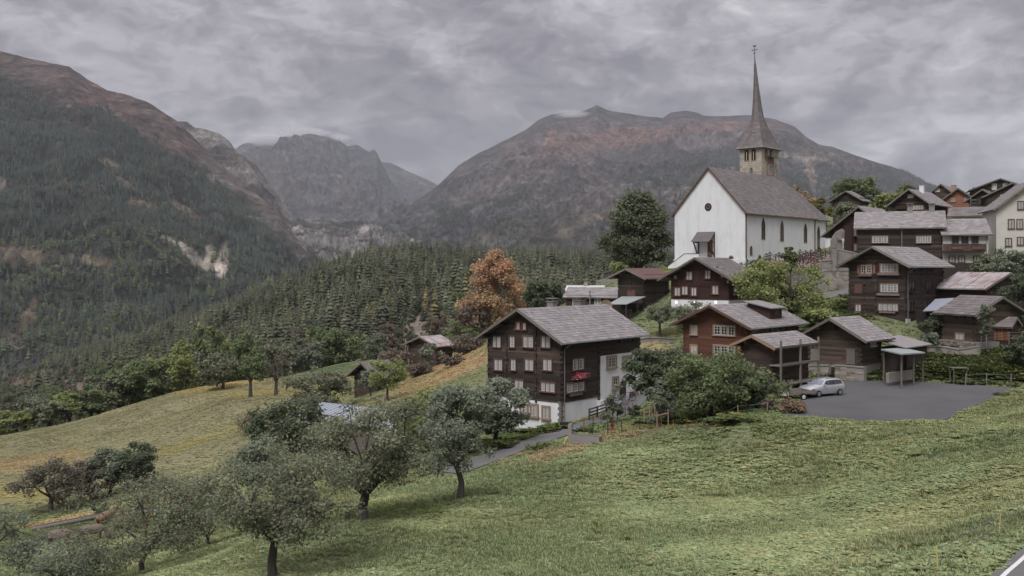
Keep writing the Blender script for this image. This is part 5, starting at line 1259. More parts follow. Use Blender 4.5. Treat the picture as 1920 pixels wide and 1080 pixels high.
# ---------------- church ----------------
def build_church():
    h = House('church', 'white church with steep shingled roof, stone clock tower and tall needle spire', 'church', (1397, 500, 158), 42, 1265, 1528, 395, 315, wall='render', plinthmat=M_white, roofmat=M_slate2, of=.35, ob=.2, os_=.5, tile=(.75, .5), dig=4, detail=False)
    W, Ln, ze, zr = h.W, h.L, h.ze, h.zr
    # verge trims
    for xe in (0, -W):
        sg = 1 if xe == 0 else -1; sl = (zr-ze)/(W/2)
        m = MB(); m.bar((-W/2, -.38, zr+.05), (xe+sg*.5, -.38, ze-sl*.5+.05), .06, .22); m.build('verge_board', M_rcasing, h.root)
    # base band
    m = MB(); z = h.at('g', 1330, 486)[1]; m.box(-W-.12, .12, -.12, Ln+.1, -4, z); m.build('base_band', M_white, h.root)
    def arch(w, hh, d, mat, pointed=True, n=6):
        pts = [(-w/2, -hh/2), (w/2, -hh/2)]
        top = hh/2-w*(.8 if pointed else .5)
        for i in range(n+1):
            t = i/n
            if pointed: x = w/2*(1-t); z = top+w*.8*math.sin(t*math.pi/2)
            else: x = w/2*math.cos(t*math.pi/2); z = top+w*.5*math.sin(t*math.pi/2)
            pts.append((x, z))
        for i in range(n-1, -1, -1):
            x, z = pts[2+i]; pts.append((-x, z))
        k = len(pts); m = MB()
        m.add([(x, -d, z) for x, z in pts]+[(x, 0, z) for x, z in pts], [tuple(range(k))]+[(i, i+k, (i+1) % k+k, (i+1) % k) for i in range(k)], .5)
        return m
    def archwin(f, px, py, w, hh, pointed=True, casing=M_casing, out=0.0, name='window'):
        t, z = h.at(f, px, py)
        o = arch(w+.34, hh+.34, .05, casing, pointed).build(name, casing); h.put(f, t, z, o, out)
        p = arch(w, hh, .07, M_glass, pointed).build('pane', M_glass, o)
        m = MB()
        m.box(-.025, .025, -.09, -.07, -hh/2, hh/2-w*.3)
        for q in np.arange(-hh/2+.4, hh/2-w*.7, .4): m.box(-w/2, w/2, -.088, -.07, q, q+.03)
        m.build('leading', M_metal, o)
        return o
    for px, py, hp in ((1431, 429, 37), (1466, 433, 37), (1510, 437, 36)): archwin('s', px, py, 1.0, hp/F*163)
    archwin('s', 1408, 470, .55, 1.3, False); archwin('s', 1424, 488, .9, 1.5, False)
    archwin('g', 1371, 487, .6, 1.1, False)
    # round window
    t, z = h.at('g', 1328, 388)
    def disc(r, d, mat, name, parent=None, r0=0):
        m = MB(); n = 24
        if r0:
            v = [(math.cos(2*math.pi*i/n)*q, -y, math.sin(2*math.pi*i/n)*q) for y in (d, 0) for q in (r, r0) for i in range(n)]
            m.add(v, [(i, (i+1) % n, n+(i+1) % n, n+i) for i in range(n)]+[(i, 2*n+i, 2*n+(i+1) % n, (i+1) % n) for i in range(n)]+[(n+i, n+(i+1)%n, 3*n+(i+1) % n, 3*n+i) for i in range(n)], .5)
        else:
            v = [(math.cos(2*math.pi*i/n)*r, -y, math.sin(2*math.pi*i/n)*r) for y in (d, 0) for i in range(n)]
            m.add(v, [tuple(range(n))]+[(i, n+i, n+(i+1) % n, (i+1) % n) for i in range(n)], .5)
        return m.build(name, mat, parent)
    o = disc(.64, .08, M_log3, 'round_window', None, .48); h.put('g', t, z, o, .0)
    disc(.48, .03, M_glass, 'pane', o); disc(.32, .06, M_casing, 'tracery', o, .26)
    # porch canopy with braces over the west door
    t, z = h.at('g', 1323, 447); root = h.root
    cz = h.at('g', 1322, 436)[1]; ez = h.at('g', 1322, 453)[1]
    m = MB(); x0 = h.at('g', 1309, 450)[0]; x1 = h.at('g', 1341, 450)[0]
    cp = MB(); cp.hexa([(x0-.2,-1.9,ez-.1),(x1,-1.9,ez-.1),(x1,0,cz),(x0-.2,0,cz),(x0-.2,-1.9,ez+.02),(x1,-1.9,ez+.02),(x1,0,cz+.12),(x0-.2,0,cz+.12)]); c = cp.build('porch_canopy', M_slate2, root)
    for x in (x0+.1, x1-.1): m = MB(); m.bar((x, -.06, ez-2.6), (x, -1.6, ez-.2), .16, .16); m.bar((x, -.06, ez-2.6), (x, -.06, cz), .16, .16); m.bar((x, -.1, ez-.15), (x, -1.7, ez-.15), .16, .16); m.build('canopy_brace', M_log, c)
    h.box('door', 'g', 1327, 1336, 450, 482, .1, M_log2); h.box('door_reveal', 'g', 1318, 1327, 452, 478, .06, M_white)
    # stair ramps of the west side: white parapet walls
    for (pa, pb) in (((1266, 499), (1297, 476)), ((1297, 476), (1323, 476))):
        a = h.at('g', *pa); b = h.at('g', *pb); m = MB(); m.hexa([(a[0],-2.2,a[1]-4),(b[0],-2.2,b[1]-4),(b[0],-1.95,b[1]-4),(a[0],-1.95,a[1]-4),(a[0],-2.2,a[1]),(b[0],-2.2,b[1]),(b[0],-1.95,b[1]),(a[0],-1.95,a[1])]); o = m.build('stair_parapet', M_white, root)
        m = MB(); m.bar((a[0], -2.08, a[1]+.03), (b[0], -2.08, b[1]+.03), .36, .07); m.build('coping', M_rcasing, o)
    for px, py in ((1336, 470), (1350, 486)): pass
    a = h.at('g', 1337, 474); b = h.at('g', 1352, 486); m = MB(); m.bar((a[0], -1.6, a[1]), (b[0], -1.6, b[1]), .05, .05); m.build('handrail', M_metal, root)
    # downpipes and gutter
    m = MB(); m.tube((.1, .25, ze-.4), (.1, .25, -2), .09); m.build('downpipe', M_rcasing, root)
    m = MB(); sl = (zr-ze)/(W/2); m.tube((.56, -.35, ze-sl*.5), (.56, Ln+.2, ze-sl*.5), .09, n=8); m.build('gutter', M_rcasing, root)
    m = MB(); m.tube((.12, Ln-.2, ze-.4), (.12, Ln-.2, -2), .09); m.build('downpipe', M_rcasing, root)
    # choir: lower, narrower, polygonal end
    cw = W*.46; c0 = Ln; c1 = Ln+8.5; zc = ze-.5; zcr = zr-1.5; xm = -W/2
    pl = [(xm+cw, c0), (xm+cw, c1-2.6), (xm+cw*.45, c1), (xm-cw*.45, c1), (xm-cw, c1-2.6), (xm-cw, c0)]
    m = MB(); k = len(pl); m.add([(x, y, -4) for x, y in pl]+[(x, y, zc) for x, y in pl], [(i, (i+1) % k, (i+1) % k+k, i+k) for i in range(k)]+[tuple(range(k, 2*k))], .5); m.build('choir_wall', M_white, root)
    oe = .45; pe = [(xm+(x-xm)*1.06+ (oe if x > xm else -oe)*.6, y+(oe if y > c0+.1 else 0)) for x, y in pl]
    r0 = (xm, c0-1.0, zcr); r1 = (xm, c1-4.0, zcr)
    m = MB(); tb = MB()
    E = [(x, y, zc-.2) for x, y in pe]
    faces = [(E[0], E[1], r1, r0), (E[1], E[2], r1), (E[2], E[3], r1), (E[3], E[4], r1), (E[4], E[5], r0, r1)]
    for fc in faces: m.add([Vector(p)+Vector((0,0,.12)) for p in fc]+[Vector(p) for p in fc], [tuple(range(len(fc)))]+[tuple(range(len(fc), 2*len(fc)))[::-1]]+[(i, i+len(fc), (i+1) % len(fc)+len(fc), (i+1) % len(fc)) for i in range(len(fc))], .5)
    cr = m.build('choir_roof', M_grwood, root)
    for fc in faces:   # shingles on each choir roof face
        A, B = Vector(fc[0]), Vector(fc[1]); C = Vector(fc[2]); D = Vector(fc[3]) if len(fc) == 4 else C
        nrm = (B-A).cross(D-A).normalized(); nrm = nrm if nrm.z > 0 else -nrm; nr = 16
        for r in range(nr):
            for c in range(12):
                q = []
                for rr, cc in ((r, c), (r, c+.92), (r+1.05, c+.92), (r+1.05, c)):
                    s = min(1, rr/nr); p = (A.lerp(D, s)).lerp(B.lerp(C, s), min(1, cc/12)); q.append(p+nrm*(.125+.05*(1-(rr-r)))*1.0+Vector((0, 0, .03)))
                tb.add(q, [(0,1,2,3)], min(1, max(0, rnd.gauss(.5, .22))))
    tb.build('shingles', M_slate2, cr, kind='stuff')
    for yy in (c0+2.6,):
        o = arch(1.2, 4.6, .05, M_casing).build('window', M_casing, root); o.location = (xm+cw, yy, zc-3.4); o.rotation_euler = (0, 0, math.pi/2); arch(.85, 4.2, .07, M_glass).build('pane', M_glass, o)
    # sacristy block with red quoins
    m = MB(); m.box(xm+cw+.1, xm+cw+2.3, c1-3.6, c1-.2, -4, zc-3.4); m.build('sacristy', M_white, root)
    m = MB()
    for i in range(12): m.box(xm+cw+2.24, xm+cw+2.36, c1-.6-(i%2)*.25, c1-.15, i*.45-.5, i*.45-.15, .3)
    m.build('quoins', M_redtin, root, kind='stuff')
    m = MB(); m.tube((xm+cw+.14, c1-2.8, zc-.3), (xm+cw+.14, c1-2.8, -2), .08); m.build('downpipe', M_rcasing, root)
    # ---- tower ----
    tw_d = 176.0
    # its near corner stands in photo column 1428, left corner 1387, right corner 1460
    T = P(1428, 334, tw_d); ta = R(42); k = (1387.5-960)/F; tw = (T.x-k*T.y)/(math.cos(ta)+k*math.sin(ta)); k = (1460-960)/F; tl = (k*T.y-T.x)/(math.sin(ta)-k*math.cos(ta))
    tt = empty('church_tower', T, -ta); tt.parent = h.root; tt.matrix_parent_inverse = h_inv(h); tw = max(tw, 3); 
    bpy.data.objects.remove(tt)
    hc = House.__new__(House); hc.a = ta; hc.C = T; hc.W = tw; hc.L = tl; hc.root = h.root
    inv = h_inv(h); base = inv @ T
    def tput(o, x, y, z, f='g'):
        o.parent = h.root; w = T+Vector((x*math.cos(ta)+y*math.sin(ta), -x*math.sin(ta)+y*math.cos(ta), z)); o.location = inv @ w
        o.rotation_euler = (0, 0, 0 if f == 'g' else math.pi/2)
        return o
    ztop = (HY-277)/F*tw_d-T.z
    m = MB(); m.box(-tw, 0, 0, tl, -12, ztop); tower = tput(m.build('tower', M_mortar2), 0, 0, 0)
    # masonry blocks: each a piece proud of the mortar
    m = MB()
    for f, ln in (('g', tw), ('s', tl)):
        z = -1.6
        while z < ztop-.2:
            hh = rnd.uniform(.30, .46); hh = min(hh, ztop-z); x = 0
            while x < ln-.02:
                w = min(ln-x, rnd.uniform(.35, 1.05)); w = ln-x if ln-x-w < .25 else w; e = rnd.uniform(.02, .07); t = min(1, max(0, rnd.gauss(.55, .25)))
                if f == 'g': m.box(-tw+x+.02, -tw+x+w-.02, -e, 0.01, z+.02, z+hh-.02, t)
                else: m.box(-0.01, e, x+.02, x+w-.02, z+.02, z+hh-.02, t)
                x += w
            z += hh
    m.build('masonry', M_tower, tower, kind='stuff')
    def tat(f, px, py): return hc.at(f, px, py)
    def twin(f, px, py, w, hh, name='belfry_opening'):
        t, z = tat(f, px, py)
        if f == 'g': x, y = t, -.06
        else: x, y = .06, t
        o = arch(w+.3, hh+.3, .04, M_casing, False).build(name, M_casing); tput(o, x, y, z, f)
        arch(w, hh, .06, M_dark, False).build('dark_reveal', M_dark, o)
        m = MB(); m.tube((0, -.09, -hh/2), (0, -.09, hh/2-w*.45), .07, n=8); m.build('colonnette', M_tower, o)
        return o
    for px, py in ((1400.5, 291), (1413.5, 290)): twin('g', px, py, .78, 1.9)
    for px, py in ((1436, 289), (1445, 290)): twin('s', px, py, .72, 1.7)
    twin('g', 1409, 321, .4, 1.1, 'slit_window')
    # clock
    t, z = tat('s', 1443.5, 318); m = MB(); m.box(-1.25, 1.25, -.05, 0, -1.9, 2.0, .5); cf = m.build('clock_panel', M_orange2); tput(cf, .07, t, z, 's')
    r = disc(1.08, .07, M_pale2, 'clock_ring', cf, .84); disc(.84, .06, M_clock, 'clock_face', cf)
    m = MB()
    for i in range(12):
        a = i*math.pi/6; p = Vector((math.sin(a), 0, math.cos(a))); q = p*.88+Vector((0, -.085, 0)); e = p*1.04+Vector((0, -.085, 0)); m.bar(q, e, .02, .07 if i % 3 else .12)
    m.build('numerals', M_black, cf, kind='stuff')
    for an, ln, nm in ((R(58), .62, 'hour_hand'), (R(210), .86, 'minute_hand')):
        m = MB(); m.bar((0, -.1, 0), (math.sin(an)*ln, -.1, math.cos(an)*ln), .02, .09, .5); m.build(nm, M_goldp, cf)
    m = MB(); m.hexa([(-1.5,-1.0,2.05),(1.5,-1.0,2.05),(1.5,0,2.4),(-1.5,0,2.4),(-1.5,-1.0,2.13),(1.5,-1.0,2.13),(1.5,0,2.5),(-1.5,0,2.5)]); m.build('clock_canopy', M_log, cf)
    # spire: square flared base turning into a needle octagon, leaning slightly as in the photograph
    cx, cy = -tw/2, tl/2; hw = tw/2+.62; hl = tl/2+.62
    tip = (HY-97)/F*(tw_d+3)-T.z; Ht = tip-ztop
    lv = [(0, 1.0, 1), (.03, .88, 1), (.07, .77, .95), (.12, .69, .85), (.21, .55, .5), (.28, .43, .25), (.345, .34, .1), (.45, .265, 0), (.55, .205, 0), (.67, .145, 0), (.79, .09, 0), (.9, .05, 0), (1, .014, 0)]
    rings = []
    for f, s, sq in lv:
        ring = []
        for i in range(16):
            an = 2*math.pi*(i+.0)/16+math.pi/4*0; c_, s_ = math.cos(an), math.sin(an); mm = max(abs(c_), abs(s_)); sqx, sqy = c_/mm, s_/mm
            oc = [math.cos(math.pi/8)/math.cos(((an) % (math.pi/4))-math.pi/8)]; ox, oy = c_*oc[0], s_*oc[0]
            ux = sqx*sq+ox*(1-sq); uy = sqy*sq+oy*(1-sq)
            ring.append((cx-1.0*f+ux*hw*s, cy+uy*hl*s, ztop+Ht*f))
        rings.append(ring)
    m = MB()
    for a in range(len(rings)-1):
        for i in range(16):
            j = (i+1) % 16; m.add([rings[a][i], rings[a][j], rings[a+1][j], rings[a+1][i]], [(0,1,2,3)], .5)
    m.add(rings[0], [tuple(range(16))[::-1]], .2)
    spire = tput(m.build('spire', M_slate2), 0, 0, 0)
    m = MB()   # shingle courses
    for a in range(len(rings)-2):
        dz = rings[a+1][0][2]-rings[a][0][2]; nr = max(1, int(dz/.32))
        for r in range(nr):
            for i in range(16):
                j = (i+1) % 16; A = Vector(rings[a][i]); B = Vector(rings[a][j]); C = Vector(rings[a+1][j]); D = Vector(rings[a+1][i])
                n = (B-A).cross(D-A).normalized(); wd = (B-A).length*(1-r/nr)+(C-D).length*r/nr; nc = max(1, int(wd/.38))
                for c in range(nc):
                    q = []
                    for rr, cc, lf in ((r, c, .06), (r, c+.94, .06), (r+1.05, c+.94, .015), (r+1.05, c, .015)):
                        s = min(1, rr/nr); q.append(A.lerp(D, s).lerp(B.lerp(C, s), cc/nc)+n*(lf+rnd.random()*.02))
                    m.add(q, [(0,1,2,3)], min(1, max(0, rnd.gauss(.5, .22))))
    m.build('shingles', M_slate2, spire, kind='stuff')
    tx, ty, tz = rings[-1][0][0], rings[-1][0][1], rings[-1][0][2]; tx = cx-1.0; 
    m = MB(); m.tube((tx, cy, tz-.4), (tx, cy, tz+1.3), .05); m.bar((tx-.5, cy+.5*0, tz+.65), (tx+.5, cy, tz+.65), .07, .07)
    m.bar((tx, cy, tz+.0), (tx, cy, tz+.12), .26, .26)
    for sx in (-.5, .5): m.bar((tx+sx, cy, tz+.52), (tx+sx, cy, tz+.78), .07, .07)
    m.build('cross', M_black, spire)
    m = MB(); m.add([(tx-.3, cy, tz+1.3), (tx+.25, cy, tz+1.25), (tx+.38, cy, tz+1.6), (tx+.1, cy, tz+1.42), (tx-.1, cy, tz+1.45), (tx-.28, cy, tz+1.62)], [(0,1,2,3,4,5)], .2)
    m.add([(x, y+.04, z) for x, y, z in [(tx-.3, cy, tz+1.3), (tx+.25, cy, tz+1.25), (tx+.38, cy, tz+1.6), (tx+.1, cy, tz+1.42), (tx-.1, cy, tz+1.45), (tx-.28, cy, tz+1.62)]], [(5,4,3,2,1,0)], .2)
    m.build('weather_cock', M_black, spire)
    return h
M_mortar2 = material('tower_mortar', [(0.0, (0.20, 0.18, 0.155)), (1.0, (0.36, 0.33, 0.285))], scale=1.2, bump=0.4, tintw=0.0)
M_orange2 = material('faded_red_plaster', [(0.0, (0.20, 0.10, 0.08)), (1.0, (0.33, 0.20, 0.17))], scale=2, bump=0.2, tintw=0.0)
M_pale2 = material('pale_clock_ring', [(0.0, (0.42, 0.36, 0.34)), (1.0, (0.52, 0.47, 0.44))], scale=2, bump=0, tintw=0.0)
M_clock = material('grey_clock_face', [(0.0, (0.20, 0.175, 0.18)), (1.0, (0.30, 0.26, 0.26))], scale=3, bump=0, tintw=0.0)
M_goldp = material('old_gilding', [(0.0, (0.42, 0.34, 0.2)), (1.0, (0.55, 0.46, 0.3))], scale=2, bump=0, tintw=0.0)
# ---------------- broadleaf trees ----------------
def crown_parts(rx, rz, zc, zf, hb, n, size, mat, seed, nb=30, trunk_r=.16, lean=0.0, shape='round', rag=.2, density=1.0, gap=0.5, limbs=True, fork=None):
    """leaf mesh and wood mesh of one tree; base at the origin, crown centred at height zc"""
    g = np.random.default_rng(seed); q = random.Random(seed); nb = int(nb*1.5)
    C = g.normal(size=(nb, 3)); C /= np.linalg.norm(C, axis=1)[:, None]
    C *= (g.uniform(.12, 1.0, nb)**.45*.90)[:, None]
    if shape == 'cone':      # pointed, egg-like outline
        f = (C[:, 2]+1)/2; C[:, 0] *= 1.15-.85*f; C[:, 1] *= 1.15-.85*f
    if shape == 'flat':
        C[:, 2] = np.where(C[:, 2] < -.3, -.3+(C[:, 2]+.3)*.4, C[:, 2])
    if shape == 'tall':
        C[:, 2] = C[:, 2]*1.0
    fq = g.normal(size=(3, 3))*1.6; C = C*(1+rag*np.sin(C@fq.T+g.uniform(0, 6, 3)).sum(1)/1.6)[:, None]
    C = C*np.array([rx, rx, rz])
    br = rx*g.uniform(.09, .27, nb)*(34/nb)**.33
    wts = br**2; wts /= wts.sum(); idx = g.choice(nb, n, p=wts)
    d = g.normal(size=(n, 3)); d /= np.linalg.norm(d, axis=1)[:, None]
    rad = g.uniform(0.10, 1.0, n)**.6; rad = np.where(g.random(n) < .12, rad*1.55, rad)
    p = C[idx]+d*(br[idx]*rad)[:, None]*np.array([1.25, 1.25, .85])
    p += g.normal(size=(n, 3))*rx*.025
    p[:, 2] += zc; p[:, 0] += lean
    p[:, 2] = np.maximum(p[:, 2], hb*.5)
    nr = d*.6+g.normal(size=(n, 3))*.55+np.array([0, 0, .85])
    V, Q = leafquads(p, nr, size, g)
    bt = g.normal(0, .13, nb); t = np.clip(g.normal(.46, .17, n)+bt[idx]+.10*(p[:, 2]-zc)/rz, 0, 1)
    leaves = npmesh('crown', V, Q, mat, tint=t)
    m = MB(); zf = fork if fork else max(hb*.75, zc-rz*.75)
    jog = [(0, 0, -.3), (q.uniform(-.1, .1), q.uniform(-.1, .1), zf*.5), (lean*.3+q.uniform(-.1, .1), q.uniform(-.1, .1), zf)]
    m.tube(jog[0], jog[1], trunk_r*1.35, trunk_r*1.0, 8, cap=False); m.tube(jog[1], jog[2], trunk_r, trunk_r*.85, 8, cap=False)
    top = Vector(jog[2])
    if limbs:
        nl = 5; L1 = []
        for i in range(nl):
            a = 6.28*i/nl+q.uniform(-.4, .4); e = Vector((math.cos(a)*rx*.42+lean*.6, math.sin(a)*rx*.42, zc-rz*.25+q.uniform(0, rz*.4)))
            mid = top.lerp(e, .5)+Vector((q.uniform(-.2, .2), q.uniform(-.2, .2), q.uniform(-.1, .25)))*rx*.15
            m.tube(top, mid, trunk_r*.6, trunk_r*.45, 6, cap=False); m.tube(mid, e, trunk_r*.45, trunk_r*.28, 6, cap=False); L1.append(e)
        for i in range(nb):
            c = Vector(C[i])+Vector((lean, 0, zc)); e = min(L1, key=lambda w: (w-c).length)
            mid = e.lerp(c, .5)+Vector((q.uniform(-1, 1), q.uniform(-1, 1), q.uniform(-1, 1)))*rx*.06
            m.tube(e, mid, trunk_r*.24, trunk_r*.16, 4, cap=False); m.tube(mid, c, trunk_r*.16, trunk_r*.06, 4, cap=False)
            for k in range(3):
                e2 = c+Vector((q.uniform(-1, 1), q.uniform(-1, 1), q.uniform(-.6, 1)))*br[i]*1.1; m.tube(c, e2, trunk_r*.07, trunk_r*.02, 3, cap=False)
    return leaves, m
def tree(name, label, px, d, l, r, top, bot, mat, n, size, seed, group=None, cat='tree', dz=0.0, base=None, **kw):
    b = base if base is not None else G(px, d)
    cx = ((l+r)/2-960)/F*d-b.x; rx = (r-l)/2/F*d*(1.18 if d < 60 else 1.08); zt = (HY-top)/F*d-b.z; zb = (HY-bot)/F*d-b.z
    zt = max(zt, .8); zb = max(min(zb, zt-.6), .02)
    rz = (zt-zb)/2; zc = (zt+zb)/2
    if d < 60: n = int(n*1.05); size *= .76
    leaves, wood = crown_parts(rx/(.86 if kw.get('shape') == 'cone' else 1), rz/.96, zc, None, zb, n, size, LM[mat] if isinstance(mat, str) else mat, seed, lean=cx, **kw)
    o = empty(name, b); tag(o, label, cat, group)
    link('crown', leaves, o); wood.build('trunk', M_bark, o)
    return o

def build_trees():
    A = 'old orchard trees on the lower meadow'
    tree('apple_tree', 'broad greyish apple tree with a stout trunk in the middle of the foreground meadow', 682, 48, 550, 824, 742, 950, 'olive', 19000, .17, 1, group=A, nb=46, trunk_r=.24, shape='flat')
    tree('apple_tree', 'slim dark apple tree with a tall bare trunk nearest to the asphalt path', 862, 54, 790, 918, 778, 884, 'grey', 6500, .17, 2, group=A, nb=24, trunk_r=.17)
    tree('apple_tree', 'foreground apple tree with a leaning trunk cut by the bottom edge', 512, 37.5, 396, 650, 850, 1040, 'olive', 12000, .15, 3, group=A, nb=36, trunk_r=.17, shape='flat')
    tree('apple_tree', 'sparse apple tree with a few red fruits at the lower left', 268, 49, 172, 420, 884, 1050, 'olive', 12000, .15, 4, group=A, nb=40, trunk_r=.12)
    tree('apple_tree', 'leafy tree filling the bottom left corner', -30, 50, -110, 72, 944, 1060, 'grey', 7000, .16, 5, group=A, nb=26, trunk_r=.12)
    tree('apple_tree', 'low dense crown between the lower left fruit trees', 392, 58, 300, 480, 886, 1030, 'olive', 6000, .18, 55, group=A, nb=26, trunk_r=.10)
    tree('apple_tree', 'low leafy top rising into the picture at the bottom left', 120, 50, 30, 230, 1024, 1100, 'grey', 5000, .16, 56, group=A, nb=20, trunk_r=.1)
    tree('walnut_tree', 'dark green round tree left of the tin roofed shed', 545, 86, 470, 640, 748, 872, 'dark', 9000, .28, 6, nb=34, trunk_r=.2)
    tree('apple_tree', 'pale green bushy crown at the left foot of the dark round tree', 520, 70, 440, 600, 820, 930, 'grey', 6000, .22, 7, group=A, nb=30, trunk_r=.1)
    tree('pear_tree', 'yellowing tree between the orchard and the tin shed', 775, 84, 712, 840, 735, 850, 'light', 6000, .24, 8, nb=28, trunk_r=.12)
    tree('apple_tree', 'dense dark green tree just left of the big timber house', 850, 76, 782, 925, 712, 838, 'grey', 9000, .24, 9, group=A, nb=32, trunk_r=.16)
    tree('apple_tree', 'dark green fruit tree before the white cellar of the big timber house', 929, 82, 868, 1000, 712, 812, 'grey', 7500, .24, 10, group=A, nb=26, trunk_r=.17)
    # lower left group
    B = 'group of four old fruit trees on the left meadow'
    tree('plum_tree', 'leftmost bare looking tree of the group with a pale trunk', 95, 100, 32, 164, 858, 942, 'purple', 5500, .24, 11, group=B, nb=28, trunk_r=.24)
    tree('plum_tree', 'brownish tree second from the left of the group', 150, 103, 104, 204, 862, 938, 'purple', 4500, .24, 12, group=B, nb=24, trunk_r=.18)
    tree('plum_tree', 'tall dark green tree third from the left of the group', 207, 105, 156, 262, 822, 934, 'grey', 6000, .24, 13, group=B, nb=28, trunk_r=.18)
    tree('plum_tree', 'pointed dark green tree at the right end of the group', 264, 104, 216, 306, 830, 922, 'dark', 5000, .24, 14, group=B, nb=24, trunk_r=.18)
    tree('young_conifer', 'small dark bush on the meadow below the tree group', 188, 92, 170, 204, 940, 968, 'dark', 900, .2, 15, cat='bush', nb=8, trunk_r=.05)
    tree('yellow_bush', 'tiny orange leaved bush under the tree group', 156, 99, 145, 166, 930, 948, 'yellow', 400, .2, 16, cat='bush', nb=6, trunk_r=.04)
    tree('dead_tree', 'gnarled nearly bare tree on the left meadow', 475, 122, 434, 508, 762, 822, 'purple', 900, .2, 17, nb=22, trunk_r=.22, fork=3.6)
    tree('pruned_tree', 'pruned forked tree with a small green crown on the meadow crest', 470, 174, 440, 500, 664, 716, 'green', 1500, .38, 18, nb=14, trunk_r=.3, fork=2.5)
    tree('pruned_tree', 'pruned forked tree without leaves right of the green crowned one', 517, 174, 484, 556, 650, 716, 'purple', 420, .3, 19, nb=18, trunk_r=.3, fork=2.3)
    tree('meadow_tree', 'rounded olive tree with a short trunk on the meadow crest', 418, 201, 368, 442, 656, 714, 'olive', 3500, .45, 20, nb=20, trunk_r=.3)
    # shrubs and trees around the sunken hut
    tree('light_green_tree', 'small bright green tree with a straight trunk on the dry slope', 727, 129, 688, 762, 664, 732, 'light', 3200, .26, 21, nb=20, trunk_r=.14)
    tree('hazel_shrub', 'wide olive shrub left of the sunken hut', 606, 142, 540, 668, 682, 770, 'olive', 6500, .34, 22, cat='shrub', nb=36, trunk_r=.12)
    tree('brown_bush', 'brown bush before the grey slope barn', 848, 150, 826, 872, 664, 700, 'brown', 2500, .26, 24, cat='bush', nb=16, trunk_r=.08)
    tree('brown_bush', 'low brown bush left of the first one by the slope barn', 788, 152, 758, 815, 682, 716, 'brown', 2400, .26, 25, cat='bush', nb=16, trunk_r=.08)
    tree('brown_bush', 'wide brown bush between slope barn and the red crowned tree', 872, 168, 838, 915, 628, 668, 'brown', 3200, .3, 26, cat='bush', nb=22, trunk_r=.08)
    tree('bushy_tree', 'dark bushy tree left of the slope barn', 742, 165, 716, 775, 640, 700, 'brown', 2500, .34, 27, nb=18, trunk_r=.12)
    tree('bushy_tree', 'green tree half covering the slope barn wall', 802, 158, 786, 826, 640, 688, 'grey', 1400, .3, 28, nb=10, trunk_r=.1)
    tree('bushy_tree', 'green bushes behind the slope barn roof', 860, 190, 826, 900, 606, 660, 'green', 3200, .42, 29, nb=20, trunk_r=.15)
    tree('hazel_shrub', 'small grey green tree hiding half of the sunken hut', 694, 140, 672, 716, 686, 736, 'grey', 1800, .26, 23, nb=14, trunk_r=.1)
    # crown colours of the band beyond the meadow
    tree('cherry_tree', 'tall tree with orange red autumn crown above the big timber house', 926, 200, 856, 1000, 462, 650, 'red', 20000, .42, 30, nb=80, rag=.06, trunk_r=.35, shape='cone')
    tree('cherry_tree', 'smaller orange and green tree below the tall autumn one', 880, 195, 846, 920, 560, 650, 'brown', 5000, .42, 31, nb=26, trunk_r=.2)
    tree('maple_tree', 'dark green rounded tree behind the big roof ridge', 1025, 168, 984, 1070, 524, 600, 'dark', 6000, .42, 32, nb=28, trunk_r=.25)
    tree('maple_tree', 'olive green tree behind the autumn tree', 980, 225, 930, 1015, 520, 610, 'olive', 4500, .5, 33, nb=24, trunk_r=.25)
    tree('linden_tree', 'huge dark egg shaped linden beside the church front', 1198, 182, 1120, 1272, 340, 524, 'linden', 30000, .42, 34, nb=130, rag=.04, trunk_r=.5, shape='cone')
    tree('lilac_bush', 'small light bush under the linden by the red barn roof', 1160, 172, 1140, 1180, 488, 520, 'light', 1500, .34, 35, cat='bush', nb=12, trunk_r=.08)
    tree('ash_tree', 'yellow green tree standing before the church side wall', 1488, 121, 1386, 1548, 490, 612, 'light', 13000, .30, 36, nb=52, trunk_r=.28)
    tree('ash_tree', 'slender top shoot of foliage rising before the church wall', 1482, 122, 1462, 1502, 446, 520, 'green', 2200, .30, 37, nb=14, trunk_r=.12)
    tree('ash_tree', 'yellowish bushes at the foot of the yellow green tree', 1530, 116, 1498, 1572, 570, 622, 'light', 3200, .28, 38, cat='bush', nb=22, trunk_r=.08)
    tree('orchard_tree', 'small brownish fruit tree on the terrace between the houses', 1238, 121, 1200, 1276, 566, 612, 'olive', 3600, .22, 39, nb=24, trunk_r=.16, shape='flat')
    tree('orchard_tree', 'wide brownish fruit tree in front of the white plinth', 1300, 122, 1258, 1336, 562, 606, 'olive', 3400, .22, 40, nb=24, trunk_r=.14, shape='flat')
    C = 'leafy trees below the red brown house'
    tree('cherry_tree', 'large green tree with a dark trunk right of the white house wall', 1332, 78, 1258, 1440, 664, 778, 'green', 15000, .22, 41, group=C, nb=50, trunk_r=.17)
    tree('cherry_tree', 'dark green tree touching the white wall of the big house', 1232, 86, 1176, 1298, 634, 752, 'dark', 10000, .24, 42, group=C, nb=36, trunk_r=.15)
    tree('willow_bush', 'grey green narrow bush behind the wooden stakes', 1238, 79, 1208, 1270, 712, 788, 'grey', 3800, .17, 43, group=C, cat='bush', nb=20, trunk_r=.06)
    tree('cherry_tree', 'green tree crown beside the stilted storehouse', 1405, 77, 1352, 1450, 688, 778, 'dark', 7500, .22, 44, group=C, nb=28, trunk_r=.12)
    tree('young_fruit_tree', 'young fruit tree before the cellar arch', 1150, 86, 1130, 1174, 716, 784, 'grey', 1500, .2, 45, nb=14, trunk_r=.06)
    tree('young_fruit_tree', 'thin sapling by the red hydrant', 1140, 81, 1126, 1156, 760, 800, 'olive', 400, .16, 46, cat='sapling', nb=8, trunk_r=.03)
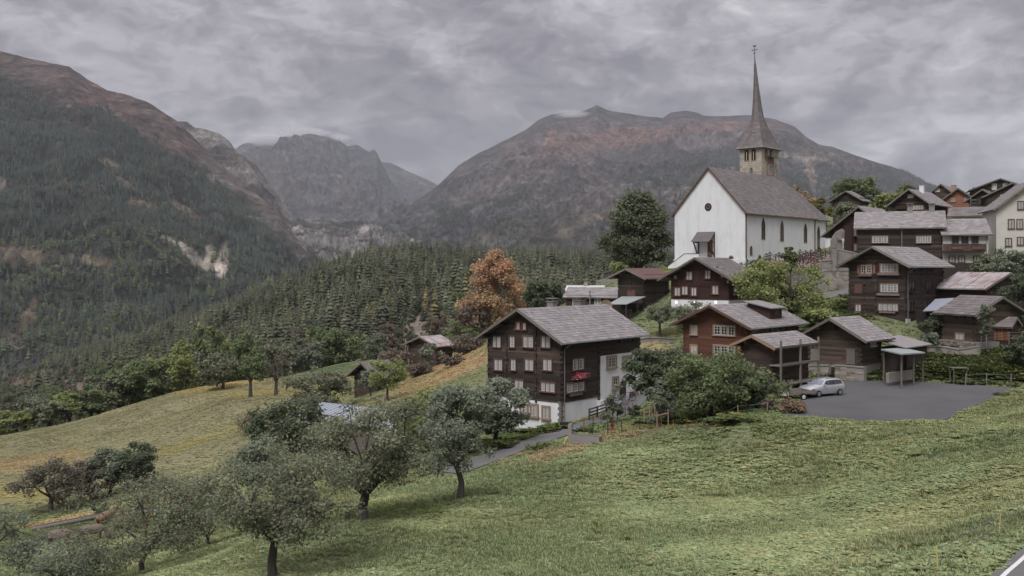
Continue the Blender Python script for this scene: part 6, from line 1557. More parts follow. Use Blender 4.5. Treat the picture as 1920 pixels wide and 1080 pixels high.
    tree('hedge_bush', 'small shaggy bush left of the wooden stakes', 1190, 86, 1178, 1204, 764, 780, 'dark', 600, .16, 47, cat='bush', nb=8, trunk_r=.03)
    # garden slope on the right and the top row
    tree('garden_bush', 'tall dark bush at the right edge above the garden slope', 1905, 112, 1868, 1960, 512, 650, 'dark', 8000, .28, 48, cat='bush', nb=34, trunk_r=.15)
    tree('garden_bush', 'reddish green bush below the cream house', 1900, 122, 1856, 1950, 462, 540, 'grey', 5500, .28, 49, cat='bush', nb=26, trunk_r=.12)
    tree('garden_bush', 'green bush behind the rusty roof at the right', 1860, 128, 1822, 1890, 478, 534, 'olive', 3500, .3, 50, cat='bush', nb=20, trunk_r=.1)
    tree('garden_bush', 'dense bush on the garden slope at the right edge', 1915, 96, 1888, 1960, 630, 700, 'dark', 5000, .22, 51, cat='bush', nb=26, trunk_r=.08)
    tree('climbing_plant', 'climbing plant draped over the tin lean-to', 1752, 109, 1728, 1778, 584, 632, 'dark', 3500, .2, 52, cat='plant', nb=24, trunk_r=.05)
    tree('climbing_plant', 'grey green bush in front of the tin lean-to', 1735, 104, 1712, 1764, 622, 668, 'grey', 2200, .2, 53, cat='bush', nb=16, trunk_r=.05)
    tree('climbing_plant', 'leafy vine climbing the gable of the log cabin', 1850, 102, 1836, 1866, 560, 640, 'grey', 1800, .2, 54, cat='plant', nb=18, trunk_r=.05)
    tree('hill_tree', 'round green tree on the hill behind the lone dark barn', 1598, 240, 1556, 1640, 330, 400, 'green', 6500, .55, 60, nb=34, trunk_r=.3)
    tree('hill_tree', 'bright bushes between the lone barn and the skyline houses', 1670, 215, 1640, 1706, 358, 410, 'light', 3500, .5, 61, nb=26, trunk_r=.2)
    tree('hill_tree', 'rounded dark tree top behind the skyline house', 1700, 245, 1676, 1722, 344, 380, 'green', 2200, .5, 62, nb=16, trunk_r=.2)
    tree('hill_tree', 'olive trees between the church choir and the lone barn', 1590, 200, 1556, 1626, 378, 452, 'olive', 5500, .42, 63, nb=34, trunk_r=.2)
    tree('hill_tree', 'green bushes below the lone barn', 1632, 188, 1600, 1672, 392, 430, 'grey', 3200, .4, 64, cat='bush', nb=22, trunk_r=.15)
    tree('hill_tree', 'yellow autumn bush right behind the church roof', 1540, 215, 1520, 1562, 366, 420, 'yellow', 1800, .45, 65, cat='bush', nb=14, trunk_r=.15)
    tree('hill_tree', 'russet tree behind the church roof ridge', 1502, 230, 1484, 1524, 350, 400, 'red', 1500, .5, 66, nb=12, trunk_r=.15)
    for i, (px, py) in enumerate(((1565, 466), (1588, 466))):
        tree('clipped_bush', ('left' if i == 0 else 'right')+' clipped dark bush beside the crucifix shrine', px, 158, px-10, px+10, py-10, py+10, 'dark', 900, .25, 70+i, cat='bush', nb=8, trunk_r=.05)
    tree('churchyard_shrub', 'low shrub under the churchyard edge', 1425, 150, 1396, 1470, 488, 512, 'dark', 2600, .3, 73, cat='shrub', nb=20, trunk_r=.05)
    # broadleaf band beyond the left meadow, shared meshes
    protos = []
    for i, (mt, sh) in enumerate((('green', 'round'), ('dark', 'round'), ('olive', 'round'), ('light', 'round'), ('grey', 'round'), ('brown', 'round'))):
        for k in range(2):
            lv, wd = crown_parts(4.3, 5.2, 5.4, None, .6, 3600, .50, LM[mt], 200+i*7+k, nb=30, rag=.08, trunk_r=.28)
            protos.append((lv, wd.mesh('trunk', M_bark)))
    BAND = [ # photo column, base row, distance, top row, width, kind, label
     (30, 822, 208, 768, 64, 6, 'bright yellow green tree at the far left edge of the meadow'),
     (92, 812, 206, 752, 60, 4, 'olive tree next to the bright yellow green one'),
     (130, 806, 212, 742, 74, 2, 'dark bushy tree at the left of the tree belt'), (172, 796, 214, 728, 66, 2, 'dark tree in the left half of the belt, behind the crest'),
     (60, 815, 240, 745, 50, 8, 'grey green tree behind the yellow green one'), (205, 782, 224, 700, 60, 4, 'olive tree where the belt begins to rise'),
     (232, 770, 226, 684, 66, 0, 'tall green tree in the middle of the belt'), (272, 760, 228, 672, 80, 0, 'broad green tree, widest of the belt'), (305, 748, 230, 662, 62, 1, 'green tree leaning on the broadest one'),
     (345, 740, 232, 654, 62, 3, 'dark tree before the brightest crown'), (322, 742, 250, 668, 46, 2, 'dark narrow tree in a gap of the belt'),
     (384, 715, 256, 622, 74, 0, 'bright green round crown standing highest in the belt'), (405, 722, 262, 640, 50, 1, 'green tree right of the highest crown'),
     (466, 706, 262, 634, 70, 1, 'green double crown behind the pruned trees'), (440, 706, 285, 650, 50, 0, 'far green tree left of the double crown'), (528, 700, 270, 642, 60, 4, 'olive thin tree behind the pruned trees'),
     (575, 694, 276, 640, 56, 8, 'dark green tree at the edge of the small green field'), (612, 690, 284, 622, 62, 1, 'green tree left of the tall pair'), (650, 688, 286, 612, 70, 0, 'tall green tree at the right end of the belt'),
     (690, 690, 250, 640, 54, 2, 'dark green tree above the sunken hut'), (705, 670, 232, 628, 40, 8, 'bush on the brown slope above the hut'), (725, 660, 262, 618, 40, 10, 'brown bush on the bare slope'),
     (560, 690, 300, 648, 44, 10, 'brownish tree behind the belt'), (760, 640, 290, 600, 36, 3, 'small green tree on the bare slope'), (820, 640, 260, 590, 40, 10, 'brown bush near the orange bush'),
     (236, 800, 232, 742, 46, 1, 'low green tree in front of the belt, left part'), (10, 830, 225, 790, 40, 3, 'dark bush at the left edge'),
    ]
    for (px, py, d, top, wpx, k, lb) in BAND:
        b = G(px, d); tgt = (HY-top)/F*d-b.z; tgt = max(tgt, 3.0); o = empty('belt_tree', b, rnd.uniform(0, 6)); tag(o, lb, 'tree', 'trees of the belt beyond the left meadow')
        if k in (2, 3) and rnd.random() < .6: k = 0
        if k in (0, 1) and px < 420 and rnd.random() < .45: k = 6
        k = k+rnd.randint(0, 1) if k % 2 == 0 else k
        lv, wd = protos[min(k, len(protos)-1)]
        sx = (wpx/F*d/2)/3.3; s = tgt*1.20/10.6
        for nm, me in (('crown', lv), ('trunk', wd)): c = link(nm, me, o); c.scale = (sx, sx, s)
    # fruit hanging in the front left tree
    m = MB(); b = G(268, 49)
    for i in range(18):
        p = P(rnd.uniform(200, 370), rnd.uniform(915, 1010), rnd.uniform(46.2, 48)); m.tube(p, p+Vector((0, 0, .06)), .032, .03, 5)
    o = m.build('red_apples', M_red); tag(o, 'red apples hanging in the sparse lower left tree', 'apples', kind='stuff')

# ---------------- ground cover ----------------
def tuft_mesh(name, mat, n, h, w, spread, seed, broad=0.5):
    g = np.random.default_rng(seed); V = []; Q = []
    for i in range(n):
        a = g.uniform(0, 6.28); r = g.uniform(0, spread); x, y = math.cos(a)*r, math.sin(a)*r; b = g.uniform(0, 6.28); ww = w*g.uniform(.5, 1.3)
        hh = h*g.uniform(.35, 1.1); ln = hh*g.uniform(.2, 1.3); dx, dy = math.cos(a+g.normal()*.7), math.sin(a+g.normal()*.7); sx, sy = -dy*ww/2, dx*ww/2; k = len(V)
        if g.random() < broad:    # broad leaf held low
            z = hh*.7; V += [(x, y, z*.6), (x+dx*ln*.5+sx*2, y+dy*ln*.5+sy*2, z), (x+dx*ln, y+dy*ln, z*.9), (x+dx*ln*.5-sx*2, y+dy*ln*.5-sy*2, z*1.05)]
        else: V += [(x-sx, y-sy, 0), (x+sx, y+sy, 0), (x+dx*ln*.5+sx*.6, y+dy*ln*.5+sy*.6, hh*.8), (x+dx*ln*.6-sx*.3, y+dy*ln*.6-sy*.3, hh)]
        Q.append((k, k+1, k+2, k+3))
    return npmesh(name, np.array(V), np.array(Q), mat, tint=g.random(n))
def tuftmat():
    m = bpy.data.materials.new('grass_blade'); m.use_nodes = True; nt = m.node_tree; nt.nodes.clear()
    at = N(nt, 'ShaderNodeAttribute', attribute_name='col', attribute_type='INSTANCER')
    ti = N(nt, 'ShaderNodeAttribute', attribute_name='tint')
    k = mth(nt, 'MULTIPLY_ADD', ti.outputs['Fac'], 1.1, 0.60)
    c = mixc(nt, 1.0, at.outputs['Color'], k, 'MULTIPLY')
    df = N(nt, 'ShaderNodeBsdfDiffuse'); tr = N(nt, 'ShaderNodeBsdfTranslucent'); L(nt, c, df.inputs[0]); L(nt, c, tr.inputs[0])
    ms = N(nt, 'ShaderNodeMixShader'); ms.inputs[0].default_value = .3; L(nt, df.outputs[0], ms.inputs[1]); L(nt, tr.outputs[0], ms.inputs[2])
    out = N(nt, 'ShaderNodeOutputMaterial'); L(nt, ms.outputs[0], out.inputs[0]); return m
ROADS = []
def blocked(x, y):
    b = inpoly(x, y, PARK) | (polydist(x, y, PARK) < .15)
    for pl, w in ROADS: b |= polydist(x, y, pl, closed=False) < w/2+.05
    return b
def build_grass():
    g = np.random.default_rng(21); mt = tuftmat()
    src = [hidden('tuft_source', tuft_mesh('tuft', mt, 22, .15, .045, .16, 1, .25)), hidden('tuft_source', tuft_mesh('tuft', mt, 18, .13, .07, .18, 2, .75)), hidden('tuft_source', tuft_mesh('tuft', mt, 26, .20, .04, .14, 3, .1)), hidden('tuft_source', tuft_mesh('tuft', mt, 16, .17, .09, .2, 4, .9))]
    def region(n, d0, d1, lo, hi, smin, smax, dens_noise, name, label):
        d = np.sqrt(g.uniform(d0*d0, d1*d1, n)); px = g.uniform(lo, hi, n); x = (px-960)/F*d
        k = ~blocked(x, d); nzv = fbm_np(x, d, 1.7, 3, 4.4); nb = fbm_np(x, d, 6, 3, 7.7)
        k &= g.random(n) < np.clip((nzv-.20)*3.2, .45, 1)
        x, d, nzv, nb = x[k], d[k], nzv[k], nb[k]; n = len(x)
        z = gz_np(x, d)-.02; c = gcol_np(x, d)*1.25
        mixk = g.random(n)[:, None]; hue = np.where(mixk < .16, np.array([[1.5, 1.42, 1.4]]), np.where(mixk < .55, np.array([[1.05, 1.08, .97]]), np.where(mixk < .8, np.array([[.82, 1.0, .9]]), np.array([[1.2, 1.02, .85]]))))
        c = c*(.45+.55*hue)*(.82+.4*nb)[:, None]
        kind = np.where(nb+g.normal(0, .12, n) > .53, g.choice([1, 3], n), g.choice([0, 2], n))
        scatter(name, np.stack([x, d, z], 1), kind, g.uniform(smin, smax, n)*(.6+.8*nzv), g.uniform(0, 6.28, n), src, sw=g.uniform(.9, 1.7, n), col=c, label=label, cat='grass')
    region(90000, 19, 52, -40, 1960, .5, 1.0, 0, 'near_grass', 'thick leafy grass of the meadow closest to the camera')
    region(90000, 52, 100, -60, 1960, .6, 1.25, 0, 'grass', 'uneven grass and weeds of the middle meadow')
    region(70000, 100, 245, -60, 960, .5, 1.1, 0, 'far_grass', 'short olive grass of the left meadow and the dry slope')
    region(36000, 100, 215, 960, 1960, .5, 1.2, 0, 'village_grass', 'short grass of the terraces between the village houses')
    # taller weeds of the garden slope and by the parking
    n = 3800; W = []
    for (cx, cy, rx, ry, m) in ((1850, 680, 90, 34, 2200), (1780, 690, 70, 22, 1300), (1660, 706, 90, 5, 200), (1900, 650, 40, 30, 700), (1560, 590, 50, 25, 500), (1700, 708, 60, 6, 150), (1030, 806, 90, 6, 300), (930, 840, 60, 8, 200), (1300, 792, 90, 5, 150)):
        for i in range(m):
            p = hit(rnd.gauss(cx, rx*.5), rnd.gauss(cy, ry*.5), 60, 150); W.append(p)
    W = np.array([tuple(p) for p in W]); k = ~blocked(W[:, 0], W[:, 1]); W = W[k]; n = len(W)
    hs = g.random(n); base = np.where(hs[:, None] < .10, np.array([[.19, .165, .06]]), np.where(hs[:, None] < .75, np.array([[.085, .115, .045]]), np.array([[.11, .12, .045]])))
    scatter('weeds', W, g.choice([1, 3, 3, 0], n), g.uniform(1.5, 3.6, n), g.uniform(0, 6.28, n), src, sw=g.uniform(1.1, 1.7, n), col=base*g.uniform(.7, 1.3, n)[:, None], label='tall weeds and yellowing herbs on the garden slope and path edges', cat='weeds')
# ---------------- roads, walls, fences and small things ----------------
def under(root, name, ob):
    ob.parent = root; ob.matrix_parent_inverse = Matrix.Translation(root.location).inverted(); ob.name = name; return ob
def resample(pts, step):
    out = [pts[0]]
    for a, b in zip(pts, pts[1:]):
        l = math.hypot(b[0]-a[0], b[1]-a[1]); n = max(1, int(l/step))
        for i in range(1, n+1): out.append((a[0]+(b[0]-a[0])*i/n, a[1]+(b[1]-a[1])*i/n))
    return out
def smooth(pts, k=3):
    for _ in range(k): pts = [pts[0]]+[((a[0]+2*b[0]+c[0])/4, (a[1]+2*b[1]+c[1])/4) for a, b, c in zip(pts, pts[1:], pts[2:])]+[pts[-1]]
    return pts
def strip(name, line, w, mat, lift=.05, off=0.0, nx=5, kind='structure', level=False):
    """road ribbon draped on the ground along a line of (x, y) points"""
    ln = smooth(resample(line, 1.0), 6); V = []; 
    for i, p in enumerate(ln):
        a = ln[max(0, i-1)]; b = ln[min(len(ln)-1, i+1)]; dx, dy = b[0]-a[0], b[1]-a[1]; l = math.hypot(dx, dy); nx_, ny_ = dy/l, -dx/l
        for j in range(nx):
            t = off+(j/(nx-1)-.5)*w; x, y = p[0]+nx_*t, p[1]+ny_*t; V.append((x, y, gz_at(x, y)+lift))
    me = npmesh(name, np.array(V), grid_quads(nx, len(ln))[:, ::-1], mat, smooth=True, tint=np.full((nx-1)*(len(ln)-1), .5))
    return tag(link(name, me), kind=kind)
def carve(line, w, soft=1.5, zoff=None):
    """level the ground across a road"""
    global ZZ
    ln = smooth(resample(line, .75), 6)
    pts = np.array(ln); zc = np.array([gz_at(p[0]+(zoff[0] if zoff else 0), p[1]+(zoff[1] if zoff else 0)) for p in ln]); zc = np.convolve(np.pad(zc, 4, mode='edge'), np.ones(9)/9, 'valid')
    x0, x1 = pts[:,0].min()-w-4, pts[:,0].max()+w+4; y0, y1 = pts[:,1].min()-w-4, pts[:,1].max()+w+4
    sel = (XX > x0) & (XX < x1) & (YY > y0) & (YY < y1); xs_, ys_ = XX[sel], YY[sel]
    D = np.hypot(xs_[:, None]-pts[None, :, 0], ys_[:, None]-pts[None, :, 1]); i = D.argmin(1); d = D.min(1)
    k = np.clip(1-(d-w/2-.6)/soft, 0, 1); k = k*k*(3-2*k); ZZ[sel] = ZZ[sel]*(1-k)+zc[i]*k
PATH = [tuple(G(px, d).xy) for px, d in ((842, 70), (880, 72.5), (920, 75), (960, 78), (1010, 82), (1060, 86), (1100, 89.5), (1140, 93), (1180, 97), (1215, 102))]
RAMP = [tuple(G(px, d).xy) for px, d in ((1500, 134), (1535, 135.5), (1570, 136), (1600, 136), (1640, 137))]
_r0 = hit(1905, 1079, 12, 60); 
ROADL = [(17.5, 16.0), (13.6, 19.4)]
def prep_roads():
    # main road at the lower right corner: its white edge line runs from column 1880,row 1080 to column 1920,row 1052
    global ROADL
    a = hit(1888, 1080, 10, 60); b = hit(1936, 1042, 10, 60); d = (b-a).normalized(); n = Vector((d.y, -d.x, 0)).normalized()
    if n.x < 0: n = -n
    c = a+n*3.0; e = b+n*3.0; dd = (e-c).normalized()
    ROADL = [tuple((c-dd*16).xy), tuple((e+dd*16).xy)]
    carve(PATH, 2.6); carve(ROADL, 7.0, 2.0, (-n.x*3.0, -n.y*3.0))
    ROADS.append((PATH, 2.6)); ROADS.append((ROADL, 6.6)); ROADS.append((RAMP, 3))
def build_roads():
    strip('asphalt_path', PATH, 2.0, M_road, .06); strip('churchyard_ramp', RAMP, 3.0, M_road, .10); strip('road', ROADL, 6.4, M_road, .06, nx=9)
    strip('road_edge_line', ROADL, .10, material('road_paint', [(0, (.55, .55, .55)), (1, (.72, .72, .72))], scale=4, bump=0, tintw=0), .068, off=-2.98 if True else 0, nx=3)
    V = [(x, y, PARKZ) for x, y in PARK]; m = MB(); m.add(V+[(x, y, z-.3) for x, y, z in V], [tuple(range(len(V)))]+[(i, i+len(V), (i+1) % len(V)+len(V), (i+1) % len(V)) for i in range(len(V))], .5)
    o = m.build('parking_area', M_asph); tag(o, kind='structure')
def wall(name, label, pts, top, th=.5, mat=None, stones=True, cope=True, down=3.0, cat='wall'):
    """stone wall through world ground points; top = photo rows of the crown at each point"""
    root = empty(name, pts[0]); tag(root, label, cat); m = MB(); s = MB(); c = MB()
    for (a, ta), (b, tb) in zip(zip(pts, top), zip(pts[1:], top[1:])):
        za = (HY-ta)/F*a.y; zb = (HY-tb)/F*b.y; d = Vector((b.x-a.x, b.y-a.y, 0)); ln = d.length; d.normalize(); n = Vector((d.y, -d.x, 0))*(th/2)
        q = [Vector((a.x, a.y, a.z-down))+n, Vector((b.x, b.y, b.z-down))+n, Vector((b.x, b.y, b.z-down))-n, Vector((a.x, a.y, a.z-down))-n]
        m.hexa(q+[Vector((q[0].x, q[0].y, za)), Vector((q[1].x, q[1].y, zb)), Vector((q[2].x, q[2].y, zb)), Vector((q[3].x, q[3].y, za))], .5)
        if cope: c.bar(Vector((a.x, a.y, za+.05)), Vector((b.x, b.y, zb+.05)), th+.14, .1)
        if stones:
            nn = n.normalized(); x = 0.0; zlow = min(a.z, b.z)-.5; z = zlow; 
            while z < max(za, zb)-.1:
                hh = rnd.uniform(.2, .4); x = 0.0
                while x < ln-.1:
                    w = min(ln-x, rnd.uniform(.3, .85)); t = (x+w/2)/ln; ztop = za*(1-t)+zb*t
                    if z+hh < ztop-.02 and rnd.random() < .72:
                        e = rnd.uniform(.02, .07); p0 = Vector((a.x, a.y, 0))+d*(x+.03)+nn*(th/2-.02); p1 = Vector((a.x, a.y, 0))+d*(x+w-.03)+nn*(th/2-.02); j = rnd.uniform(0, .06)
                        s.hexa([p0+Vector((0,0,z))+nn*e, p1+Vector((0,0,z+j))+nn*e, p1+Vector((0,0,z)), p0+Vector((0,0,z)), p0+Vector((0,0,z+hh-.05))+nn*e, p1+Vector((0,0,z+hh-.04-j))+nn*e, p1+Vector((0,0,z+hh-.04)), p0+Vector((0,0,z+hh-.04))])
                    x += w
                z += hh
    under(root, 'wall_core', m.build('wall_core', mat or M_mortar))
    if stones and s.v: o = under(root, 'stones', s.build('stones', M_stone)); o['kind'] = 'stuff'
    if cope: under(root, 'coping', c.build('coping', M_conc))
    return root
def posts_wire(name, label, pts, h=1.0, r=.04, mat=None, wires=2, cat='fence', group=None):
    root = empty(name, pts[0]); tag(root, label, cat, group)
    for p in pts:
        m = MB(); t = rnd.uniform(-.06, .06); m.tube(p-Vector((0,0,.3)), p+Vector((t, 0, h)), r, r*.9, 6); under(root, 'post', m.build('post', mat or M_grwood))
    m = MB()
    for k in range(wires):
        for a, b in zip(pts, pts[1:]):
            f = (k+1)/(wires+.2)*h; mid = a.lerp(b, .5)+Vector((0, 0, f-.03)); m.tube(a+Vector((0,0,f)), mid, .012, n=3, cap=False); m.tube(mid, b+Vector((0,0,f)), .012, n=3, cap=False)
    if m.v: under(root, 'wire', m.build('wire', M_metal))
    return root
def skinned(name, joints, edges, mat, sub=2, root=0):
    me = bpy.data.meshes.new(name); me.from_pydata([j[0] for j in joints], edges, []); me.materials.append(mat)
    o = link(name, me)
    sm = o.modifiers.new('skin', 'SKIN'); sv = me.skin_vertices[0].data
    for i, j in enumerate(joints): sv[i].radius = (j[1], j[2] if len(j) > 2 else j[1]); sv[i].use_root = (i == root)
    sm.use_smooth_shade = True
    ss = o.modifiers.new('sub', 'SUBSURF'); ss.levels = sub; ss.render_levels = sub
    return o
def cow(label, p, rz, mat, s=1.0, graze=True):
    J = [((0,0,1.15),.36,.40), ((.55,0,1.17),.34,.38), ((-.55,0,1.12),.34,.36), ((-.85,0,1.12),.24,.26), ((.85,0,1.22),.22,.28),
         ((1.15,0,1.0 if graze else 1.45),.15,.2), ((1.38,0,.62 if graze else 1.62),.13,.17), ((1.52,0,.36 if graze else 1.5),.09,.12), ((1.58,0,.22 if graze else 1.42),.07,.09),
         ((.62,.2,.85),.15),((.62,.2,.45),.085),((.62,.2,.04),.065), ((.62,-.2,.85),.15),((.62,-.2,.45),.085),((.62,-.2,.04),.065),
         ((-.72,.2,.85),.19),((-.60,.2,.6),.11),((-.78,.2,.42),.08),((-.74,.2,.04),.065), ((-.72,-.2,.85),.19),((-.60,-.2,.6),.11),((-.78,-.2,.42),.08),((-.74,-.2,.04),.065),
         ((-1.05,0,1.15),.05),((-1.12,0,.75),.03),((-1.12,0,.45),.05), ((1.36,.22,.72 if graze else 1.70),.05),((1.36,-.22,.72 if graze else 1.70),.05)]
    E = [(0,1),(0,2),(2,3),(1,4),(4,5),(5,6),(6,7),(7,8),(1,9),(9,10),(10,11),(1,12),(12,13),(13,14),(2,15),(15,16),(16,17),(17,18),(2,19),(19,20),(20,21),(21,22),(3,23),(23,24),(24,25),(6,26),(6,27)]
    root = empty('cow', p, rz); root.scale = (s, s, s); tag(root, label, 'cow', 'cows grazing among the lower left trees')
    b = skinned('body', J, E, mat); b.parent = root
    m = MB()
    for sy in (-1, 1): m.tube((1.38, sy*.08, .76 if graze else 1.78), (1.36, sy*.24, .88 if graze else 1.92), .03, .01, 5)
    m.build('horns', M_curt, root)
    m = MB(); m.tube((-.45, 0, .72), (-.45, 0, .58), .15, .11, 8); m.build('udder', material('udder', [(0, (.4, .25, .2)), (1, (.5, .32, .28))], bump=0), root)
    return root
def build_car():
    """silver estate car, front to the lower left"""
    b = Vector((( 1541-960)/F*83.5, 83.5, PARKZ)); b.z = PARKZ+.01
    root = empty('parked_car', b, R(209)); root.scale = (.92, .92, .92); tag(root, 'silver estate car with roof rails parked beside the trailer at the asphalt yard', 'car')
    # cross sections along x (front = +x): x, half width, z low, z belt, half width roof, z top
    S = [(2.20,.62,.35,.62,.52,.66),(2.12,.80,.28,.74,.70,.80),(1.75,.88,.24,.82,.78,.93),(1.15,.90,.24,.90,.80,1.00),(.85,.90,.24,.93,.80,1.04),(.35,.90,.24,.95,.66,1.40),(-.1,.90,.24,.96,.64,1.52),(-.9,.90,.24,.97,.64,1.55),(-1.6,.89,.26,.98,.62,1.50),(-2.0,.87,.30,.99,.60,1.28),(-2.2,.82,.38,.95,.66,1.02)]
    V = []; Q = []
    for x, w, zl, zb, wr, zt in S: V += [(x, w*.9, zl), (x, w, (zl+zb)/2), (x, w*.98, zb), (x, wr, zt), (x, 0, zt+.03), (x, -wr, zt), (x, -w*.98, zb), (x, -w, (zl+zb)/2), (x, -w*.9, zl)]
    k = 9
    for i in range(len(S)-1):
        for j in range(k-1): a = i*k+j; Q.append((a, a+1, a+k+1, a+k))
    F_ = [tuple(range(k))[::-1], tuple(range((len(S)-1)*k, len(S)*k))]
    me = bpy.data.meshes.new('body'); me.from_pydata(V, [], Q+F_); me.materials.append(M_silver); me.polygons.foreach_set('use_smooth', [True]*len(me.polygons)); me.update()
    bd = link('body', me, root)
    def panel(name, pts, mat, par=root, t=.02):
        m = MB(); P_ = [Vector(p) for p in pts]; n = (P_[1]-P_[0]).cross(P_[-1]-P_[0]).normalized()*t; kk = len(P_)
        m.add([p+n for p in P_]+[p-n for p in P_], [tuple(range(kk)), tuple(range(2*kk-1, kk-1, -1))]+[(i, (i+1) % kk, kk+(i+1) % kk, kk+i) for i in range(kk)], .5); return m.build(name, mat, par)
    panel('windscreen', [(.84,-.72,1.07),(.84,.72,1.07),(.34,.60,1.42),(.34,-.60,1.42)], M_wscr)
    panel('rear_window', [(-2.18,.62,1.05),(-2.18,-.62,1.05),(-2.0,-.56,1.28),(-1.72,-.55,1.46),(-1.72,.55,1.46),(-2.0,.56,1.28)], M_glass)
    for s in (1, -1):
        for pts in ([(.62,.84,1.04),(.05,.86,1.05),(.05,.72,1.42),(.28,.72,1.38)], [(-.02,.86,1.05),(-.88,.86,1.05),(-.88,.72,1.46),(-.02,.71,1.44)], [(-.96,.86,1.06),(-1.75,.82,1.08),(-1.62,.70,1.40),(-.96,.71,1.46)]):
            panel('side_window', [(x, s*y, z) for x, y, z in pts], M_glass)
        m = MB(); m.bar((.1, s*.58, 1.60), (-1.5, s*.56, 1.58), .05, .04); m.build('roof_rail', M_metal, root)
        m = MB(); m.box(.55, .72, s*1.0-.1, s*1.0+.1, 1.02, 1.16); m.build('mirror', M_silver, root)
        panel('headlight', [(2.17,s*.50,.62),(2.02,s*.82,.64),(1.90,s*.86,.78),(2.10,s*.55,.76)], M_lamp)
        panel('tail_light', [(-2.16,s*.60,.90),(-2.05,s*.88,.92),(-2.02,s*.86,1.10),(-2.15,s*.62,1.10)], M_red)
        m = MB()
        for x in (1.35, -1.35):
            m = MB(); y = s*.80; m.tube((x, y, .31), (x, s*.96, .31), .31, .31, 18); w = m.build('wheel', M_black, root)
            m = MB(); m.tube((x, s*.90, .31), (x, s*.975, .31), .19, .19, 12); m.build('rim', M_metal, w)
    panel('grille', [(2.21,-.42,.58),(2.21,.42,.58),(2.18,.42,.68),(2.18,-.42,.68)], M_black); panel('number_plate', [(2.24,-.24,.40),(2.24,.24,.40),(2.24,.24,.50),(2.24,-.24,.50)], M_whitep)
    panel('lower_grille', [(2.18,-.6,.30),(2.18,.6,.30),(2.22,.55,.40),(2.22,-.55,.40)], M_black)
    # trailer
    b = Vector(((1492-960)/F*81.5, 81.5, gz_at((1492-960)/F*81.5, 81.5))); root = empty('flat_trailer', b, R(205)); tag(root, 'small flat trailer with wooden sides and a white rear plate beside the silver car', 'trailer')
    m = MB(); m.box(-1.5, 1.3, -.75, .75, .48, .56); m.build('deck', M_grwood, root)
    m = MB(); m.box(-1.5, 1.3, -.78, -.75, .5, .8); m.box(-1.5, 1.3, .75, .78, .5, .8); m.box(-1.53, -1.5, -.78, .78, .5, .8); m.build('sideboards', M_grwood, root)
    m = MB(); m.box(1.31, 1.36, -.7, .7, .38, .72); tb = m.build('tailboard', M_whitep, root)
    for s in (-1, 1): m = MB(); m.box(1.36, 1.39, s*.6-.08, s*.6+.08, .42, .52); m.build('lamp', M_red, tb)
    for s in (-1, 1):
        m = MB(); m.tube((0, s*.80, .30), (0, s*.97, .30), .30, .30, 16); w = m.build('wheel', M_black, root); m = MB(); m.tube((0, s*.90, .30), (0, s*.985, .30), .17, .17, 12); m.build('rim', M_whitep, w)
    m = MB(); m.bar((-1.5, 0, .5), (-2.8, 0, .45), .08, .08); m.build('drawbar', M_metal, root)
M_wscr = material('windscreen_glass', [(0.0, (0.16, 0.18, 0.21)), (1.0, (0.22, 0.24, 0.28))], scale=1, bump=0, tintw=0.0, rough=0.06, spec=0.8)
M_lamp = material('lamp_glass', [(0.0, (0.6, 0.6, 0.6)), (1.0, (0.8, 0.8, 0.8))], scale=1, bump=0, tintw=0.0, rough=0.1)
M_lit = bpy.data.materials.new('lit_lamp'); M_lit.use_nodes = True
M_lit.node_tree.nodes['Principled BSDF'].inputs['Emission Color'].default_value = (1, .95, .8, 1); M_lit.node_tree.nodes['Principled BSDF'].inputs['Emission Strength'].default_value = 3.0
ORD = ('first', 'second', 'third', 'fourth', 'fifth', 'sixth', 'seventh', 'eighth', 'ninth')
